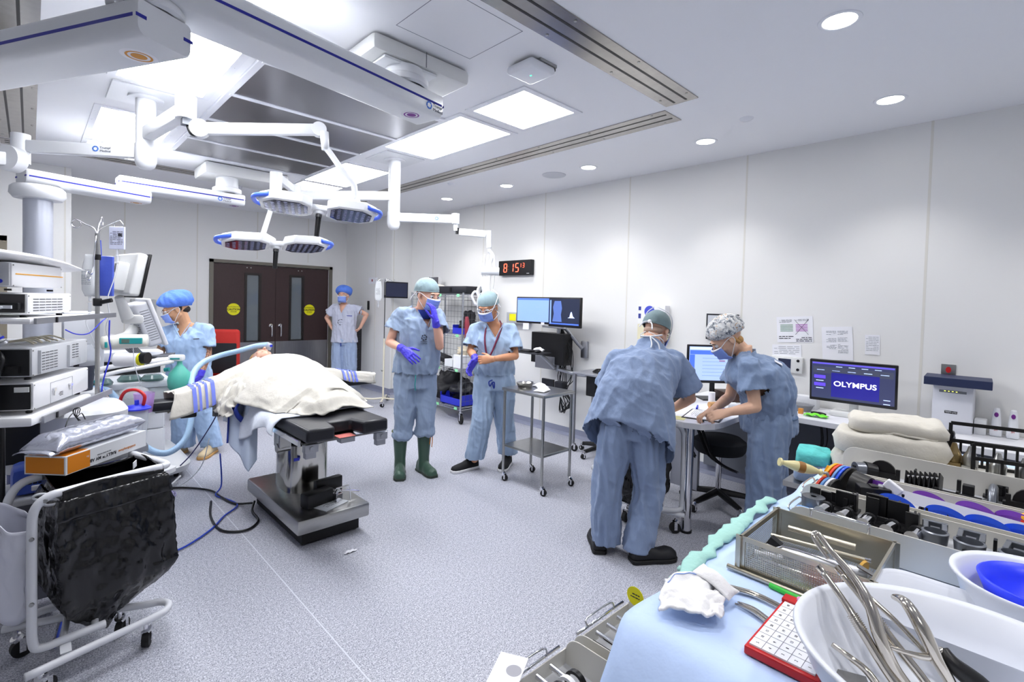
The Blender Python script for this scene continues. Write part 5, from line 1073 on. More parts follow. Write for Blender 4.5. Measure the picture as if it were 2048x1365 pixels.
g = MB(); g.box(q0(-.085, .12, 1.672), (.03, .09, .03), rot=R0, bev=.006); part('power_plug', g, BLACK, T); g = MB(); g.cyl(q0(-.0735, .075, 1.632), q0(-.077, .075, 1.632), .009, n=14); part('round_button', g, BLUE, T)
T = Thing('tower_handle', 'white curved top panel with rounded handle end on the equipment tower', 'handle', q0(.1, .2, 1.72))
g = MB(); R = []
for s_ in (-.30, -.12, .1, .30, .44, .50, .525):
    k = 1 if s_ < .45 else (.85 if s_ < .51 else .45); zc = 1.745-.035*max(0, (s_-.05)/.47)**1.6; R.append([q0(s_, .20+math.cos(a*PI/8)*.20*(1 if s_ < .35 else .95), zc+math.sin(a*PI/8)*.026*k) for a in range(16)])
g.rings(R); part('panel', g, CASE, T, smooth=2)
# tower spine and cables
T = Thing('tower_column', 'silver and blue upright spine of the equipment tower behind the units', 'column', q0(.3, .45, .8))
g = MB(); g.box(q0(.33, .46, 1.22), (.06, .10, 1.0), rot=R0, bev=.006); part('spine', g, ALU, T, smooth=True); g = MB(); g.box(q0(.297, .46, 1.22), (.004, .04, .98), rot=R0); g.box(q0(.33, .4085, 1.22), (.03, .004, .98), rot=R0); part('blue_inlay', g, M('inlay_blue', (70, 90, 210), .4), T)
cables = [('black_cable', BLACK, .014, [(-.02, .09, 1.255), (-.05, .11, 1.23), (-.04, .15, 1.12), (-.03, .16, 1.0), (-.05, .17, .8), (-.04, .17, .55)], 'thick black cable dropping behind the tower units, inner one'),
 ('black_cable', BLACK, .011, [(-.01, .12, 1.33), (-.05, .08, 1.30), (-.045, .10, 1.22), (-.05, .13, 1.05), (-.06, .14, .8)], 'black cable arching over the rear of the slotted unit'),
 ('white_cable', WHITE, .0065, [(-.035, .085, 1.522), (-.06, .12, 1.50), (-.07, .16, 1.43), (-.06, .17, 1.36), (-.08, .20, 1.25)], 'white power cable curving from the plug of the upper unit'),
 ('black_cable', BLACK, .010, [(-.10, .20, 1.12), (-.05, .14, 1.09), (-.02, .10, 1.02), (-.03, .09, .9), (-.03, .09, .6), (-.0, .10, .45)], 'long black cable hanging past the lower shelf edge'),
 ('grey_cable', GREY, .008, [(-.09, .19, 1.07), (-.06, .15, 1.06), (-.05, .13, 1.0), (-.06, .14, .9), (-.09, .16, .8)], 'grey cable with an orange collar beside the lower shelf')]
for nm, mm, r_, pts, lb in cables:
    g = MB(); g.tube([q0(*p) for p in pts], r_, n=8, smooth=5); single(nm, g, mm, lb, 'cable', q0(*pts[0]), smooth=2)
T = Thing('gas_connector', 'grey and blue round hose coupling hanging behind the slotted unit', 'connector', q0(-.05, .1, 1.38))
g = MB(); g.cyl(q0(-.055, .10, 1.41), q0(-.05, .085, 1.385), .012, n=14); g.cyl(q0(-.05, .085, 1.372), q0(-.047, .08, 1.362), .022, n=18); part('coupling', g, ALU, T, smooth=True); g = MB(); g.cyl(q0(-.052, .09, 1.393), q0(-.05, .086, 1.385), .016, n=16); part('blue_collar', g, BLUE, T)
g = MB(); g.box(q0(-.055, .15, 1.34), (.002, .07, .085), rot=R0); o = single('tag_card', g, PAPER, 'printed white tag card hanging from the rear of the slotted unit', 'tag', q0(-.055, .15, 1.34)); g = MB(); lines(g, q0(-.0565, .18, 1.375), -L0, (0, 0, 1), 8, h=.003, gap=.009, w=.06); part('printed_lines', g, INK, o)
# black curly cable on lower shelf + grey round cart with blue machine
T = Thing('cable_loop', 'small coiled black cable tied on the side rail of the lower shelf', 'cable', q0(.28, -.05, .99))
g = MB(); g.tube([q0(.28+.02*math.cos(a), -.05-.008*math.sin(a*1.7), .985+.035*math.sin(a*.9)) for a in [i*.7 for i in range(26)]], .0022, n=5, smooth=2); g.tube([q0(.28, -.05, .97), q0(.33, -.05, .98), q0(.37, -.05, .94)], .0025, n=5); g.tube([q0(.24, -.05, 1.0), q0(.16, -.06, .98), q0(.08, -.06, .86), q0(.06, -.06, .80)], .0025, n=5); part('loop', g, BLACK, T, smooth=2)
T = Thing('suction_cart', 'grey rounded cart with blue pump unit and black front, behind the hamper', 'cart', (.1, 3.75, 0))
g = MB(); g.rings([rrect(.16, 3.88, .27, .24, .14, z) for z in (.62, .90)]+[rrect(.16, 3.88, .24, .21, .13, .925)]); part('upper_body', g, M('cart_grey', (196, 198, 204), .4), T, smooth=True)
g = MB(); g.rings([rrect(.16, 3.88, .25, .22, .12, z) for z in (.10, .62)]); part('lower_body', g, M('cart_blue', (30, 48, 120), .4), T, smooth=True)
g = MB(); g.box((-.03, 3.625, .79), (.14, .02, .20), bev=.006); part('black_panel', g, BLACK, T); g = MB(); g.span((-.02, 3.60, .93), (.14, 3.72, .936)); part('black_slot', g, BLACK, T)
for x, y in ((-.02, 3.75), (.32, 3.75), (-.02, 4.02), (.32, 4.02)): caster(T, x, y, top=.11)
T = Thing('blue_pump', 'blue pump unit with vent slots standing on a white shelf behind the hamper', 'pump', (.0, 3.3, .5))
g = MB(); g.box((.055, 3.30, .70), (.24, .18, .13), bev=.03); part('housing', g, M('pump_blue', (62, 92, 190), .35), T, smooth=True)
g = MB(); [g.box((.0+.018*(k % 3), 3.2085, .74-.016*(k//3)), (.014, .002, .006)) for k in range(12)]; part('vent_slots', g, BLACK, T); g = MB(); g.box((.03, 3.205, .67), (.05, .012, .025), bev=.004); part('power_plug', g, WHITE, T)
T = Thing('pump_trolley', 'white shelf trolley under the blue pump, behind the hamper', 'trolley', (.0, 3.3, 0))
g = MB(); g.span((-.12, 3.18, .60), (.22, 3.48, .632), .008); part('shelf', g, CASEG, T); g = MB(); g.span((-.10, 3.22, .12), (.19, 3.46, .60), .01); part('cabinet', g, M('cabinet_grey', (110, 112, 122), .5), T)
for x, y in ((-.07, 3.26), (.16, 3.26), (-.07, 3.42), (.16, 3.42)): caster(T, x, y, top=.12)
T = Thing('cable_coil', 'black cable coil held by a blue strap beside the hamper bag', 'cable', (.1, 3.15, .5))
g = MB(); g.tube([(.11+.07*math.cos(a), 3.14+.012*math.sin(a*.31), .47+.10*math.sin(a)) for a in [i*.45 for i in range(60)]], .007, n=6, smooth=2); part('coil', g, BLACK, T, smooth=2); g = MB(); g.box((.085, 3.13, .575), (.06, .03, .02), rz=-.2); part('strap', g, BLUE, T)
# ---- IV pole with bags
T = Thing('infusion_pole', 'tall steel infusion pole with four curled hooks beside the equipment tower', 'infusion stand', (.312, 4.13, 0))
g = MB(); g.cyl((.312, 4.13, .93), (.312, 4.16, 1.97), .0125, n=14); part('upper_tube', g, STEEL, T, smooth=True)
g = MB(); g.cyl((.312, 4.13, .06), (.312, 4.13, .93), .021, n=16); part('lower_tube', g, WHITE, T, smooth=True)
g = MB(); g.cyl((.312, 4.158, 1.80), (.312, 4.158, 1.835), .018, n=14); part('collar', g, BLACK, T, smooth=True)
for dx, dy, zz in ((-.10, .05, .08), (.10, -.05, .09), (.03, .10, .115), (-.05, -.09, -.20)):
    g = MB(); b0 = V((.312, 4.16, 1.95 if zz > 0 else 1.90)); e = V((dx, dy, 0)); pts = [b0, b0+e*.15+V((0, 0, .05)), b0+e*.55+V((0, 0, zz*.9)), b0+e+V((0, 0, zz+.02))]
    ed = e.normalized(); c = b0+e+V((0, 0, zz-.006)); pts += [c+ed*(.025*math.sin(a))+V((0, 0, .026*math.cos(a))) for a in [.6, 1.4, 2.2, 3.1, 4, 4.8, 5.5]]
    g.tube(pts, .004, n=6); part('hook', g, CHROME, T, smooth=2)
for k in range(5):
    a = 2*PI*k/5+.3; g = MB(); g.tube([(.312, 4.13, .11), (.312+.12*math.cos(a), 4.13+.12*math.sin(a), .10), (.312+.27*math.cos(a), 4.13+.27*math.sin(a), .075)], .014, n=8); part('leg', g, WHITE, T, smooth=2); caster(T, .312+.27*math.cos(a), 4.13+.27*math.sin(a), (math.cos(a), math.sin(a), 0), r=.025, top=.07)
g = MB(); g.box((.312, 4.145, 1.53), (.045, .045, .05), bev=.006); g.cyl((.33, 4.13, 1.53), (.38, 4.10, 1.545), .014, n=10); part('pole_clamp', g, BLACK, T, smooth=True)
def fluid_bag(nm, lb, c, w_, h_, r=(.719, -.695, 0), col=CLEAR, t=.028, txt=True, seed=0):
    T = Thing(nm, lb, 'infusion bag', c); c = V(c); r = V(r); n = r.cross(V((0, 0, 1)))
    g = MB(); R = []
    for i in range(13):
        v = i/12; k = (.62+.38*math.sin(min(1, v*2.2)*PI/2)) if v < .45 else (1 if v < .85 else 1-(v-.85)*2.6); tt = t*math.sin(PI*(.08+.84*v))*(.7+.5*v)
        R.append([c+r*math.cos(a*PI/12)*w_/2*k+n*math.sin(a*PI/12)*tt+V((0, 0, h_/2-h_*v)) for a in range(24)])
    g.rings(R); b_ = part('bag', g, col, T, smooth=2)
    if txt: g = MB(); lines(g, c+n*(t*.9+.004)+V((0, 0, h_*.12))-r*w_*.3, r, (0, 0, 1), 9, seed=seed, h=.003, gap=.011, w=w_*.6); part('printed_lines', g, GTXT, T)
    g = MB(); g.cyl(c-V((0, 0, h_/2)), c-V((0, 0, h_/2+.03)), .007, n=8); g.cyl(c-V((0, 0, h_/2+.04)), c-V((0, 0, h_/2+.10)), .009, n=10); part('drip_chamber', g, CLEAR, T, smooth=True); return T
BAGF = M('bag_film', (232, 235, 238), .15, alpha=.72)
fluid_bag('saline_bag', 'big clear saline bag hanging left of the steel infusion pole', (.278, 4.19, 1.70), .10, .27, col=BAGF, txt=True)
T = Thing('drug_bag', 'flat printed drug bag hanging from the right hook of the infusion pole', 'infusion bag', (.40, 4.10, 1.95))
g = MB(); c = V((.405, 4.085, 1.945)); rr_ = V((.719, -.695, 0)); RR = Matrix((rr_, V((.695, .719, 0)), V((0, 0, 1)))).transposed(); g.box(c, (.10, .012, .145), rot=RR, bev=.004); o = part('bag', g, M('bag_print', (206, 210, 232), .35), T)
g = MB(); lines(g, c-V((.695, .719, 0))*.007-rr_*.04+V((0, 0, .04)), rr_, (0, 0, 1), 9, h=.003, gap=.010, w=.08); g.box(c-V((.695, .719, 0))*.007+rr_*.022+V((0, 0, .02)), (.024, .001, .016), rot=RR); part('printed_lines', g, INK, o)
g = MB(); g.cyl(c-V((0, 0, .072)), c-V((0, 0, .11)), .006, n=8); g.cyl(c-V((0, 0, .112)), c-V((0, 0, .16)), .009, n=10); part('drip_chamber', g, CLEAR, T)
for pts, lb, r_, mm in (([(.405, 4.085, 1.78), (.39, 4.10, 1.68), (.36, 4.12, 1.55), (.37, 4.12, 1.45), (.36, 4.2, 1.35), (.42, 4.4, 1.2)], 'thin clear line from the printed drug bag', .003, WHITE),
    ([(.278, 4.19, 1.46), (.26, 4.2, 1.40), (.29, 4.2, 1.30), (.33, 4.2, 1.16), (.30, 4.15, 1.08), (.35, 4.2, .95), (.42, 4.3, .80)], 'thin clear line from the big saline bag', .003, WHITE),
    ([(.15, 3.9, 1.37), (.2, 3.95, 1.34), (.26, 3.95, 1.345), (.32, 4.0, 1.41), (.36, 4.1, 1.44)], 'blue cable looping under the upper tower rail', .0035, BLUE),
    ([(.36, 4.0, 1.42), (.36, 4.02, 1.3), (.37, 4.05, 1.2), (.33, 4.05, 1.0), (.32, 4.05, .75)], 'blue cable hanging straight beside the infusion pole', .004, BLUE),
    ([(.52, 4.35, 1.25), (.53, 4.36, 1.1), (.56, 4.4, .98), (.60, 4.6, .9)], 'thin white line running down in front of the syringe pump', .0025, WHITE)):
    g = MB(); g.tube(pts, r_, n=6, smooth=5); single('infusion_line' if mm is WHITE else 'blue_cable', g, mm, lb, 'tube' if mm is WHITE else 'cable', pts[0], smooth=2)
T = Thing('syringe_pump', 'cream syringe pump with a teal keypad clamped by the infusion pole', 'pump', (.47, 4.35, 1.25))
g = MB(); a = V((.36, 4.42, 1.245)); bq = V((.60, 4.33, 1.262)); g.tube([a, a.lerp(bq, .5), bq], [.045, .05, .042], n=16); part('body', g, M('pump_cream', (226, 226, 216), .35), T, smooth=2)
g = MB(); g.box((.505, 4.315, 1.262), (.13, .02, .042), rz=-.37, bev=.004); o = part('keypad', g, TEAL, T); g = MB(); g.box((.475, 4.316, 1.262), (.045, .006, .026), rz=-.37); part('display', g, M('lcd_grey', (90, 110, 100), .3), o); g = MB(); g.box((.375, 4.368, 1.235), (.016, .012, .04), bev=.003); part('clamp_tab', g, TEAL, T)
T = Thing('vaporizer', 'white cylinder dial with a yellow and black face beside the gloved hand', 'dial', (.5, 4.55, 1.1))
g = MB(); g.cyl((.46, 4.66, 1.10), (.585, 4.56, 1.10), .05, n=28); part('cylinder', g, CASE, T, smooth=True); g = MB(); g.cyl((.585, 4.56, 1.105), (.60, 4.548, 1.105), .046, n=24); part('yellow_face', g, M('yellow_plastic', (224, 220, 30), .4), T); g = MB(); g.cyl((.60, 4.548, 1.115), (.63, 4.52, 1.115), .043, n=20); part('black_knob', g, BLACK, T, smooth=True)
# ---- monitors
RT = V((.719, -.695, 0)); FW = V((.695, .719, 0)); UP = V((0, 0, 1))
T = Thing('patient_monitor', 'large white tilted monitor seen from behind with a black front bezel', 'monitor', (.52, 4.9, 1.55))
RM = Matrix.Rotation(-.77+PI*.36, 3, 'Z') @ Matrix.Rotation(.16, 3, 'X'); c = V((.555, 4.90, 1.735))
fr = V((.88, .20, -.02)).normalized(); rr_ = V((0, 0, 1)).cross(fr).normalized(); uu = fr.cross(rr_); RR = Matrix((fr, rr_, uu)).transposed() @ Matrix.Rotation(.16, 3, 'Y')
g = MB(); g.box(c, (.075, .40, .33), rot=RR, bev=.02, seg=3); part('back_shell', g, OFFW, T, smooth=True)
g = MB(); g.box(c+RR @ V((.045, 0, 0)), (.02, .415, .345), rot=RR, bev=.008); part('front_bezel', g, BLACK, T, smooth=True)
g = MB(); g.box(c+RR @ V((-.07, .02, -.03)), (.09, .24, .22), rot=RR, bev=.02); part('rear_hump', g, OFFW, T, smooth=True)
g = MB(); [g.box(c+RR @ V((-.1155, -.07, .055-.011*k)), (.002, .04, .005), rot=RR) for k in range(6)]; part('vent_slots', g, INK, T)
g = MB(); g.cyl((.50, 4.92, 1.56), (.56, 5.0, 1.40), .03, .045, n=16); g.box((.60, 5.05, 1.38), (.14, .10, .07), bev=.02); part('neck', g, OFFW, T, smooth=True)
T = Thing('ventilator_screen', 'pale grey tilted screen unit with a column of vent slots on its side', 'monitor', (.68, 5.3, 1.25))
fr = V((.93, .12, 0)).normalized(); rr_ = UP.cross(fr).normalized(); RR = Matrix((fr, rr_, UP)).transposed() @ Matrix.Rotation(-.33, 3, 'Y'); c = V((.70, 5.28, 1.33))
g = MB(); g.box(c, (.115, .30, .38), rot=RR, bev=.025, seg=3); part('shell', g, M('screen_shell', (214, 216, 224), .4), T, smooth=True)
g = MB(); g.box(c+RR @ V((.065, 0, 0)), (.03, .34, .42), rot=RR, bev=.012, seg=3); part('front_frame', g, M('screen_frame', (224, 225, 232), .4), T, smooth=True)
g = MB(); [g.box(c+RR @ V((.005, -.1505, .12-.021*k)), (.065, .003, .006), rot=RR) for k in range(13)]; [g.box(c+RR @ V((-.0585, -.05, .12-.021*k)), (.003, .14, .006), rot=RR) for k in range(13)]; part('vent_slots', g, GREY, T)
g = MB(); g.tube([(.45, 5.0, 1.22), (.50, 5.06, 1.21), (.58, 5.14, 1.24), (.63, 5.2, 1.30)], [.05, .048, .04, .04], n=14); g.box((.60, 5.3, 1.20), (.12, .16, .10), bev=.02); part('arm', g, OFFW, T, smooth=2)
g = MB()
for k in range(7): g.tube([(.52+.02*k, 5.0+.02*k, 1.20-.01*k), (.60+.02*k, 5.05, 1.10-.008*k), (.75+.01*k, 5.05+.02*k, 1.07), (.9, 5.1, 1.06+.004*k)], .006, n=6)
single('cable_bundle', g, M('grey_cable_bundle', (96, 98, 106), .5), 'tangle of grey and black cables under the vented screen unit', 'cable', (.6, 5.05, 1.1), smooth=2)
# ---- anaesthesia machine
T = Thing('anaesthesia_machine', 'white anaesthesia machine with drawers, worktop and rounded base left of the patient', 'medical machine', (.5, 5.5, 0))
g = MB(); g.span((.28, 5.18, .20), (.84, 5.80, .60), .012); cb = part('cabinet', g, M('machine_white', (218, 220, 226), .4), T, smooth=True)
for z0, z1 in ((.22, .43), (.44, .59)):
    g = MB(); g.span((.60, 5.166, z0), (.83, 5.18, z1), .005); d = part('drawer', g, M('machine_white'), T, smooth=True); g = MB(); g.span((.60, 5.160, z1-.09), (.612, 5.166, z1-.03)); part('handle', g, BLACK, d)
    g = MB(); g.span((.84, 5.22, z0), (.853, 5.76, z1), .005); part('side_drawer', g, M('machine_white'), T, smooth=True)
g = MB(); g.span((.22, 5.10, .80), (.90, 5.86, .855), .015); wt = part('worktop', g, M('machine_white'), T, smooth=True)
g = MB(); g.span((.24, 5.12, .66), (.88, 5.84, .80), .01); part('upper_drawer', g, CASEG, T, smooth=True); g = MB(); g.span((.24, 5.113, .72), (.46, 5.12, .79)); d = part('drawer_front', g, CASE, T); g = MB(); g.cyl((.36, 5.112, .745), (.36, 5.108, .745), .018, n=16, sq=.5); part('teal_badge', g, TEAL, d)
g = MB(); g.span((.30, 5.14, .61), (.86, 5.80, .66)); part('dark_rail', g, BLACK, T)
g = MB(); g.rings([rrect(.60, 5.42, .42, .46, .2, .07), rrect(.60, 5.42, .43, .47, .2, .12), rrect(.60, 5.42, .36, .38, .18, .20)]); part('base', g, M('base_grey', (204, 206, 210), .4), T, smooth=True)
g = MB(); g.rings([rrect(.66, 5.06, .24, .17, .12, .10), rrect(.66, 5.06, .24, .17, .12, .135), rrect(.66, 5.06, .2, .13, .1, .15)]); part('foot_rest', g, CASE, T, smooth=True)
for x, y in ((.28, 5.1), (.92, 5.15), (.28, 5.78), (.92, 5.78)): caster(T, x, y, (0, -1, 0), r=.045, top=.11)
g = MB(); g.span((.20, 5.5, .855), (.46, 5.86, 1.42), .012); g.span((.46, 5.6, .98), (.90, 5.86, 1.06), .01); part('rear_column', g, M('machine_white'), T, smooth=True)
g = MB(); g.span((.47, 5.62, .86), (.88, 5.84, .975)); part('dark_bay', g, BLACK, T)
g = MB(); g.tube([(.27, 5.10, .90), (.33, 5.0, .97), (.45, 4.97, 1.01), (.62, 4.96, 1.03), (.80, 4.95, 1.05), (.88, 4.94, 1.065)], .018, n=10); part('bag_arm', g, CASE, T, smooth=2); g = MB(); g.tube([(.27, 5.06, .88), (.35, 4.96, .93), (.5, 4.93, .975), (.66, 4.92, 1.0), (.86, 4.92, 1.035)], .016, n=10); part('bag_arm', g, CASE, T, smooth=2)
g = MB(); g.box((.885, 4.94, 1.06), (.11, .08, .05), rz=-.5, bev=.014); o = part('bag_mount', g, CASE, T, smooth=True); g = MB(); g.box((.865, 4.90, 1.058), (.07, .006, .012), rz=-.5); part('teal_mark', g, TEAL, o)
for x, y in ((.40, 5.08), (.6, 5.2), (.75, 5.15)): g = MB(); g.lathe([(.001, .856), (.08, .857), (.085, .875), (.06, .905), (.001, .91)], (x, y, 0), n=20, sx=1, sy=.8); part('glass_dome', g, M('dome_green', (90, 130, 126), .08, alpha=.7), T, smooth=True)
for p in ((.33, 5.04, .90), (.24, 5.10, .87), (.82, 5.06, .95)): g = MB(); g.cyl(p, V(p)+V((.03, -.02, .005)), .017, n=12); part('teal_port', g, TEAL, T, smooth=True)
g = MB(); g.lathe([(.018, 0), (.02, -.03), (.035, -.05), (.075, -.10), (.088, -.16), (.082, -.22), (.05, -.27), (.01, -.29)], (.905, 4.93, 1.035), n=28); single('breathing_bag', g, M('bag_green', (92, 190, 172), .45, bump=.4, bscale=9), 'sea green breathing bag hanging from the machine arm', 'breathing bag', (.905, 4.93, .9), smooth=2)
T = Thing('circuit_mask', 'clear breathing mask with an orange connector on the blue hose end', 'mask', (.36, 5.0, .8))
g = MB(); g.lathe([(.05, 0), (.055, .02), (.03, .06), (.015, .075)], (.36, 4.99, .79), n=18, axis=(1, -.4, .1)); part('cone', g, M('mask_clear', (230, 232, 240), .1, alpha=.55), T, smooth=2); g = MB(); g.cyl((.43, 4.95, .80), (.48, 4.93, .795), .016, n=12); part('connector', g, M('connector_orange', (232, 160, 60), .4), T, smooth=True)
g = MB(); g.ball((.60, 4.93, .80), (.10, .06, .05)); part('plastic_bag', g, M('poly_bag', (235, 236, 240), .1, alpha=.4, bump=1, bscale=25), T, smooth=2)
# suction canister
T = Thing('suction_canister', 'clear suction canister with a blue lid and red tube below the machine', 'canister', (.50, 4.0, .6))
g = MB(); g.lathe([(.05, .60), (.062, .80), (.066, .845)], (.50, 4.0, 0), n=28); part('jar', g, CLEAR, T, smooth=True); g = MB(); g.lathe([(.001, .90), (.012, .90), (.013, .87), (.05, .865), (.078, .85), (.078, .842), (.06, .838)], (.50, 4.0, 0), n=28); part('lid', g, BLUE, T, smooth=True)
g = MB(); g.tube([(.53, 3.97, .87), (.535, 3.96, .93), (.50, 4.0, .965), (.45, 4.05, .955), (.425, 4.08, .90), (.42, 4.09, .80)], .010, n=10, smooth=5); part('red_tube', g, RED, T, smooth=2); g = MB(); g.lathe([(.06, .93), (.055, .88), (.045, .80)], (.55, 4.08, 0), n=20); part('liner', g, M('liner_pink', (196, 150, 220), .3, alpha=.5), T)
g = MB(); g.span((.44, 3.98, .56), (.56, 4.10, .60)); g.span((.50, 4.06, .1), (.54, 4.10, .56)); part('holder', g, ALU, T); g = MB(); g.cyl((.52, 4.08, .0), (.52, 4.08, .1), .06, n=20); part('holder_foot', g, ALU, T)
T = Thing('waste_basket', 'dark wire basket on the grey wall unit behind the tower', 'basket', (.2, 4.45, .9))
g = MB(); g.lathe([(.075, .93), (.09, 1.10), (.092, 1.12)], (.235, 4.42, 0), n=24); part('basket', g, M('basket_dark', (46, 50, 66), .5), T, smooth=True); g = MB(); g.lathe([(.094, 1.10), (.096, 1.20), (.07, 1.24)], (.235, 4.42, 0), n=24); part('plastic_top', g, CLEAR, T, smooth=True)
g = MB(); g.span((.14, 4.30, .55), (.34, 4.54, .93), .02); part('stand', g, CASEG, T, smooth=True); g = MB(); g.cyl((.24, 4.42, 0), (.24, 4.42, .55), .04, n=16); g.cyl((.24, 4.42, 0), (.24, 4.42, .03), .16, n=24); part('pedestal', g, CASEG, T, smooth=True)
# blue drug pack behind pole
g = MB(); g.box((.35, 4.20, 1.70), (.12, .02, .26), rot=Matrix.Rotation(-.77, 3, 'Z'), bev=.006); g.cyl((.335, 4.19, 1.83), (.33, 4.185, 1.93), .003, n=6); single('blue_pouch', g, M('pouch_blue', (84, 106, 214), .3, bump=.6, bscale=12, alpha=.92), 'translucent blue pouch hanging behind the infusion pole', 'pouch', (.35, 4.2, 1.57), smooth=True)
# chair, glove boxes and socket behind
T = Thing('office_chair', 'red and black high-backed swivel chair behind the anaesthetist', 'chair', (1.72, 7.2, 0))
CH = V((1.70, 7.25, 0)); cr = V((.8, -.6, 0)); cf_ = V((-.6, -.8, 0)); RC = Matrix((cr, -cf_, UP)).transposed(); REDF = M('red_fabric', (176, 40, 34), .8, bump=.2, bscale=60); BKF = M('black_fabric', (26, 28, 34), .85)
g = MB(); g.box(CH+V((0, 0, .48)), (.50, .48, .09), rot=RC, bev=.03); part('seat', g, REDF, T, smooth=True); g = MB(); g.box(CH-cf_*.24+V((0, 0, .83)), (.44, .09, .62), rot=RC, bev=.04, seg=3); part('backrest', g, REDF, T, smooth=True)
g = MB(); g.box(CH-cf_*.185+V((0, 0, .76)), (.40, .03, .40), rot=RC, bev=.012); part('back_pad', g, BKF, T, smooth=True)
for q in (-1, 1): g = MB(); g.tube([CH+cr*q*.25+V((0, 0, .44)), CH+cr*q*.30+V((0, 0, .5)), CH+cr*q*.30+V((0, 0, .66))], .015, n=8); g.box(CH+cr*q*.30+V((0, 0, .675)), (.06, .24, .03), rot=RC, bev=.01); part('armrest', g, BLACK, T, smooth=True)
g = MB(); g.cyl(CH+V((0, 0, .10)), CH+V((0, 0, .44)), .025, n=14); part('gas_post', g, BLACK, T, smooth=True)
for k in range(5): a = 2*PI*k/5; e_ = CH+V((.28*math.cos(a), .28*math.sin(a), 0)); g = MB(); g.tube([CH+V((0, 0, .11)), e_+V((0, 0, .08))], [.025, .016], n=8, smooth=1); part('leg', g, BLACK, T, smooth=True); caster(T, e_.x, e_.y, (math.cos(a), math.sin(a), 0), r=.025, top=.08)
T = Thing('glove_dispenser', 'clear wall dispenser holding wrapped packs on the back wall', 'dispenser', (1.19, 9.0, 1.2))
g = MB(); g.span((1.04, 8.90, 1.24), (1.34, 9.035, 1.50), .01); part('holder', g, M('dispenser_clear', (200, 204, 208), .15, alpha=.45), T); g = MB(); [g.ball((1.10+.06*k, 8.97, 1.33+.02*(k % 2)), (.05, .05, .06)) for k in range(4)]; part('packs', g, PAPER, T, smooth=2, kind='stuff'); g = MB(); g.span((1.04, 8.90, 1.19), (1.34, 9.035, 1.24)); part('tray', g, GREY, T)
g = MB(); g.span((1.23, 9.028, 1.09), (1.31, 9.04, 1.22), .003); single('switch_plate', g, STEEL, 'small steel switch plate on the back wall below the dispenser', 'switch', (1.27, 9.04, 1.15))
# floor cables
for pts, r_, mm, nm, lb in (([(1.22, 4.05, .02), (1.12, 4.15, .012), (1.08, 4.35, .012), (1.05, 4.55, .012), (.9, 4.75, .012), (.6, 4.95, .012), (.4, 5.3, .012)], .008, BLACK, 'black_cable', 'black cable running across the floor to the machine'),
    ([(1.22, 4.0, .05), (1.18, 3.92, .012), (1.16, 3.72, .012), (1.05, 3.62, .012), (.93, 3.72, .012), (.93, 4.0, .012), (1.0, 4.3, .012)], .008, BLACK, 'black_cable', 'black cable looping on the floor beside the table base'),
    ([(1.12, 4.55, .30), (1.12, 4.5, .06), (1.06, 4.42, .012), (1.10, 4.28, .012), (1.13, 4.1, .012), (1.0, 3.95, .012), (.88, 3.78, .012), (.70, 3.62, .012), (.55, 3.58, .012), (.35, 3.55, .012), (.15, 3.3, .012), (.08, 2.95, .012)], .006, M('blue_cable', (40, 70, 190), .4), 'blue_cable', 'blue cable snaking across the floor from table to hamper'),
    ([(1.14, 4.6, .70), (1.1, 4.75, .5), (.98, 4.95, .2), (.8, 5.0, .03), (.6, 4.75, .012), (.5, 4.5, .012)], .005, M('navy_cable', (40, 44, 100), .4), 'navy_cable', 'dark blue cable sagging from the table head to the floor'),
    ([(1.03, 4.5, .45), (1.0, 4.62, .2), (.9, 4.8, .02), (.75, 4.75, .01), (.55, 4.55, .01), (.45, 4.4, .01)], .004, WHITE, 'white_tube', 'thin white tube from the hanging drape down to the floor')):
    g = MB(); g.tube(pts, r_, n=6, smooth=7); single(nm, g, mm, lb, 'cable', (pts[0][0], pts[0][1], 0), smooth=2)
T = Thing('tubing_coil', 'loose coil of clear violet tubing on the floor by the hamper', 'tubing', (.65, 4.6, 0))
g = MB(); g.tube([(.68+(.15+.01*math.sin(a*.37))*math.cos(a), 4.66+(.14)*math.sin(a), .008+.004*(i % 3)) for i, a in enumerate([k*.5 for k in range(40)])], .004, n=6, smooth=2); part('coil', g, M('tube_violet', (190, 184, 226), .2, alpha=.7), T, smooth=2)
T = Thing('foot_pedal', 'small white wheeled foot pedal on the floor by the machine base', 'pedal', (.72, 4.78, 0)); g = MB(); g.box((.72, 4.80, .03), (.16, .12, .05), bev=.02); part('body', g, CASEG, T, smooth=True); g = MB(); g.tube([(.64, 4.76, .03), (.66, 4.70, .04), (.78, 4.70, .04), (.82, 4.78, .04), (.92, 4.95, .05)], .008, n=8); part('handle', g, CASEG, T, smooth=2)
def tape(u, v): return (1.45+.035*(u-.5)*2*(1+.3*math.sin(v*6)), 2.91+.03*(v-.5), .004+.006*abs(math.sin(u*7+v*5)))
g = MB(); g.grid(12, 6, tape); single('crumpled_tape', g, PAPER, 'small crumpled white tape alone on the open floor', 'tape', (1.45, 2.91, 0), smooth=2, solid=.001)
# ================================================================ right side: racks, trolleys, wall station
def struct_note(): pass
WIREM = M('wire_chrome', (188, 190, 196), .25, .9); SCR = lambda n, c, e=1.2: M(n, c, .3, emit=e)
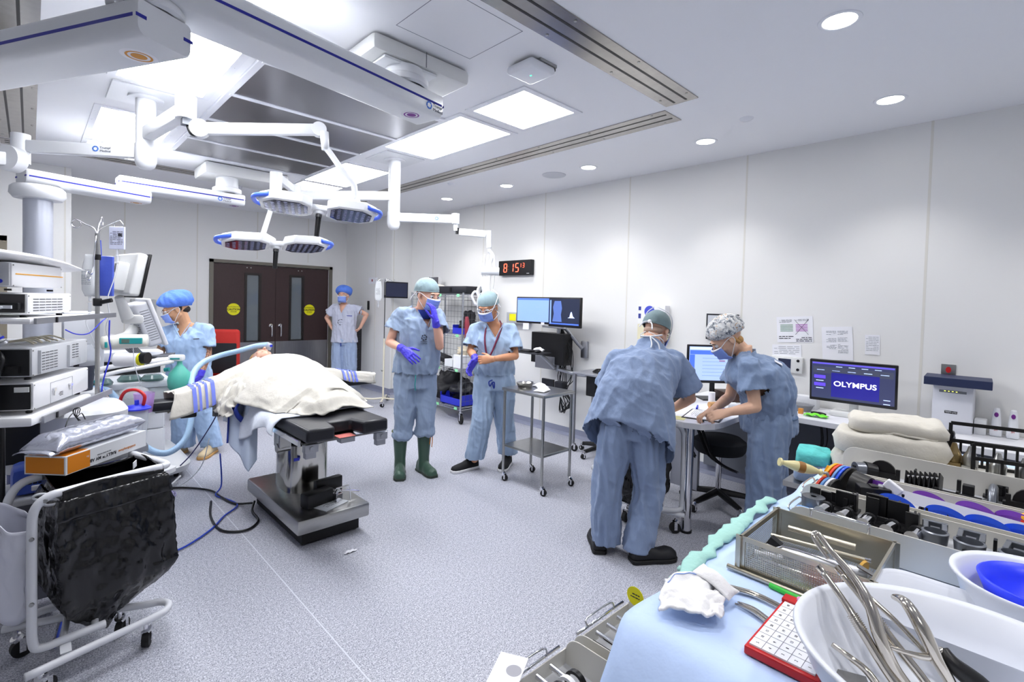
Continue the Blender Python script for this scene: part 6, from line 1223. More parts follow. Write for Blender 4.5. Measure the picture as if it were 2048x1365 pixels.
# wire rack
X0, X1, Y0, Y1 = 4.04, 4.64, 5.10, 6.30
T = Thing('wire_rack', 'chrome wheeled wire shelving rack with mesh sides against the right wall', 'shelving', (4.34, 5.7, 0))
for x in (X0, X1):
    for y in (Y0, Y1): g = MB(); g.cyl((x, y, .13), (x, y, 1.71), .013, n=12); g.cyl((x, y, 1.13), (x, y, 1.17), .017, n=12); part('post', g, WIREM, T, smooth=True); caster(T, x, y, (-.3, -1, 0), r=.06, top=.15)
for z in (.20, .70, 1.16, 1.69):
    g = MB()
    for dz in (0, -.03):
        for a, c in (((X0, Y0), (X1, Y0)), ((X0, Y1), (X1, Y1)), ((X0, Y0), (X0, Y1)), ((X1, Y0), (X1, Y1))): g.cyl((*a, z+dz), (*c, z+dz), .0035, n=5, cap=False)
    for i in range(24):
        y = Y0+(Y1-Y0)*(i+.5)/24; g.cyl((X0, y, z), (X1, y, z), .002, n=4, cap=False); g.cyl((X0, y-.02, z), (X0, y+.02, z-.03), .002, n=4, cap=False)
    for x in (X0+.15, X0+.3, X0+.45): g.cyl((x, Y0, z-.004), (x, Y1, z-.004), .003, n=5, cap=False)
    part('wire_shelf', g, WIREM, T, smooth=True)
for nm, f, nn in (('end_mesh', lambda t, z: (X0+(X1-X0)*t, Y0, z), 8), ('back_mesh', lambda t, z: (X1, Y0+(Y1-Y0)*t, z), 15), ('end_mesh', lambda t, z: (X0+(X1-X0)*t, Y1, z), 8)):
    g = MB()
    for i in range(nn+1): g.cyl(f(i/nn, .2), f(i/nn, 1.69), .002, n=4, cap=False)
    for k in range(19): z = .2+k*.083; g.cyl(f(0, z), f(1, z), .002, n=4, cap=False)
    part(nm, g, M('wire_dark', (96, 98, 104), .4, .6), T)
g = MB(); [g.box((X0-.006, y, z-.015), (.002, .06, .035)) for z in (.70, 1.16, 1.69, .2) for y in (5.2, 5.6, 5.95)]; part('green_tags', g, M('tag_green', (150, 232, 176), .6), T, kind='stuff')
CB = M('case_black', (34, 35, 42), .45); BK = M('cushion_black', (28, 28, 33), .6, bump=.2, bscale=20)
T = Thing('black_case', 'long black case with latches on top of the wire rack', 'case', (4.34, 5.45, 1.70)); g = MB(); g.span((4.10, 5.12, 1.70), (4.50, 5.85, 1.80), .015); part('body', g, CB, T, smooth=True); g = MB(); g.box((4.095, 5.45, 1.75), (.006, .04, .06)); g.box((4.3, 5.115, 1.77), (.05, .006, .03)); part('latch', g, BLACK, T)
def lump(nm, lb, cat, c, r, mat, sd=1, a=.5, **k):
    g = MB(); c = V(c); R = []
    for i in range(14):
        t = PI*(i+.5)/14; R.append([])
        for j in range(28):
            p = 2*PI*j/28; d = V((math.sin(t)*math.cos(p), math.sin(t)*math.sin(p), -math.cos(t))); q = 1+a*noise.noise(d*2.1+V((sd, sd, 0)))+a*.5*noise.noise(d*5+V((0, sd, sd))); R[-1].append(c+V((d.x*r[0], d.y*r[1], max(-.85, d.z)*r[2]))*q)
    g.rings(R); return single(nm, g, mat, lb, cat, (c.x, c.y, c.z-r[2]), smooth=2, **k)
lump('linen_heap', 'crumpled white linen on top of the wire rack left of the black case', 'linen', (4.3, 6.08, 1.76), (.16, .18, .07), TOWEL, 3)
g = MB(); g.box((4.55, 6.4, 1.84), (.05, .12, .24)); g.box((4.5, 6.47, 1.84), (.10, .02, .24)); single('wall_dispenser', g, CHROME, 'steel bracket unit on the wall above the wire rack', 'dispenser', (4.6, 6.4, 1.7))
def bin_(lb, c, w_, l_, h_):
    T = Thing('storage_bin', lb, 'bin', (c[0], c[1], c[2])); x, y, z = c; g = MB(); t = .006
    g.span((x-w_/2, y-l_/2, z), (x+w_/2, y+l_/2, z+t)); g.span((x+w_/2-t, y-l_/2, z), (x+w_/2, y+l_/2, z+h_)); g.span((x-w_/2, y-l_/2, z), (x-w_/2+t, y+l_/2, z+h_*.6)); g.span((x-w_/2, y-l_/2, z), (x+w_/2, y-l_/2+t, z+h_*.9)); g.span((x-w_/2, y+l_/2-t, z), (x+w_/2, y+l_/2, z+h_*.9)); part('tray', g, M('bin_blue', (44, 56, 200), .4), T); return T
bin_('blue plastic bin on the second shelf of the wire rack', (4.24, 5.27, 1.163), .26, .26, .13); bin_('larger blue plastic bin on the bottom shelf of the wire rack', (4.28, 5.38, .203), .40, .45, .16)
lump('strap_bundle', 'black straps heaped in the blue bin on the second shelf', 'straps', (4.26, 5.27, 1.28), (.10, .11, .07), BK, 5, .7)
lump('black_boot', 'black padded boot support standing behind the blue bin', 'support', (4.40, 5.40, 1.36), (.07, .10, .11), BK, 6, .4)
g = MB(); g.tube([(4.12, 5.62, 1.20), (4.12, 5.72, 1.34), (4.14, 5.85, 1.42), (4.14, 5.98, 1.38), (4.14, 6.02, 1.25)], .012, n=8); g.tube([(4.2, 5.6, 1.18), (4.16, 5.75, 1.26), (4.16, 5.85, 1.20)], .02, n=8); g.box((4.16, 5.7, 1.24), (.06, .05, .14), bev=.01); single('limb_clamp', g, CB, 'dark metal limb clamp with a curved bar on the second rack shelf', 'clamp', (4.14, 5.8, 1.16), smooth=2)
g = MB(); g.tube([(4.10, 5.09, 1.40), (4.10, 5.085, 1.30), (4.10, 5.08, 1.12)], [.02, .035, .03], n=10); single('red_bag', g, M('red_film', (170, 70, 84), .3, alpha=.8), 'red plastic bag hanging at the near end of the wire rack', 'bag', (4.10, 5.085, 1.12), smooth=2)
g = MB(); g.box((4.27, 5.86, .79), (.16, .34, .09), rot=Matrix.Rotation(.15, 3, 'X'), bev=.03, seg=3); single('black_cushion', g, BK, 'black rounded cushion on the third rack shelf', 'cushion', (4.27, 5.86, .74), smooth=True)
g = MB(); g.box((4.35, 5.45, .90), (.10, .30, .07), rot=Matrix.Rotation(-.7, 3, 'X'), bev=.02); single('leg_support', g, BK, 'black leg support leaning on the white box in the rack', 'cushion', (4.35, 5.45, .8), smooth=True)
g = MB(); g.span((4.10, 5.16, .703), (4.38, 5.36, .88), .004); o = single('white_box', g, PAPER, 'open white cardboard box on the third rack shelf with cream cloth', 'box', (4.24, 5.26, .703)); lump('cream_cloth', 'cream cloth spilling out of the white box on the rack', 'cloth', (4.24, 5.28, .93), (.10, .10, .07), M('cream_cloth', (226, 214, 190), .9), 8, .6)
g = MB(); g.span((4.12, 5.40, .703), (4.36, 5.58, .80), .004); single('tissue_box', g, CW, 'small white carton behind the open box on the rack', 'box', (4.24, 5.49, .703))
lump('padding_pile', 'black ribbed padding piled on the bottom rack shelf', 'padding', (4.30, 5.75, .40), (.20, .28, .20), BK, 12, .6); lump('strap_pile', 'black straps and buckles piled in the lower blue bin', 'straps', (4.30, 5.38, .36), (.14, .17, .14), CB, 14, .8)
lump('teal_wrap', 'pale teal wrapped pack at the far end of the bottom shelf', 'pack', (4.2, 6.12, .26), (.14, .12, .05), M('wrap_teal', (150, 190, 184), .8), 15, .3)
# infusion stand by the corner
T = Thing('infusion_stand', 'cream infusion stand with a hanging bag by the wall corner', 'infusion stand', (3.88, 6.80, 0)); CRM = M('cream_enamel', (222, 216, 196), .4)
g = MB(); g.cyl((3.88, 6.8, .08), (3.88, 6.8, 1.0), .014, n=12); part('lower_pole', g, CRM, T, smooth=True); g = MB(); g.cyl((3.88, 6.8, 1.0), (3.88, 6.8, 1.88), .008, n=10); part('upper_pole', g, STEELD, T, smooth=True); g = MB(); g.cyl((3.88, 6.8, 1.62), (3.88, 6.8, 1.66), .016, n=10); g.tube([(3.88, 6.8, .55), (3.86, 6.8, .5), (3.84, 6.8, .52)], .004, n=5); part('collar', g, BLACK, T)
for dx, dy in ((-.1, .04), (.1, -.04), (.04, .09), (-.04, -.09)): g = MB(); g.tube([(3.88, 6.8, 1.85), (3.88+dx*.4, 6.8+dy*.4, 1.90), (3.88+dx*.8, 6.8+dy*.8, 1.89), (3.88+dx, 6.8+dy, 1.87), (3.88+dx*1.3, 6.8+dy*1.3, 1.885), (3.88+dx*1.2, 6.8+dy*1.2, 1.91)], .004, n=5); part('hook', g, CHROME, T, smooth=2)
for dx, dy in ((-.24, .17), (.20, -.18), (.17, .2), (-.16, -.22)): g = MB(); g.tube([(3.88, 6.8, .09), (3.88+dx*.5, 6.8+dy*.5, .075), (3.88+dx, 6.8+dy, .085)], .014, n=8); part('leg', g, CRM, T, smooth=2); caster(T, 3.88+dx, 6.8+dy, (1, 0, 0), r=.03, top=.09)
fluid_bag('drained_bag', 'half empty clear infusion bag on the cream stand by the corner', (3.815, 6.885, 1.72), .11, .30, col=BAGF, t=.02, seed=4)
# wall fittings in the corner
g = MB(); g.span((XS-.006, 8.38, .26), (XS, 8.60, 1.05)); o = single('return_grille', g, M('grille_dark', (70, 70, 74), .5, .3), 'tall dark return air grille low on the corner wall', 'grille', (XS, 8.5, .6)); g = MB(); [g.span((XS-.008, 8.40, .29+k*.03), (XS-.0062, 8.58, .297+k*.03)) for k in range(25)]; part('slat', g, STEELD, o, kind='stuff')
g = MB(); g.span((XS-.03, 8.10, 1.40), (XS, 8.14, 1.56), .006); single('wall_latch', g, BLACK, 'small black wall latch beside the lilac scrubs', 'latch', (XS, 8.12, 1.48)); g = MB(); g.span((XS-.004, 7.85, 1.86), (XS, 8.15, 1.97)); o = single('code_plate', g, PAPER, 'white wall notice with a small dark red mark by the corner', 'notice', (XS, 8.0, 1.9)); g = MB(); g.span((XS-.006, 8.0, 1.90), (XS-.0045, 8.04, 1.94)); part('red_mark', g, M('mark_red', (150, 40, 60), .6), o)
# small dark monitor behind the tall man
T = Thing('wall_screen', 'small dark wall screen half hidden behind the tall person', 'monitor', (4.2, 7.3, 1.8)); g = MB(); g.span((4.02, 7.05, 1.62), (4.44, 7.08, 1.88), .005); part('bezel', g, BLACK, T); g = MB(); g.span((4.04, 7.047, 1.64), (4.42, 7.05, 1.86)); part('display', g, SCR('scr_dark', (30, 34, 56), .4), T); g = MB(); g.span((4.2, 7.08, 1.7), (4.26, YJ, 1.76)); part('arm', g, GREY, T)
# clock
T = Thing('digital_clock', 'black digital wall clock with red figures', 'clock', (XR, 4.8, 2.06)); g = MB(); g.span((XR-.06, 4.485, 1.965), (XR-.001, 5.11, 2.165), .008); cf0 = part('case', g, BLACK, T); RL = M('led_red', (255, 92, 66), .4, emit=2.2)
def seg7(T, ch, y, z, h, x=XR-.0615):
    w_ = h*.5; t = h*.09; S_ = {'A': (0, 1, 1, 1), 'D': (0, 0, 1, 0), 'G': (0, .5, 1, .5), 'F': (0, .5, 0, 1), 'E': (0, 0, 0, .5), 'B': (1, .5, 1, 1), 'C': (1, 0, 1, .5)}
    on = {'8': 'ABCDEFG', '1': 'BC', '5': 'AFGCD', '3': 'ABGCD'}[ch]; g = MB()
    for s_ in on:
        a = S_[s_]; P = lambda u, v: V((x, y-(u+.12*v)*w_, z+v*h)); p, q = P(a[0], a[1]), P(a[2], a[3]); d = (q-p).normalized(); g.cyl(p+d*t*.6, q-d*t*.6, t*.5, n=6)
    part('lit_digit', g, RL, T)
for ch, y, h in (('8', 5.0, .11), ('1', 4.875, .11), ('5', 4.775, .11)): seg7(T, ch, y, 2.01, h)
for ch, y in (('1', 4.70), ('3', 4.64)): seg7(T, ch, y, 2.065, .055)
g = MB(); [g.box((XR-.0612, 4.91, 2.045+k*.04), (.002, .007, .007)) for k in (0, 1)]; part('colon', g, M('colon_dim', (150, 100, 90), .5), T); text('clock_lettering', 'PYRAMID', .012, (XR-.0615, 4.54, 1.985), (0, -1, 0), (0, 0, 1), PAPER, T)
# workstation on wall arm
def screen(T, c, w_, h_, rz, disp, tilt=0, t=.035):
    R = Matrix.Rotation(rz, 3, 'Z') @ Matrix.Rotation(tilt, 3, 'X'); c = V(c); g = MB(); g.box(c, (w_, t, h_), rot=R, bev=.006); b_ = part('bezel', g, BLACK, T, smooth=True)
    g = MB(); g.box(c+R @ V((0, -t/2-.0006, .004)), (w_-.03, .001, h_-.04), rot=R); d = part('display', g, disp, T); return c, R, d, t
def ui(par, c, R, items, t):
    for nm, x, z, w_, h_, m in items: g = MB(); g.box(c+R @ V((x, -t/2-.0018, z)), (w_, .0008, h_), rot=R); part(nm, g, m, par)
T = Thing('wall_workstation', 'wall-mounted dual monitor computer station with keyboard tray and dangling cables', 'computer', (4.4, 3.9, 1.2)); SW = M('scr_white', (176, 196, 246), .3, emit=.8); SB = M('scr_blue', (60, 90, 210), .3, emit=.9); SG = M('scr_slate', (120, 150, 220), .3, emit=.5)
c, R, d, t = screen(T, (4.32, 4.10, 1.515), .50, .315, -1.45, M('scr_form', (126, 154, 228), .3, emit=.45)); ui(d, c, R, [('title_bar', 0, .13, .46, .018, SB)]+[('text_row', -.05+.01*(k % 3), .10-.02*k, .34-.05*(k % 4), .006, SG) for k in range(11)], t)
c, R, d, t = screen(T, (4.30, 3.60, 1.505), .50, .335, -1.66, M('scr_xray', (30, 36, 56), .3, emit=.5))
ui(d, c, R, [('side_bar', -.215, 0, .02, .27, SG), ('lower_bar', 0, -.13, .46, .014, SB)], t); g = MB(); g.prism([(-.18, -.12), (-.16, -.02), (-.175, .06), (-.15, .14), (-.05, .14), (-.03, .05), (-.045, -.03), (-.03, -.12)], -.0005, .0005, lambda p: c+R @ V((p[0], -t/2-.002+p[2], p[1]*.9))); part('scan_image', g, M('scr_scan', (70, 92, 150), .4, emit=.7), d)
g = MB(); g.prism([(.06, -.06), (.09, -.05), (.105, 0), (.12, .01), (.14, -.04), (.17, -.06)], -.0005, .0005, lambda p: c+R @ V((p[0], -t/2-.002+p[2], p[1]))); part('scan_image', g, SW, d)
g = MB(); g.cyl((4.36, 4.1, 1.52), (4.52, 4.0, 1.33), .022, n=10); g.cyl((4.34, 3.62, 1.5), (4.50, 3.78, 1.33), .022, n=10); g.box((4.46, 3.9, 1.325), (.05, .34, .03), bev=.008); part('monitor_bar', g, WHITE, T, smooth=True)
g = MB(); g.cyl((4.50, 3.85, 1.31), (4.50, 3.85, .80), .028, n=16); g.tube([(4.50, 3.82, 1.33), (4.55, 3.78, 1.30), (4.62, 3.66, 1.14), (4.66, 3.62, 1.08)], .022, n=10, smooth=1); g.box((4.69, 3.61, 1.07), (.045, .09, .20), bev=.01); part('wall_arm', g, ALU, T, smooth=True)
g = MB(); g.tube([(4.30, 3.95, 1.0), (4.38, 3.9, .92), (4.45, 3.86, .84)], .022, n=10, smooth=1); g.tube([(4.50, 3.85, .83), (4.50, 3.6, .80), (4.52, 3.45, .80)], .024, n=10, smooth=1); part('lower_arm', g, ALU, T, smooth=True)
g = MB(); g.span((4.44, 3.72, .88), (4.60, 4.24, 1.25), .006); part('computer_case', g, BLACK, T); g = MB(); g.span((4.43, 3.85, .82), (4.60, 4.16, .97), .004); part('steel_bracket', g, ALU, T)
g = MB(); g.span((4.10, 3.82, 1.015), (4.36, 4.45, 1.03), .006); kt = part('keyboard_tray', g, CB, T); g = MB(); g.span((4.13, 3.98, 1.03), (4.29, 4.42, 1.045), .003); kb = part('keyboard', g, BLACK, T); g = MB(); [g.span((4.138+.028*i, 3.99+.0265*k, 1.045), (4.16+.028*i, 4.012+.0265*k, 1.05)) for i in range(5) for k in range(16)]; part('keys', g, CB, kb, kind='stuff')
g = MB(); g.ball((4.2, 3.90, 1.045), (.05, .03, .016)); part('mouse', g, BLACK, T, smooth=2)
lump('tissue', 'crumpled white tissue on the keyboard tray of the wall station', 'tissue', (4.32, 4.0, 1.05), (.05, .07, .025), PAPER, 21, .6)
g = MB(); g.box((4.295, 4.20, 1.34), (.003, .09, .12), rz=.1); part('taped_note', g, PAPER, T); g = MB(); g.box((4.285, 3.92, 1.365), (.003, .05, .03), rz=.05); part('name_tag', g, PAPER, T)
g = MB(); random.seed(5)
for k in range(10):
    y = 3.86-.05*random.random(); x = 4.5+.05*random.random(); g.tube([(x, y, 1.3), (x-.02+.04*random.random(), y-.16*random.random(), 1.05), (x, y-.2*random.random(), .75), (4.5, 3.7+.1*random.random(), .58), (4.5+.05*random.random(), 3.62+.15*random.random(), .38+.1*random.random()), (4.52, 3.72+.1*random.random(), .30+.1*random.random()), (4.5, 3.8, .5)], .005, n=5, smooth=5)
part('cables', g, BLACK, T, smooth=2, kind='stuff'); g = MB(); g.box((4.48, 3.78, .62), (.10, .12, .14), bev=.01); g.box((4.5, 4.0, .60), (.03, .18, .18)); part('power_box', g, CB, T)
T = Thing('sharps_plate', 'grey wall box with a yellow label left of the dual monitors', 'wall box', (XR, 4.62, 1.4)); g = MB(); g.span((XR-.12, 4.50, 1.33), (XR-.002, 4.86, 1.47), .006); part('body', g, M('box_grey', (170, 172, 176), .4), T); g = MB(); g.box((XR-.122, 4.74, 1.405), (.002, .12, .09)); part('yellow_label', g, M('sticker_yellow'), T)
# steel trolley in front
def trolley(nm, lb, x0, x1, y0, y1, zt, zs, M_=STEEL, wheel=.025, sq=False):
    T = Thing(nm, lb, 'trolley', ((x0+x1)/2, (y0+y1)/2, 0)); g = MB(); g.span((x0-.02, y0-.02, zt-.026), (x1+.02, y1+.02, zt-.006)); g.span((x0-.02, y0-.02, zt-.006), (x1+.02, y1+.02, zt)); part('top_tray', g, M_, T, bevel=.003)
    if zs: g = MB(); g.span((x0, y0, zs-.02), (x1, y1, zs)); part('lower_shelf', g, M_, T, bevel=.003)
    for x in (x0, x1):
        for y in (y0, y1):
            g = MB(); g.span((x-.014, y-.014, .08), (x+.014, y+.014, zt-.02)) if sq else g.cyl((x, y, .08), (x, y, zt-.02), .0125, n=14); part('leg', g, M_, T, smooth=not sq); caster(T, x, y, (.4, -.8, 0), r=wheel, top=.09)
    return T
trolley('steel_trolley', 'stainless two-tier trolley in the open floor holding a dish and white cloths', 3.06, 3.42, 2.76, 3.23, .84, .33)
T = Thing('kidney_dish', 'steel bowl with orange contents on the stainless trolley', 'bowl', (3.22, 3.12, .84)); g = MB(); g.lathe([(.05, .842), (.07, .845), (.088, .885), (.092, .887), (.086, .885)], (3.20, 3.12, 0), n=28, sy=.7); part('bowl', g, STEEL, T, smooth=2); g = MB(); g.lathe([(.001, .868), (.066, .862)], (3.20, 3.12, 0), n=20, sy=.7); part('orange_fill', g, M('orange_fill', (240, 190, 140), .5), T)
for k, (x, y, a, lb) in enumerate(((3.19, 2.90, .3, 'white folded cloth nearest on the stainless trolley'), (3.27, 2.96, .9, 'white folded cloth in the middle of the trolley top'), (3.34, 3.06, 1.2, 'white folded cloth at the back of the trolley top'))):
    g = MB(); ca, sa_ = math.cos(a), math.sin(a); g.grid(16, 12, lambda u, v: (x+ca*(u-.5)*.14-sa_*(v-.5)*.10, y+sa_*(u-.5)*.14+ca*(v-.5)*.10, .846+.03*math.sin(u*PI)*math.sin(v*PI)*(1+.6*noise.noise(V((u*4, v*4, k)))))); single('white_cloth', g, PAPER, lb, 'cloth', (x, y, .84), smooth=2, solid=.006, group='cloths on the stainless trolley')
trolley('instrument_trolley', 'grey square-legged trolley by the wall with coiled cable on top', 4.26, 4.60, 2.76, 3.40, .87, 0, M('trolley_grey', (150, 152, 160), .4, .5), .035, True)
g = MB()
for k in range(7): g.tube([(4.43+(.12-.007*k)*math.cos(a*PI/6), 3.05+(.22-.01*k)*math.sin(a*PI/6), .878+.007*(k % 4)) for a in range(12)], .006, n=5, closed=True)
single('cable_coil', g, BLACK, 'flat black cable coil on the grey trolley by the wall', 'cable', (4.43, 3.05, .87), smooth=2)
g = MB(); g.span((4.30, 3.15, .62), (4.36, 3.28, .85), .01); single('hand_control', g, BLACK, 'black handset hanging under the grey trolley top', 'remote', (4.33, 3.2, .62))
def stool(lb, x, y, h, r=.18, mat=BKF):
    T = Thing('stool', lb, 'stool', (x, y, 0)); g = MB(); g.lathe([(.001, h), (r*.8, h), (r, h-.03), (r, h-.09), (r*.9, h-.12), (.001, h-.12)], (x, y, 0), n=32); part('seat', g, mat, T, smooth=True); g = MB(); g.cyl((x, y, .1), (x, y, h-.1), .022, n=12); part('post', g, CHROME, T, smooth=True)
    for k in range(5): a = 2*PI*k/5+.4; g = MB(); g.tube([(x, y, .115), (x+.27*math.cos(a), y+.27*math.sin(a), .075)], [.03, .02], n=8, smooth=1); part('leg', g, BLACK, T, smooth=True); caster(T, x+.27*math.cos(a), y+.27*math.sin(a), (math.cos(a), math.sin(a), 0), r=.025, top=.08)
    return T
stool('black round stool tucked under the grey trolley by the wall', 4.40, 3.08, .60, .15)
stool('black stool under the desk, left of the person in profile', 4.02, 1.70, .56, .2); stool('black stool under the desk, right of the person in profile', 4.32, .85, .50, .19)
# ---- desk
LAM = M('white_laminate', (226, 227, 232), .35); LAMG = M('laminate_grey_edge', (190, 192, 204), .4)
T = Thing('desk', 'white laminate desk with a rounded peninsula end on a chrome leg', 'desk', (4.2, 1.2, 0))
pts = [(4.70, 2.12), (3.52, 2.12), (3.37, 2.02), (3.29, 1.86), (3.27, 1.64), (3.31, 1.53), (3.40, 1.475), (3.50, 1.46), (4.00, 1.47), (4.13, 1.38), (4.13, -1.2), (4.70, -1.2)]
g = MB(); g.prism(pts, .758, .80); part('worktop', g, LAM, T, bevel=.004)
g = MB(); g.cyl((3.365, 1.64, .012), (3.365, 1.64, .758), .034, n=32); lg = part('leg', g, CHROME, T, smooth=True); g = MB(); g.cyl((3.365, 1.64, 0), (3.365, 1.64, .015), .04, n=32); part('leg_foot', g, BLACK, lg)
g = MB(); g.span((4.66, -1.2, .10), (4.70, 2.12, .755)); part('desk_shade_panel', g, M('desk_shade_grey', (104, 108, 118), .6), T); g = MB(); g.span((3.98, 1.86, .08), (4.02, 2.1, .755)); part('support_panel', g, LAMG, T); g = MB(); g.span((4.18, -1.0, .08), (4.66, -.96, .755)); part('support_panel', g, LAMG, T)  # dark grey panel added for the under-desk shade, painted into its colour
for pts_, lb in (([(3.7, 1.75, .75), (3.74, 1.72, .62), (3.82, 1.68, .45), (3.95, 1.62, .35), (4.1, 1.6, .28)], 'thick black cable bundle hanging under the desk peninsula'), ([(3.62, 1.8, .75), (3.66, 1.78, .5), (3.7, 1.75, .45), (3.6, 1.8, .6)], 'thin black cable loop under the rounded desk end'), ([(4.5, 1.1, .75), (4.5, 1.08, .55), (4.48, 1.15, .4), (4.52, 1.2, .3)], 'black cables dropping below the counter beside the wall')):
    g = MB(); nk_ = 9 if 'bundle' in lb else 3
    for k in range(nk_): g.tube([V(p)+V((.018*math.sin(k*2+i), .018*math.cos(k*3+i*.7), 0)) for i, p in enumerate(pts_)], .005, n=5, smooth=4)
    single('cable_bundle', g, BLACK, lb, 'cable', pts_[0], smooth=2)
hamp = bpy.data.objects['waste_hamper']
dup(hamp, (3.31, 1.98, 0), 2.2, 'white tubular wheeled hamper frame behind the legs of the bent-over person'); dup(hamp, (3.80, 2.45, 0), PI*.75, 'white tubular wheeled hamper frame under the far side of the desk')
bb_ = bpy.data.objects['bin_bag']; dup(bb_, (3.20, 1.96, .2), 2.2, 'black bin bag in the hamper behind the bent-over person')
lump('linen_bag', 'teal and blue linen bag in the hamper under the desk', 'laundry bag', (3.70, 2.3, .42), (.15, .15, .30), M('linen_teal', (80, 130, 170), .8), 31, .3)
g = MB(); g.grid(10, 12, lambda u, v: (3.33-.03*math.sin(u*3), 1.98+.20*u*(1-v*.6), .72-.45*v)); single('grey_pouch', g, M('pouch_grey', (120, 122, 134), .7), 'grey cloth pouch hanging behind the chrome desk leg', 'pouch', (3.33, 2.05, .3), smooth=2, solid=.006)
# items on the desk
ZD = .80
T = Thing('desk_monitor', 'desktop monitor with a blue and white page between the two people', 'monitor', (4.25, 1.85, ZD)); c, R, d, t = screen(T, (4.27, 1.87, 1.115), .50, .33, -.75, M('scr_page', (160, 182, 236), .3, emit=.5), t=.03); ui(d, c, R, [('title_bar', 0, .10, .46, .035, SB), ('top_bar', 0, .135, .46, .02, SW), ('side_panel', -.21, -.02, .045, .2, SB), ('red_row', .05, .03, .05, .006, RED)]+[('text_row', -.02, .05-.03*k, .2, .004, SG) for k in range(6)], t)
g = MB(); g.cyl((4.31, 1.91, ZD+.01), (4.31, 1.91, 1.0), .022, n=12); g.box((4.31, 1.91, ZD+.006), (.22, .18, .012), rz=-.75); part('stand', g, BLACK, T, smooth=True)
T = Thing('display_screen', 'wide touch display showing a maker name in white on blue', 'monitor', (4.42, .90, ZD)); nb = V((4.44, .905, 1.065)); c, R, d, t = screen(T, nb, .55, .325, -1.50, M('scr_navy', (52, 56, 86), .3, emit=.55), tilt=.14, t=.03)
BL2 = M('scr_deep', (34, 32, 120), .3, emit=.6); ui(d, c, R, [('image_area', .02, -.025, .30, .19, BL2), ('top_bar', 0, .137, .51, .012, M('scr_indigo', (90, 80, 190), .3, emit=.6)), ('menu_row', 0, .085, .5, .05, M('scr_grey', (62, 66, 84), .3, emit=.5)), ('button', -.205, .03, .075, .024, M('scr_btn', (80, 60, 230), .3, emit=.9)), ('button', -.205, -.03, .075, .024, M('scr_btn'))]+[('menu_text', -.2+.1*k, .085, .05, .005, SW) for k in range(5)]+[('menu_text', -.08+.08*k, .118, .04, .004, SW) for k in range(4)]+[('menu_text', -.205, 0-.06*k, .05, .005, SW) for k in (0, 1)]+[('menu_text', .215, -.10-.03*k, .04, .005, SW) for k in (0, 1)], t)
text('screen_lettering', 'OLYMPUS', .055, c+R @ V((.02, -t/2-.003, -.015)), R @ V((1, 0, 0)), R @ V((0, 0, 1)), M('scr_text', (240, 242, 255), .3, emit=1), d, bold=.0006, sx=1.12)
g = MB(); g.box((4.50, .90, ZD+.02), (.16, .28, .04), bev=.01); g.cyl((4.52, .9, ZD+.03), (4.50, .9, 1.0), .03, n=12); part('stand', g, OFFW, T, smooth=True)
def boxy(nm, lb, cat, c, d, mat, rz=0, bev=.004, **k): g = MB(); g.box((c[0], c[1], c[2]+d[2]/2), d, rz=rz, bev=bev); return single(nm, g, mat, lb, cat, c, smooth=True, **k)
o = boxy('clipboard', 'dark clipboard with a paper form under the writing hand on the desk', 'clipboard', (3.60, 1.64, ZD), (.36, .26, .005), CB, .25, .001); g = MB(); g.box((3.60, 1.64, ZD+.006), (.32, .235, .001), rz=.25); o2 = part('paper_form', g, PAPER, o); g = MB(); lines(g, (3.50, 1.71, ZD+.0075), (math.cos(.25), math.sin(.25), 0), (-math.sin(.25), math.cos(.25), 0), 14, w=.25, h=.0025, gap=.013); part('printed_lines', g, GTXT, o2)
g = MB(); g.box((3.62, 1.88, ZD+.001), (.30, .22, .001), rz=.5); single('loose_paper', g, PAPER, 'loose white papers on the desk beyond the clipboard', 'paper', (3.62, 1.88, ZD))
g = MB(); g.ball((3.40, 1.56, ZD+.006), (.012, .008, .006)); single('pen_tip', g, BLACK, 'tiny black pen cap at the rounded desk edge', 'pen', (3.40, 1.56, ZD), smooth=2); g = MB(); g.box((3.37, 1.72, ZD+.001), (.12, .08, .001), rz=.3); single('yellow_note', g, M('note_yellow', (226, 226, 170), .8), 'pale yellow note by the rounded desk end', 'note', (3.37, 1.72, ZD))
for p, q, mm, lb in (((3.78, 1.70), (3.90, 1.74), M('orange_plastic', (240, 140, 50), .4), 'orange pen on the desk pile'), ((3.84, 1.68), (3.93, 1.64), BLUE, 'blue pen nearest the writing arm on the desk'), ((3.76, 1.78), (3.88, 1.83), BLUE, 'blue pen behind the orange one on the desk'), ((3.92, 1.62), (3.99, 1.70), BLACK, 'black marker pen on the desk by the hand')): g = MB(); g.cyl((*p, ZD+.009), (*q, ZD+.009), .008, .006, n=10); single('pen', g, mm, lb, 'pen', (*p, ZD), smooth=True)
g = MB(); g.cyl((4.02, 1.78, ZD), (4.02, 1.78, ZD+.11), .026, n=16); single('white_tube', g, PAPER, 'upright white label roll on the desk below the monitor', 'roll', (4.02, 1.78, ZD), smooth=True); g = MB(); g.cyl((4.0, 1.65, ZD+.024), (4.07, 1.61, ZD+.024), .024, n=16); single('white_bottle', g, WHITE, 'small white bottle lying on the desk', 'bottle', (4.03, 1.63, ZD), smooth=True); g = MB(); g.cyl((3.93, 1.76, ZD+.022), (3.98, 1.73, ZD+.022), .022, n=16); single('tape_roll', g, M('tape_tan', (196, 150, 96), .6), 'brown tape roll on the desk', 'tape', (3.95, 1.74, ZD), smooth=True)
boxy('desk_phone', 'black desk organiser with a coral note behind the elbow', 'organiser', (3.98, 2.02, ZD), (.20, .10, .13), BLACK, -.4); boxy('file_tray', 'brown and black file tray under the monitor', 'tray', (4.40, 1.78, ZD), (.2, .22, .08), M('tray_brown', (60, 36, 28), .5), -.7)
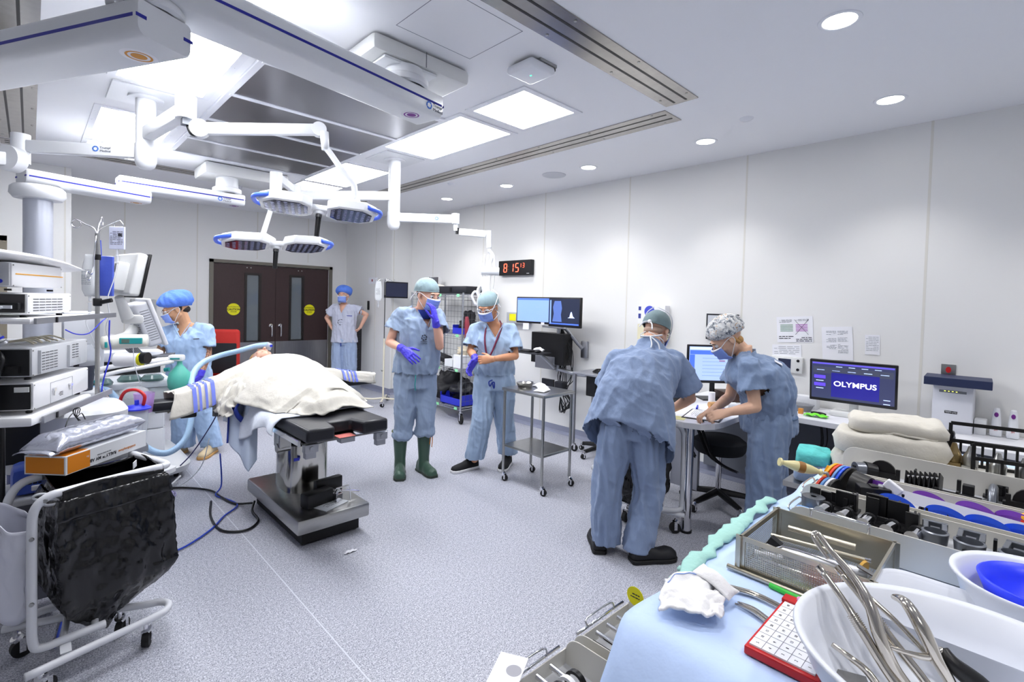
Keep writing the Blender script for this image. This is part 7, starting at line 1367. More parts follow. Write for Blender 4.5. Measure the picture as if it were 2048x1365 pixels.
g = MB(); g.lathe([(.036, ZD), (.04, ZD+.02), (.04, ZD+.12), (.016, ZD+.145), (.014, ZD+.165)], (4.60, 1.36, 0), n=24); o = single('soap_bottle', g, WHITE, 'white pump bottle with a blue band against the wall', 'bottle', (4.60, 1.36, ZD), smooth=True); g = MB(); g.cyl((4.60, 1.36, ZD+.03), (4.60, 1.36, ZD+.075), .0412, n=24, cap=False); part('blue_band', g, M('label_navy', (50, 60, 140), .5), o); text('label_lettering', 'VIRT', .022, (4.5585, 1.352, ZD+.05), (.15, -1, 0), (0, 0, 1), PAPER, o); g = MB(); g.cyl((4.6, 1.36, ZD+.165), (4.6, 1.36, ZD+.19), .008, n=8); g.box((4.58, 1.35, ZD+.195), (.06, .02, .012)); part('pump', g, WHITE, o)
boxy('glove_carton', 'white carton behind the grey dish on the counter', 'box', (4.60, 1.24, ZD), (.10, .16, .10), CW, 0); g = MB(); g.lathe([(.07, ZD), (.085, ZD+.045), (.09, ZD+.05), (.08, ZD+.045), (.066, ZD+.006), (.001, ZD+.006)], (4.44, 1.27, 0), n=28, sy=1.4); single('grey_dish', g, M('dish_grey', (140, 142, 148), .5), 'grey oval dish on the counter left of the wide display', 'dish', (4.44, 1.27, ZD), smooth=True)
g = MB(); g.grid(12, 8, lambda u, v: (4.22+.08*v, 1.16-.15*u, ZD+.006+.02*abs(math.sin(u*8+v*5))*(1-abs(u-.5)))); single('green_wrapper', g, M('lime_film', (120, 230, 60), .4), 'bright lime green wrapper on the counter below the display', 'wrapper', (4.26, 1.08, ZD), smooth=2, solid=.002)
g = MB(); g.box((4.30, 1.20, ZD+.02), (.03, .03, .04)); single('small_vial', g, M('vial_orange', (236, 160, 70), .4, alpha=.8), 'small orange-topped vial by the lime wrapper', 'vial', (4.30, 1.20, ZD)); g = MB(); g.tube([(4.38+.03*math.cos(a*.9), 1.10+.05*math.sin(a*.9), ZD+.006+.003*(a % 3)) for a in range(18)], .004, n=5, smooth=2); single('cable_loop', g, BLACK, 'black cable loops in front of the wide display', 'cable', (4.38, 1.1, ZD), smooth=2)
# wall papers and fittings
def sheet(nm, lb, cat, y0, y1, z0, z1, rot=0, mat=PAPER, x=XR-.003, t=.0015): c = V((x, (y0+y1)/2, (z0+z1)/2)); R = Matrix.Rotation(rot, 3, 'X'); g = MB(); g.box(c, (t, abs(y1-y0), z1-z0), rot=R); return single(nm, g, mat, lb, cat, c), c, R
YD = V((0, -1, 0)); ROW = lambda o, c, R, y, z, n, w_, m=GTXT, **k: part('printed_lines', lines(MB(), c+R @ V((-.0015, -y, z)), R @ V((0, -1, 0)), R @ V((0, 0, 1)), n, w=w_, **k), m, o)
o, c, R = sheet('wall_notice', 'white sheet with a green table and a crossed-out purple table', 'notice', 1.25, 1.53, 1.325, 1.545, -.07); ROW(o, c, R, -.12, .085, 5, .10, h=.002, gap=.006); ROW(o, c, R, .01, .085, 3, .10, h=.002, gap=.006); ROW(o, c, R, -.125, -.06, 2, .12, INK, h=.006, gap=.016, seed=4); ROW(o, c, R, .01, -.07, 3, .12, INK, h=.006, gap=.014, seed=6)
g = MB(); [g.box(c+R @ V((-.0015, .062, .04-.013*k)), (.0006, .10, .006), rot=R) for k in range(5)]; part('green_rows', g, M('row_green', (110, 150, 120), .7), o); g = MB(); [g.box(c+R @ V((-.0015, -.055, .04-.013*k)), (.0006, .09, .006), rot=R) for k in range(5)]; part('purple_rows', g, M('row_purple', (180, 100, 190), .7), o); g = MB(); [g.cyl(c+R @ V((-.002, -.055+s_*.055, .085)), c+R @ V((-.002, -.055-s_*.05, -.045)), .0012, n=5) for s_ in (-1, 1)]; part('cross_out', g, INK, o)
o, c, R = sheet('wall_notice', 'tall white list sheet in a plastic sleeve above the display', 'notice', .965, 1.18, 1.205, 1.475, -.07); [ROW(o, c, R, yy, zz, 4, .07, h=.0025, gap=.009, seed=i) for i, (yy, zz) in enumerate([(-.075, .10), (-.075, .04), (-.075, -.015), (.005, .10), (.005, .045), (.005, -.01), (.005, -.05)])]
o, c, R = sheet('wall_notice', 'small white notice right of the tall list sheet', 'notice', .79, .885, 1.27, 1.425, -.03); ROW(o, c, R, -.04, .06, 9, .08, h=.0025, gap=.013)
o, c, R = sheet('wall_notice', 'wide white notice partly behind the shoulder above the thermostat panel', 'notice', 1.33, 1.56, 1.185, 1.30, -.06); ROW(o, c, R, -.10, .04, 5, .2, h=.003, gap=.015)
o, c, R = sheet('glove_box', 'blue and white glove box on the wall behind the slate cap', 'box', 2.56, 2.87, 1.42, 1.61, 0, x=XR-.045, t=.09); g = MB(); g.lathe([(.001, 0), (.06, 0)], c+V((-.046, .02, .03)), n=24, axis=(1, 0, 0)); part('blue_oval', g, M('label_blue', (70, 80, 200), .5), o); g = MB(); g.box(c+V((-.0455, .135, .06)), (.001, .03, .04)); g.box(c+V((-.0455, .135, -.02)), (.001, .03, .05)); part('blue_mark', g, M('label_navy'), o)
sheet('glove_box', 'yellow and blue striped glove box directly under the other glove box', 'box', 2.56, 2.87, 1.25, 1.41, 0, M('box_cream', (226, 220, 190), .6), XR-.045, .09)
T = Thing('picture_frame', 'dark framed notice on the wall above the desk monitor', 'frame', (XR, 2.0, 1.5)); g = MB(); g.span((XR-.02, 1.86, 1.30), (XR-.001, 2.16, 1.545)); part('frame', g, CB, T); g = MB(); g.span((XR-.0215, 1.875, 1.315), (XR-.0202, 2.145, 1.53)); part('sheet', g, M('sheet_grey', (200, 203, 210), .5), T)
T = Thing('thermostat', 'white control panel with a dark screen on the wall', 'control panel', (XR, 1.4, 1.14)); g = MB(); g.span((XR-.03, 1.31, 1.06), (XR-.001, 1.56, 1.20), .008); part('housing', g, OFFW, T, smooth=True); g = MB(); g.span((XR-.0315, 1.40, 1.08), (XR-.0302, 1.50, 1.18)); part('screen', g, M('lcd_dark', (50, 56, 80), .2), T); g = MB(); [g.cyl((XR-.034, 1.345, z), (XR-.03, 1.345, z), .012, n=12) for z in (1.17, 1.095)]; part('button', g, BLACK, T)
T = Thing('wall_outlet', 'steel plate red wall outlet above the navy tray', 'outlet', (XR, .38, 1.19)); g = MB(); g.span((XR-.006, .345, 1.13), (XR-.001, .425, 1.245), .002); part('plate', g, STEEL, T); g = MB(); g.lathe([(.001, 0), (.022, 0), (.022, -.004)], (XR-.0065, .385, 1.205), n=20, axis=(-1, 0, 0), sx=.7); part('red_socket', g, RED, T)
T = Thing('power_supply', 'white upright backup power unit with a black maker badge on the wall', 'power unit', (4.6, .33, .8)); g = MB(); g.span((4.50, .235, .78), (4.70, .445, 1.12), .01); part('case', g, M('unit_white', (222, 224, 232), .4), T, smooth=True); g = MB(); g.box((4.499, .34, 1.075), (.002, .14, .016)); pl = part('light_bar', g, GREY, T); g = MB(); [g.box((4.4975, .38-.02*k, 1.077), (.001, .008, .004)) for k in range(4)]; part('indicator', g, M('led_yellow', (220, 240, 90), .4, emit=1.5), pl)
g = MB(); g.box((4.499, .345, .935), (.002, .065, .018)); bd = part('badge', g, BLACK, T); text('badge_lettering', 'TRIPP·LITE', .013, (4.4975, .345, .935), (0, -1, 0), (0, 0, 1), PAPER, bd)
T = Thing('navy_tray', 'long navy tray with a white label lying on the backup power unit', 'tray', (4.55, .32, 1.12)); g = MB(); g.box((4.53, .32, 1.148), (.26, .34, .055), rz=.05, bev=.003); part('body', g, M('navy_board', (34, 44, 78), .5), T); g = MB(); g.box((4.3985, .37, 1.148), (.002, .08, .022), rz=.05); part('label', g, PAPER, T)
for y, lb in ((.125, 'left white clipper standing in its charging dock'), (.045, 'right white clipper standing in its charging dock')):
    T = Thing('hair_clipper', lb, 'clipper', (4.62, y, ZD), group='clippers on the counter'); g = MB(); g.box((4.62, y, ZD+.03), (.07, .062, .06), bev=.012); part('dock', g, WHITE, T, smooth=True); g = MB(); g.tube([(4.625, y, ZD+.05), (4.625, y, ZD+.10), (4.62, y, ZD+.15), (4.615, y, ZD+.185)], [.026, .024, .02, .014], n=12); b_ = part('handset', g, WHITE, T, smooth=2); g = MB(); g.ball((4.596, y, ZD+.145), (.006, .011, .016)); part('purple_button', g, M('button_purple', (110, 30, 130), .4), b_, smooth=2); text('clipper_lettering', '3M', .014, (4.584, y, ZD+.045), (0, -1, 0), (0, 0, 1), RED, T)
boxy('small_rack', 'small white ribbed holder left of the clippers', 'holder', (4.62, .20, ZD), (.10, .06, .10), CW)
# ================================================================ foreground instrument tables
DRB = M('drape_blue', (190, 212, 250), .8, bump=.35, bscale=14, var=.05); DRT = M('drape_teal', (160, 206, 198), .85, bump=.6, bscale=30); ALC = M('case_aluminium', (216, 214, 207), .4, .25); CL_ = M('case_lining', (196, 198, 204), .45, .3)
ZT = .90
T = Thing('instrument_table', 'large steel back table in the foreground carrying the open instrument cases', 'table', (2.0, .1, 0))
g = MB(); g.span((1.04, -.75, .865), (3.35, .60, .893), .004); part('top', g, STEEL, T)
for x in (1.5, 3.28):
    for y in (-.68, .52): g = MB(); g.cyl((x, y, .08), (x, y, .866), .018, n=14); part('leg', g, STEEL, T, smooth=True); caster(T, x, y, (1, 0, 0), r=.035, top=.1)
def f_dr(u, v):
    x = .86+2.5*u; y = -.76+1.37*v; z = ZT+.0005
    x = .60+2.76*u
    d = max(0, .97-x); z -= .30*(1-math.cos(min(1.3, d*4.5)))*1.1+d*.25; x2 = x+d*.35
    z += .004*noise.noise(V((x*5, y*5, 0)))*(d == 0)+d*.10*noise.noise(V((x*4, y*6, 3)))
    e = max(0, y-.56)*4; return (x2, min(y, .612)+.006*math.sin(x*20), z-e*.02)
g = MB(); g.grid(110, 50, f_dr); single('blue_drape', g, DRB, 'light blue drape sheet covering the foreground instrument table', 'drape', (2.0, .1, .89), smooth=2, solid=.002)
g = MB(); g.tube([(1.18, .60, .905), (1.30, .605, .91), (1.42, .612, .905), (1.58, .612, .912), (1.72, .618, .905), (1.95, .622, .91)], [.010, .016, .013, .018, .014, .012], n=12, smooth=8)
def crumple(g, a, s): 
    for v in g.b.verts: v.co += V((0, 1, .6))*a*noise.noise(v.co*s)
crumple(g, .013, 22); [setattr(v, 'co', V((v.co.x, .602+(v.co.y-.602)*1.5, .902+(v.co.z-.9)*.6))) for v in g.b.verts]; g.tube([(1.25, .62, .90), (1.45, .632, .80), (1.7, .64, .84)], .01, n=6); single('teal_cloth', g, DRT, 'rolled teal cloth running along the far edge of the blue drape', 'cloth', (1.5, .61, .9), smooth=2)
def case(lb, x0, x1, y0, y1, zb, zr, tall=0, grp='long instrument cases'):
    T = Thing('instrument_case', lb, 'instrument case', ((x0+x1)/2, (y0+y1)/2, zb), group=grp); t = .003
    g = MB(); g.span((x0, y0, zb), (x1, y1, zb+t)); part('floor', g, CL_, T)
    for x, zz in ((x0, zr), (x1-t, zr+tall)):
        r = .045; pts = [(y0, zb), (y1, zb), (y1, zz-r)]+[(y1-r+r*math.cos(a*PI/12), zz-r+r*math.sin(a*PI/12)) for a in range(1, 7)]+[(y0+r-r*math.sin(a*PI/12), zz-r+r*math.cos(a*PI/12)) for a in range(0, 7)]
        g = MB(); g.prism(pts, 0, t, lambda p: V((x+p[2], p[0], p[1]))); part('side_wall', g, ALC, T, bevel=.0012)
    for y, q in ((y0, -1), (y1, 1)):
        g = MB(); g.span((x0, y-t, zb), (x1, y, zb+(zr-zb)*.55)); w_ = part('end_wall', g, ALC, T); g = MB(); cx = (x0+x1)/2; g.tube([(cx-.06, y+q*.004, zb+.05), (cx-.055, y+q*.014, zb+.066), (cx+.055, y+q*.014, zb+.066), (cx+.06, y+q*.004, zb+.05)], .003, n=6); g.cyl((x0+.02, y+q*.006, zb+.05), (x1-.02, y+q*.006, zb+.05), .004, n=6); part('wire_handle', g, CHROME, w_, smooth=2)
    return T
C1 = case('nearest long instrument case with grey ring guides and black posts', 1.70, 1.925, -.62, .50, .905, 1.0)
C2 = case('middle long instrument case with purple, blue and striped discs', 1.945, 2.185, -.62, .53, .905, 1.005)
C3 = case('farthest long instrument case with a tall rounded back wall and black fittings', 2.205, 2.46, -.62, .52, .905, 1.005, tall=.035)
KB_ = M('peg_black', (16, 16, 19), .38); TG = M('titanium_grey', (128, 132, 140), .3, .8); PUR = M('purple_plastic', (132, 74, 190), .35); BLP = M('cobalt_plastic', (44, 92, 232), .3); YEL = M('amber_plastic', (244, 178, 30), .35); RDP = M('coral_red', (226, 62, 40), .35)
random.seed(11)
_N0 = set(o.name for o in bpy.data.objects)
def pegs(T, x0, x1, y0, y1, n, hmax=.085, z=.953):
    for k in range(n):
        x, y = random.uniform(x0, x1), random.uniform(y0, y1); h = random.uniform(.035, hmax); w_ = random.choice(((.006, .03), (.02, .008), (.012, .012), (.03, .006))); g = MB(); g.box((x, y, z+h/2), (w_[0], w_[1], h), bev=.0015)
        if random.random() < .5: g.box((x, y, z+h*.3), (w_[0]+.02, w_[1]+.012, .008))
        part('black_post', g, KB_, T)
pegs(C1, 1.80, 1.91, .20, .47, 22); pegs(C1, 1.73, 1.91, -.05, .10, 5, .06); pegs(C3, 2.24, 2.44, .02, .30, 10, .07); pegs(C3, 2.24, 2.44, -.05, .06, 4, .09); pegs(C2, 1.97, 2.16, -.02, .33, 14, .06)
for y, h in ((.38, .075), (.30, .09), (.25, .085)): g = MB(); g.box((1.86, y, .91+h/2), (.008, .055, h), bev=.001); g.box((1.84, y, .93), (.05, .05, .01)); part('black_bracket', g, KB_, C1)
# grey guides: C-shaped blocks on rings
def guide(lb, x, y, s=1, rz=0):
    T = Thing('ring_guide', lb, 'surgical guide', (x, y, .91), group='grey ring guides in the nearest case'); R = Matrix.Rotation(rz, 3, 'Z'); P = lambda a, b_, c: V((x, y, 0))+R @ V((a*s, b_*s, 0))+V((0, 0, c))
    g = MB(); n = 28; g.rings([[P(math.cos(2*PI*k/n)*r, math.sin(2*PI*k/n)*r, z) for k in range(n)] for r, z in ((.030, .935), (.033, .965), (.027, .967), (.024, .937), (.030, .935))], cap=False); part('ring', g, TG, T, smooth=True)
    g = MB()
    for q in (-1, 1): g.box(P(.055, q*.022, .957), (.06*s, .012, .018), rz=rz, bev=.002)
    g.box(P(.088, 0, .957), (.014, .056, .02), rz=rz, bev=.002); g.box(P(.05, 0, .935), (.02, .02, .05), rz=rz); part('fork', g, TG, T)
guide('grey ring guide nearest the basket corner', 1.775, .155, .9, .1); guide('grey ring guide second from the basket in the near case', 1.765, .085, 1, .0); guide('grey ring guide beside the lone black post', 1.765, .0, 1, -.1); guide('grey ring guide at the right edge of the picture', 1.79, -.08, 1.1, .1)
for k in range(5):
    y = .42-.055*k; T = Thing('metal_bobbin', ['small steel bobbin beside the pale blue clip', 'steel bobbin second along the near case', 'steel bobbin third along the near case', 'steel bobbin fourth along the near case', 'steel bobbin with a cream collar behind the basket handle'][k], 'surgical part', (1.755, y, .91)); g = MB(); g.cyl((1.73, y, .945), (1.775, y-.005, .945), .017, n=18); part('spool', g, CHROME, T, smooth=True); g = MB(); g.cyl((1.775, y-.005, .945), (1.79, y-.006, .945), .019, n=16); part('black_rim', g, KB_, T)
g = MB(); g.lathe([(.008, .965), (.032, .965), (.033, .95), (.033, .915), (.008, .915)], (1.80, .455, 0), n=28); single('steel_washer', g, TG, 'large flat steel ring at the far left corner of the near case', 'surgical part', (1.80, .455, .915), smooth=True); g = MB(); g.box((1.745, .465, .925), (.04, .05, .03), bev=.008); single('blue_clip', g, M('clip_blue', (110, 160, 220), .3), 'pale blue clip beside the large flat steel ring', 'clip', (1.745, .465, .91), smooth=True)
# stacked coloured discs
def disc(lb, c, r, mat, grp, ax=(.25, 1, .25), th=.007, hole=0): g = MB(); g.lathe([(hole, 0), (r, 0), (r+.001, .003), (r, th), (hole, th)], c, n=36, axis=ax); return single('trial_disc', g, mat, lb, 'trial disc', c, grp, smooth=True)
seq = [('amber', YEL), ('red', RDP), ('pale blue', M('clip_blue')), ('deep blue', BLP), ('black', KB_)]
for k, (nm, mm) in enumerate(seq): disc(f'{nm} disc of the upright fan behind the horn handle', (2.10, .475-.012*k, .945), .062-.001*k, mm, 'coloured discs behind the horn handle')
g = MB(); g.cyl((2.10, .41, .945), (2.09, .36, .94), .05, .045, n=28); single('black_hub', g, KB_, 'shiny black drum between the two coloured disc fans', 'surgical part', (2.1, .4, .91), smooth=True)
for k, (nm, mm) in enumerate([('red', RDP), ('pale blue', M('clip_blue')), ('white', PAPER), ('black', KB_)]): disc(f'{nm} disc of the low fan nearest the horn handle', (1.995, .48-.012*k, .935), .045, mm, 'low coloured discs beside the horn handle')
for gy, nm2 in ((-.045, 'far'), (-.075, 'near')):
    for k, (nm, mm) in enumerate([('amber', YEL), ('red', RDP), ('pale blue', M('clip_blue')), ('deep blue', BLP)]): disc(f'{nm} disc of the {nm2} flat pile at the right picture edge', (2.10 if gy > -.05 else 2.02, gy, .965-.012*k), .04, mm, 'flat coloured piles at the right edge', ax=(0, 0, 1), th=.009)
def arc(lb, c, r, w_, mat, grp, a0=-.2, a1=3.3, ax=0, h=.016, nm='trial_crescent'):
    g = MB(); n = 22; c = V(c); ca, sa_ = math.cos(ax), math.sin(ax); R = []
    for k in range(n+1):
        a = a0+(a1-a0)*k/n; ww = w_*(.75+.25*math.sin(k*1.2)); 
        def P(rr, z): x = rr*math.cos(a); q = rr*math.sin(a)*.55; return c+V((x*ca-q*sa_*.3, x*sa_+q*ca*.3, abs(rr*math.sin(a))*.62*(1 if math.sin(a) > 0 else -.2)+z))
        R.append([P(r, 0), P(r, h), P(r-ww, h), P(r-ww, 0)])
    g.rings(R); return single(nm, g, mat, lb, 'trial part', c, grp, smooth=False)
for k, (y, lb) in enumerate(((.33, 'purple crescent nearest the disc fans in the middle case'), (.20, 'purple crescent second from the disc fans'), (.09, 'purple crescent third from the disc fans'), (.0, 'purple crescent nearest the right edge'))): arc(lb, (2.10, y, .93), .055, .03, PUR, 'purple crescents in the middle case', ax=1.2)
for k, (y, lb) in enumerate(((.27, 'cobalt blue crescent nearest the disc fans'), (.15, 'cobalt blue crescent second along the middle case'), (.06, 'cobalt blue crescent third along the middle case'), (-.02, 'cobalt blue crescent nearest the right edge'))): arc(lb, (1.985, y, .93), .055, .035, BLP, 'cobalt crescents in the middle case', ax=1.3)
g = MB(); g.box((2.045, .12, .955), (.004, .42, .035), rot=Matrix.Rotation(.05, 3, 'X') @ Matrix.Rotation(.25, 3, 'Y')); part('printed_strip', g, PAPER, C2)
g = MB(); g.box((2.03, .34, .96), (.05, .09, .03), rz=.5, bev=.003); g.box((2.03, .34, .977), (.03, .02, .004), rz=.5); single('black_cutting_block', g, KB_, 'black slotted cutting block between the purple crescent and black drum', 'surgical part', (2.03, .34, .91)); g = MB(); g.box((2.05, .29, .98), (.02, .05, .03), rot=Matrix.Rotation(.6, 3, 'X'), bev=.004); single('white_clip', g, PAPER, 'white clip leaning on the purple crescent', 'clip', (2.05, .29, .93))
for x, y, r, lb in ((2.31, .36, .04, 'black rounded arch holder in the farthest case'), (2.30, -.03, .045, 'tall black arch holder at the right end of the farthest case')):
    g = MB(); g.prism([(-r, 0), (r, 0), (r, .05)]+[(r*math.cos(a*PI/10), .05+r*math.sin(a*PI/10)) for a in range(11)]+[(-r, .05)], -.006, .006, lambda p: V((x+p[2]*1, y+p[0], .91+p[1]))); g.box((x-.012, y, .935), (.02, r*2.2, .05)); g.box((x-.015, y+r*1.2, .945), (.01, .012, .07)); g.box((x-.015, y-r*1.2, .945), (.01, .012, .07)); single('arch_holder', g, KB_, lb, 'holder', (x, y, .91))
g = MB(); g.cyl((2.27, .44, .955), (2.29, .415, .955), .028, n=24); o = single('drilled_disc', g, TG, 'grey drilled disc head at the left of the farthest case', 'surgical part', (2.28, .43, .92), smooth=True); g = MB(); [g.cyl(V((2.2695, .4407, .955))+V((.009*math.cos(a*1.05)*.6, .009*math.cos(a*1.05)*.7, .014*math.sin(a*1.05))), V((2.2665, .4445, .955))+V((.009*math.cos(a*1.05)*.6, .009*math.cos(a*1.05)*.7, .014*math.sin(a*1.05))), .004, n=8) for a in range(6)]; part('drilled_holes', g, KB_, o); g = MB(); g.cyl((2.29, .415, .955), (2.31, .385, .95), .032, n=20); part('black_collar', g, KB_, o)
T = Thing('screw_rack', 'stepped silver and black rack of small sockets in the farthest case', 'rack', (2.30, .24, .91))
for k in range(8): y = .285-.013*k; g = MB(); g.box((2.31, y, .945+.002*k), (.12, .004, .06), rot=Matrix.Rotation(.35, 3, 'Y')); part('plate', g, KB_, T)
for i in range(5):
    for k in range(7): g = MB(); y = .2785-.013*k; g.cyl((2.262+.022*i, y, .965+.002*k-.008*i+.012), (2.265+.022*i, y, .95+.002*k-.008*i), .0048, n=8); part('silver_pin', g, CHROME, T)
g = MB(); g.tube([(2.24, .06, .93), (2.26, .06, .975), (2.30, .06, .985), (2.33, .06, .975), (2.34, .06, .93)], .012, n=8); g.box((2.28, .06, .925), (.08, .05, .03), bev=.004); single('grey_impactor', g, TG, 'grey rounded impactor block in the farthest case', 'surgical part', (2.29, .06, .91), smooth=2)
g = MB(); g.box((2.27, .14, .935), (.012, .11, .03), bev=.002); g.box((2.29, .12, .95), (.03, .03, .06), bev=.002); single('black_clamp', g, KB_, 'black stepped clamp beside the stepped rack', 'clamp', (2.28, .13, .91))
for o in list(bpy.data.objects):
    if o.name not in _N0 and o.parent is None: o.location.z += .043
    if o.name not in _N0 and o.parent in (C1.o, C2.o, C3.o) and o.name.split('.')[0] != 'black_post': o.location.z += .043
for T_, (xa, xb, ya, yb) in ((C1, (1.704, 1.921, -.615, .495)), (C2, (1.949, 2.181, -.615, .525)), (C3, (2.209, 2.456, -.615, .515))):
    g = MB(); g.span((xa, ya, .946), (xb, yb, .951)); part('insert_tray', g, CL_, T_)
# horn handled tool
T = Thing('horn_handle_tool', 'turned cream and brown handled tool resting across the middle case', 'tool', (1.93, .53, 1.03)); HN = M('horn', (222, 212, 160), .25); nt, b = nodes(HN); tc = nt.nodes.new('ShaderNodeTexCoord')
a_, c_ = V((1.888, .588, 1.068)), V((1.985, .475, 1.037)); dd = c_-a_; L_ = dd.length
g = MB(); g.lathe([(.001, 0), (.014, 0), (.015, .005), (.008, .013), (.010, .022), (.017, .05), (.020, .075), (.015, .11), (.008, .135), (.012, .142), (.001, L_)], a_, n=24, axis=dd); part('handle', g, HN, T, smooth=True); g = MB(); g.lathe([(.0188, .062), (.0203, .074), (.0193, .084)], a_, n=24, axis=dd); part('brown_band', g, M('horn_brown', (150, 104, 50), .3), T, smooth=True); g = MB(); g.tube([c_, c_+V((.012, -.012, -.01)), c_+V((.012, -.012, -.10))], .0055, n=8); part('shaft', g, STEEL, T, smooth=2)
g = MB(); g.prism([(0, 0), (.10, -.045), (.12, -.01), (.06, .02), (.01, .025)], 0, .004, lambda p: V((2.175-.0*p[0], .52-p[0], .99+p[1]+.0))+V((p[2], 0, 0))); single('amber_flag', g, YEL, 'flat amber plastic flag at the left end behind the disc fan', 'plastic part', (2.17, .48, .98))
# mesh basket
T = Thing('mesh_basket', 'open stainless mesh basket full of steel instruments on the blue drape', 'basket', (1.49, .365, .905)); bx0, bx1, by0, by1, z0, z1 = 1.358, 1.635, .222, .508, .910, .998
mesh = M('basket_mesh', (190, 186, 172), .3, .9); nt, b = nodes(mesh); tc = nt.nodes.new('ShaderNodeTexCoord'); ck = nt.nodes.new('ShaderNodeTexVoronoi'); ck.inputs['Scale'].default_value = 190; ck.inputs['Randomness'].default_value = 0; ck.distance = 'CHEBYCHEV'; nt.links.new(tc.outputs['Object'], ck.inputs['Vector']); lt = nt.nodes.new('ShaderNodeMath'); lt.operation = 'GREATER_THAN'; lt.inputs[1].default_value = .36; nt.links.new(ck.outputs['Distance'], lt.inputs[0]); nt.links.new(lt.outputs[0], b.inputs['Alpha'])
BM = M('basket_frame', (186, 180, 164), .28, .95)
g = MB()
for a, c in (((bx0, by0), (bx1, by0)), ((bx0, by1), (bx1, by1)), ((bx0, by0), (bx0, by1)), ((bx1, by0), (bx1, by1))):
    g.span((min(a[0], c[0])-.003, min(a[1], c[1])-.003, z1-.012), (max(a[0], c[0])+.003, max(a[1], c[1])+.003, z1)); g.span((min(a[0], c[0])-.002, min(a[1], c[1])-.002, z0), (max(a[0], c[0])+.002, max(a[1], c[1])+.002, z0+.008))
for x in (bx0, bx1):
    for y in (by0, by1): g.span((x-.012, y-.0035, z0), (x+.012, y+.0035, z1)); g.span((x-.0035, y-.012, z0), (x+.0035, y+.012, z1))
part('frame', g, BM, T)
for a, c in (((bx0, by0), (bx1, by0)), ((bx0, by1), (bx1, by1)), ((bx0, by0), (bx0, by1)), ((bx1, by0), (bx1, by1))): g = MB(); g.span((a[0]-.0006, a[1]-.0006, z0), (c[0]+.0006, c[1]+.0006, z1)); part('mesh_wall', g, mesh, T)
g = MB(); g.span((bx0, by0, z0-.001), (bx1, by1, z0+.0005)); part('mesh_floor', g, mesh, T)
g = MB(); g.tube([(bx1+.004, .42, .98), (bx1+.006, .42, 1.015), (bx1+.006, .41, 1.022), (bx1+.006, .29, 1.022), (bx1+.006, .28, 1.015), (bx1+.004, .28, .98)], .0035, n=8, smooth=2); part('drop_handle', g, CHROME, T, smooth=2); g = MB(); g.tube([(bx0+.03, .43, .965), (bx0+.05, .42, .985), (bx0+.05, .30, .985), (bx0+.03, .27, .965)], .003, n=6, smooth=3); part('drop_handle', g, CHROME, T, smooth=2)
for nm, lb, p, q, r0, r1, mm in (('impactor', 'thick silver impactor tube lying along the mesh basket', (1.44, .47, .955), (1.475, .25, .955), .013, .015, M('satin_silver', (200, 202, 208), .35, .5)), ('chisel', 'long flat steel chisel beside the impactor', (1.50, .48, .965), (1.55, .27, .96), .007, .006, BM), ('rod', 'thin steel rod behind the impactor in the basket', (1.53, .47, .955), (1.57, .26, .955), .005, .005, CHROME), ('rod', 'steel rod nearest the front wall in the basket', (1.385, .47, .94), (1.40, .27, .94), .005, .005, CHROME), ('retractor', 'curved steel retractor arm at the back of the basket', (1.58, .46, .97), (1.60, .30, .965), .008, .01, BM), ('driver', 'white-tipped driver in the corner of the basket', (1.395, .485, .95), (1.43, .43, .945), .007, .007, WHITE)):
    g = MB(); g.cyl(p, q, r0, r1, n=16); single(nm, g, mm, lb, 'instrument', p, smooth=True)
g = MB(); g.lathe([(.006, 0), (.022, 0), (.023, .006), (.006, .006)], (1.50, .262, .955), n=28, axis=(.3, 1, .2)); single('amber_ring', g, M('amber_ring', (206, 160, 70), .35), 'amber plastic ring at the near end of the impactor', 'ring', (1.5, .26, .93), smooth=True)
g = MB(); g.box((1.43, .265, .945), (.03, .05, .03), rz=.3, bev=.003); single('dark_block', g, KB_, 'dark block with small pegs at the near corner of the basket', 'surgical part', (1.43, .265, .92)); g = MB(); g.box((1.445, .455, .965), (.02, .03, .035), rot=Matrix.Rotation(.5, 3, 'X')); single('black_flange', g, KB_, 'black flange on the far end of the impactor', 'surgical part', (1.445, .46, .94))
g = MB(); g.box((1.46, .235, .968), (.016, .07, .004), rot=Matrix.Rotation(.3, 3, 'X'), bev=.001); single('slotted_plate', g, STEEL, 'slotted steel plate leaning over the near wall of the basket', 'plate', (1.46, .235, .96))
# towels and teal linen
def towel(nm, lb, cx, cy, z, a, b_, h, mat, sd, rz=.0, grp=None):
    g = MB(); R = []; n = 48
    for i, (k, zz) in enumerate(((.90, 0), (.99, .12), (1.02, .5), (1.0, .85), (.93, .98), (.8, 1.0), (.65, 1.02), (.5, 1.02), (.35, 1.03), (.15, 1.03))):
        R.append([])
        for j in range(n):
            t = 2*PI*j/n; x = math.copysign(abs(math.cos(t))**.45, math.cos(t))*a*k; y = math.copysign(abs(math.sin(t))**.45, math.sin(t))*b_*k; q = 1+.10*noise.noise(V((x*8+sd, y*8, zz*2))); x, y = x*q, y*q
            R[-1].append(V((cx+x*math.cos(rz)-y*math.sin(rz), cy+x*math.sin(rz)+y*math.cos(rz), z+h*zz*(1+.12*noise.noise(V((x*7, y*7+sd, 1))))+ridg(x*2, y*2, 8, .024, sd)*(i > 3))))
    g.rings(R); 
    return single(nm, g, mat, lb, 'towel', (cx, cy, z), grp, smooth=2)
GT = 'white towels stacked behind the farthest case'
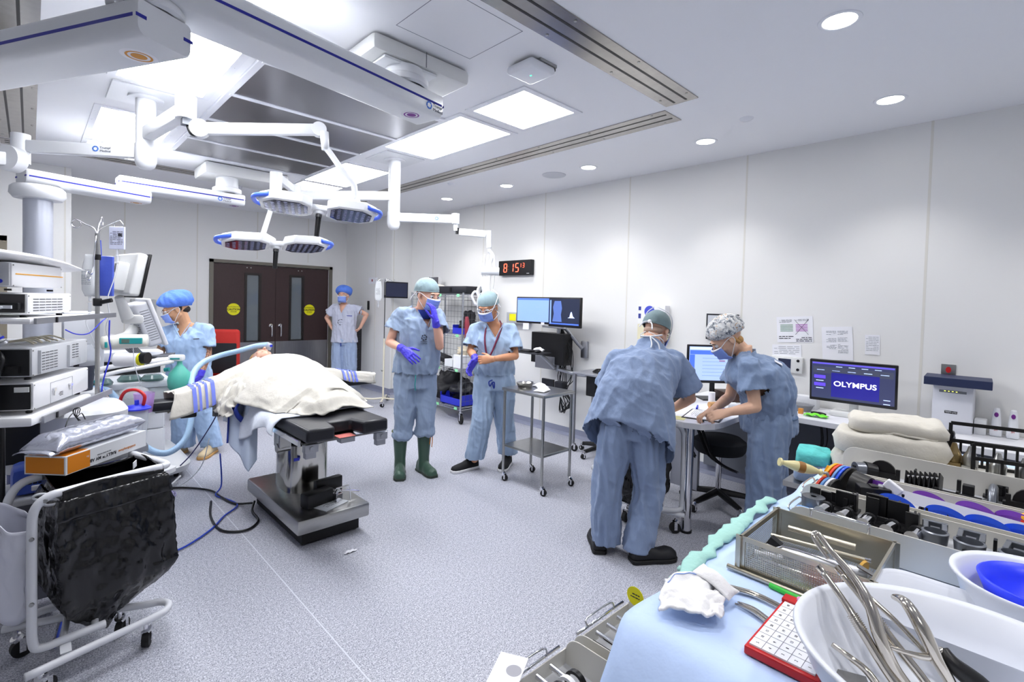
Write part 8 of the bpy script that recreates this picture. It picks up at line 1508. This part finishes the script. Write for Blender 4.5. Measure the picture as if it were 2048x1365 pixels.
towel('folded_towel', 'bottom white folded towel of the stack behind the farthest case', 2.66, .40, .905, .12, .195, .085, TOWEL, 1, .2, GT); towel('folded_towel', 'middle thick white folded towel of the stack', 2.66, .40, .995, .13, .195, .09, TOWEL, 5, .22, GT); towel('folded_towel', 'top crumpled white towel of the stack with a blue stripe edge', 2.67, .38, 1.09,   .115, .165, .055, TOWEL, 9, .25, GT)
g = MB(); g.tube([(2.60, .24, 1.095), (2.56, .36, 1.10), (2.57, .48, 1.105), (2.66, .52, 1.11)], .006, n=6); g.tube([(2.62, .26, 1.125), (2.58, .38, 1.13), (2.60, .50, 1.135)], .007, n=6); crumple(g, .02, 25); part('fold_edge', g, TOWEL, bpy.data.objects['folded_towel.002'], smooth=2)
towel('teal_linen', 'folded teal linen left of the white towel stack', 2.62, .67, .90, .085, .07, .05, M('linen_teal_bright', (90, 190, 188), .9, bump=1, bscale=14, bd=.02), 12, .2); towel('slate_linen', 'folded slate blue linen under the teal one', 2.62, .67, .82, .085, .075, .08, SCRUBD, 14, .2)
g = MB(); g.span((2.50, .60, .79), (2.76, .76, .815)); g.cyl((2.63, .68, 0), (2.63, .68, .79), .02, n=12); g.cyl((2.63, .68, 0), (2.63, .68, .02), .14, n=20); single('linen_stand', g, STEEL, 'small steel stand holding the teal and slate linen', 'stand', (2.63, .68, 0))
# black perforated racks and nozzles
def slot_rack(lb, c, L=.30, h=.13, rz=-1.35):
    T = Thing('slotted_rack', lb, 'rack', c, group='black slotted racks'); c = V(c); R = Matrix.Rotation(rz, 3, 'Z'); g = MB(); P = lambda a, z: c+R @ V((a, 0, 0))+V((0, 0, z))
    for a in (-L/2, L/2): g.box(P(a, h/2), (.012, .005, h), rot=R)
    for z in (h, h*.58, .006): g.box(P(0, z), (L, .005, .014), rot=R)
    n = 9
    for k in range(n): g.box(P(-L/2+L*(k+.5)/n+L/n/2, h*.3), (.008, .005, h*.56), rot=R)
    part('frame', g, KB_, T)
g = MB(); g.span((2.49, -.30, .905), (2.86, .262, .985), .004); single('fitting_tray', g, ALC, 'plain aluminium tray raised under the black slotted racks and nozzles', 'tray', (2.67, -.02, .905))
slot_rack('black slotted rack standing at the back right of the table', (2.76, .06, .985), .30, .17); slot_rack('nearer black slotted rack in front of the first', (2.60, -.05, .985), .36, .13)
for k, (x, y, mm, lb) in enumerate(((2.70, .19, M('brass_tone', (150, 130, 92), .3, .8), 'brass coloured conical nozzle behind the farthest case'), (2.68, .14, STEEL, 'steel conical nozzle beside the brass one'), (2.64, .06, STEEL, 'steel nozzle behind the nearer black rack'), (2.62, -.01, STEELD, 'dull steel nozzle at the right behind the black rack'))): g = MB(); g.lathe([(.001, 0), (.024, 0), (.026, .03), (.021, .042), (.012, .06), (.007, .08), (.001, .08)], (x, y, 1.0), n=24); g.box((x, y, .995), (.06, .045, .02)); single('nozzle', g, mm, lb, 'nozzle', (x, y, .985), smooth=True)
g = MB(); g.box((2.79, .22, 1.04), (.06, .05, .11), bev=.012); g.box((2.77, .22, 1.10), (.04, .05, .03), bev=.01); single('black_holder', g, KB_, 'black ribbed tool holder behind the brass coloured nozzle', 'holder', (2.79, .22, .985), smooth=True)
# basins
PW = M('basin_white', (226, 230, 240), .35, alpha=.96)
T = Thing('wash_basin', 'large white plastic basin holding long steel instruments at the lower right corner', 'basin', (1.08, .04, .905)); g = MB(); g.lathe([(.13, .907), (.17, .925), (.212, .99), (.226, 1.032), (.238, 1.038), (.241, 1.032), (.233, 1.024), (.219, .985), (.175, .915), (.14, .904), (.001, .904)][::-1], (1.085, .04, 0), n=64, sx=.98, sy=1.05); g.lathe([(.001, .909), (.13, .909)], (1.085, .04, 0), n=48); part('bowl', g, PW, T, smooth=2)
T = Thing('blue_lined_bowl', 'white bowl with a bright blue inner bowl at the right edge', 'bowl', (1.56, -.03, .905)); g = MB(); g.lathe([(.001, .907), (.085, .907), (.12, .97), (.135, 1.02), (.148, 1.026), (.149, 1.02), (.138, 1.01), (.125, .96), (.09, .904)], (1.56, -.04, 0), n=56); part('outer_bowl', g, PW, T, smooth=2); g = MB(); g.lathe([(.001, .955), (.07, .958), (.095, .99), (.108, 1.018), (.113, 1.016), (.10, .98), (.075, .95)], (1.58, -.05, 0), n=48); part('inner_bowl', g, M('bowl_blue', (36, 60, 240), .35), T, smooth=2)
g = MB(); g.rings([rrect(1.36, .06, a, b_, .05, z) for a, b_, z in ((.10, .13, .905), (.125, .155, .985), (.132, .162, .99), (.12, .15, .98), (.095, .125, .912))]); single('square_tub', g, PW, 'squarish white tub between the big basin and the bowl', 'tub', (1.36, .06, .905), smooth=True)
g = MB(); g.grid(24, 3, lambda u, v: (1.375-.10*u+.035*v, .115-.22*u, 1.0+.012*math.sin(u*PI)-.012*v)); o = single('count_strip', g, M('strip_paper', (236, 234, 228), .7), 'long white printed paper strip lying over the tub rim', 'paper', (1.35, .03, .99), smooth=2, solid=.001); g = MB(); [g.box((1.385-.10*u, .112-.22*u, 1.0025+.012*math.sin(u*PI)), (.018, .010, .0006), rz=.4) for u in (.12, .26, .4, .54, .7, .84)]; part('printed_mark', g, GTXT, o)
# instruments in the basin
SS = M('polished_steel', (206, 200, 190), .12, 1)
for nm, lb, pts, r in (('steel_elevator', 'straight steel elevator with a textured grip, leftmost in the big basin', [(1.142, .265, 1.075), (1.122, .225, 1.045), (1.105, .19, 1.01), (1.09, .15, .965), (1.077, .108, .93)], [.0045, .0045, .0065, .0055, .006]),
    ('steel_elevator', 'straight steel elevator with a textured grip, second in the big basin', [(1.156, .236, 1.08), (1.144, .2, 1.052), (1.132, .16, 1.012), (1.12, .105, .965), (1.11, .07, .93)], [.005, .0045, .0065, .0055, .006]),
    ('hooked_retractor', 'long hooked steel retractor curving up over the mesh basket', [(1.158, .262, 1.10), (1.169, .292, 1.13), (1.18, .287, 1.136), (1.168, .258, 1.112), (1.148, .215, 1.085), (1.125, .185, 1.055), (1.105, .165, 1.015), (1.10, .14, .97), (1.10, .10, .93)], [.0025, .0035, .004, .0045, .0055, .0075, .0085, .0075, .006]),
    ('thin_rod', 'thin steel rod crossing behind the curved forceps in the basin', [(1.18, .215, 1.055), (1.17, .15, 1.02), (1.16, .085, .97), (1.15, .05, .93)], [.0035, .0035, .0035, .0035]),
    ('curved_forceps', 'large curved steel forceps at the right in the big basin', [(1.215, .162, 1.045), (1.185, .140, 1.055), (1.163, .113, 1.03), (1.155, .09, .99), (1.153, .071, .96), (1.15, .056, .93)], [.004, .007, .009, .008, .007, .007]),
    ('forceps', 'short steel forceps low in the big basin', [(1.091, .234, .97), (1.084, .204, .965), (1.084, .173, .95), (1.052, .131, .925)], [.003, .004, .005, .005]),
    ('cross_arm', 'thin jointed steel arm lying across the basin instruments', [(1.109, .161, 1.0), (1.124, .13, .995), (1.148, .102, .99), (1.175, .084, 1.0)], [.003, .003, .005, .004]),
    ('grip_tool', 'tool with a dark grooved grip at the right of the basin', [(1.178, .084, 1.0), (1.17, .07, .985), (1.176, .04, .965), (1.183, -.004, .935)], [.006, .010, .013, .012])):
    g = MB(); g.tube(pts, [q*1.35 for q in r], n=14, smooth=8); o = single(nm, g, KB_ if 'dark' in lb else SS, lb, 'instrument', pts[0], smooth=2)
    if nm == 'steel_elevator':
        g = MB(); a, c = V(pts[1]), V(pts[2]); [g.cyl(a.lerp(c, .45+.06*k), a.lerp(c, .48+.06*k), .0102, n=12) for k in range(9)]; part('textured_grip', g, SS, o, smooth=True); g = MB(); d = (V(pts[0])-V(pts[1])).normalized(); g.box(V(pts[0])+d*.006, (.022, .006, .014), rot=d.to_track_quat('X', 'Z').to_matrix(), bev=.002); part('flared_tip', g, SS, o, smooth=True)
g = MB(); g.box((1.07, .20, .925), (.05, .06, .012), rz=.4); single('steel_plate', g, STEELD, 'flat dull steel plate under the instruments in the basin', 'plate', (1.07, .20, .91))
# needle counter, pen, gauze, clamps
T = Thing('needle_counter', 'red needle counter box with a white numbered pad', 'needle counter', (1.165, .305, .902)); g = MB(); g.span((1.04, .24, .902), (1.29, .375, .92), .003); g.span((1.262, .24, .92), (1.29, .375, .928)); part('box_body', g, RED, T); g = MB(); g.span((1.05, .25, .92), (1.262, .368, .9235)); pd = part('white_pad', g, PAPER, T); g = MB()
for i in range(1, 8): g.span((1.05+.0265*i, .25, .9236), (1.0508+.0265*i, .368, .924))
for i in range(1, 5): g.span((1.05, .25+.0236*i, .9236), (1.262, .2508+.0236*i, .924))
part('grid_lines', g, GTXT, pd)
for i in range(8):
    for k in range(5): text('pad_number', str(1+k+5*i), .008, (1.063+.0265*i, .262+.0236*k, .9238), (1, .0, 0), (0, 1, 0), INK, pd, depth=.0002)
for x, y, cc, lb in ((1.205, .315, M('needle_pink', (226, 140, 196), .3), 'pink-hubbed clear needle standing in the counter pad'), (1.225, .285, WHITE, 'white-hubbed clear needle standing in the counter pad')): T = Thing('hypodermic_needle', lb, 'needle', (x, y, .923)); g = MB(); g.cyl((x, y, .923), (x-.004, y+.004, .953), .0006, n=5); part('shaft', g, CHROME, T); g = MB(); g.lathe([(.001, .0), (.004, .004), (.006, .022), (.007, .024)], (x-.004, y+.004, .950), n=12); part('hub', g, CLEAR, T, smooth=True); g = MB(); g.cyl((x-.004, y+.004, .972), (x-.004, y+.004, .976), .008, n=12); part('hub_collar', g, cc, T)
g = MB(); g.box((1.245, .275, .934), (.035, .004, .02), rot=Matrix.Rotation(.3, 3, 'X')); single('orange_tab', g, M('orange_plastic'), 'small orange warning tab beside the needle counter', 'tab', (1.245, .275, .924))
g = MB(); g.cyl((1.335, .425, .909), (1.325, .345, .909), .0065, n=12); single('green_pen', g, M('pen_green', (60, 190, 70), .4), 'bright green pen lying below the mesh basket', 'pen', (1.33, .38, .902), smooth=True)
g = MB(); g.cyl((1.345, .535, .911), (1.338, .24, .911), .0065, n=12); single('steel_bar', g, BM, 'plain steel bar lying along the front of the mesh basket', 'rod', (1.34, .4, .904), smooth=True)
for pts, lb in (([(1.225, .555, .908), (1.24, .50, .912), (1.265, .43, .91), (1.255, .35, .909)], 'curved steel clamp above the gauze on the drape'), ([(1.20, .45, .908), (1.195, .41, .911), (1.175, .36, .909)], 'curved steel clamp between the gauze and the needle counter')):
    g = MB(); g.tube(pts, [.003, .0055, .005, .004][:len(pts)], n=10, smooth=6); g.tube([V(p)+V((-.010, .002, 0)) for p in pts], [.0025, .004, .004, .003][:len(pts)], n=8, smooth=6); single('curved_clamp', g, SS, lb, 'clamp', pts[0], smooth=2)
def gz(u, v):
    a, b_, c, d = V((1.13, .60, 0)), V((1.00, .545, 0)), V((1.075, .43, 0)), V((1.225, .475, 0)); p = a.lerp(b_, v).lerp(d.lerp(c, v), u); r = .012+.022*math.sin(u*PI)*(1-.4*v)+.012*noise.noise(V((u*5, v*5, 2)))+ridg(u*2, v*2, 2.5, .02, 3)
    return p+V((.008*math.sin(v*9), .008*math.sin(u*8), .905+max(0, r)))
g = MB(); g.grid(40, 40, gz); o = single('gauze_sponge', g, M('gauze_white', (238, 238, 240), .9, bump=.4, bscale=60), 'crumpled white gauze sponge with a blue thread at the drape corner', 'gauze', (1.11, .52, .903), smooth=2, solid=.006)
g = MB(); g.tube([V(gz(.05+.9*t/14, .14))+V((0, 0, .005)) for t in range(15)], .0012, n=5); part('blue_thread', g, M('thread_blue', (130, 160, 226), .8), o, smooth=2)
g = MB(); g.grid(14, 10, lambda u, v: (1.16+.06*u, .545-.09*v, .955+.018*math.sin(u*4)*math.sin(v*3)-.03*v*v)); part('loose_fold', g, M('gauze_white'), o, smooth=2, solid=.004)
# lower table with two more cases
T = Thing('side_table', 'lower steel stand under the two cases beside the draped table', 'table', (.98, .45, 0)); g = MB(); g.span((.70, .02, .645), (1.30, .79, .665)); part('top', g, STEEL, T)
for x in (.74, 1.26):
    for y in (.06, .74): g = MB(); g.cyl((x, y, 0), (x, y, .645), .015, n=12); part('leg', g, STEEL, T, smooth=True)
for x0, x1, lb in ((1.03, 1.29, 'lower instrument case beneath the gauze corner of the drape'), (.74, 1.0, 'lowest left instrument case with black and white rings')):
    T = case(lb, x0, x1, .10, .80, .668, .745, grp='cases on the lower table'); g = MB(); g.span((x0+.02, .70, .672), (x0+.06, .78, .70)); part('black_block', g, KB_, T)
    for k in range(3): g = MB(); g.cyl((x0+.08+.05*k, .62, .70), (x0+.09+.05*k, .79, .70), .007, n=10); part('steel_rod', g, CHROME, T, smooth=True)
for k in range(3): g = MB(); n = 20; g.rings([[V((.86+.028*k, .70, .715))+V((w_*.3, math.cos(2*PI*j/n)*r, math.sin(2*PI*j/n)*r)) for j in range(n)] for r, w_ in ((.03, -.02), (.03, .02), (.023, .02), (.023, -.02), (.03, -.02))], cap=False); single('trial_ring', g, [KB_, PAPER, KB_][k], ['left black ring in the lowest left case', 'white ring in the lowest left case', 'right black ring in the lowest left case'][k], 'ring', (.86+.028*k, .70, .69), smooth=True)
g = MB(); g.cyl((1.2855, .775, .742), (1.2865, .775, .742), .028, n=28); o = single('yellow_sticker', g, M('sticker_yellow'), 'round yellow sticker on the corner of the lower case', 'sticker', (1.292, .775, .745)); g = MB(); lines(g, (1.285, .79, .748), (0, -1, 0), (0, 0, 1), 2, w=.03, h=.003, gap=.009); part('printed_lines', g, INK, o)
g = MB(); g.box((.79, .80, .752), (.11, .07, .004), rz=.5, bev=.001); o = single('white_card', g, PAPER, 'white card with a grey round mark at the bottom picture edge', 'card', (.79, .80, .75)); g = MB(); g.cyl((.80, .79, .7542), (.80, .79, .7546), .018, n=24); part('grey_mark', g, M('mark_grey', (170, 170, 178), .8), o)
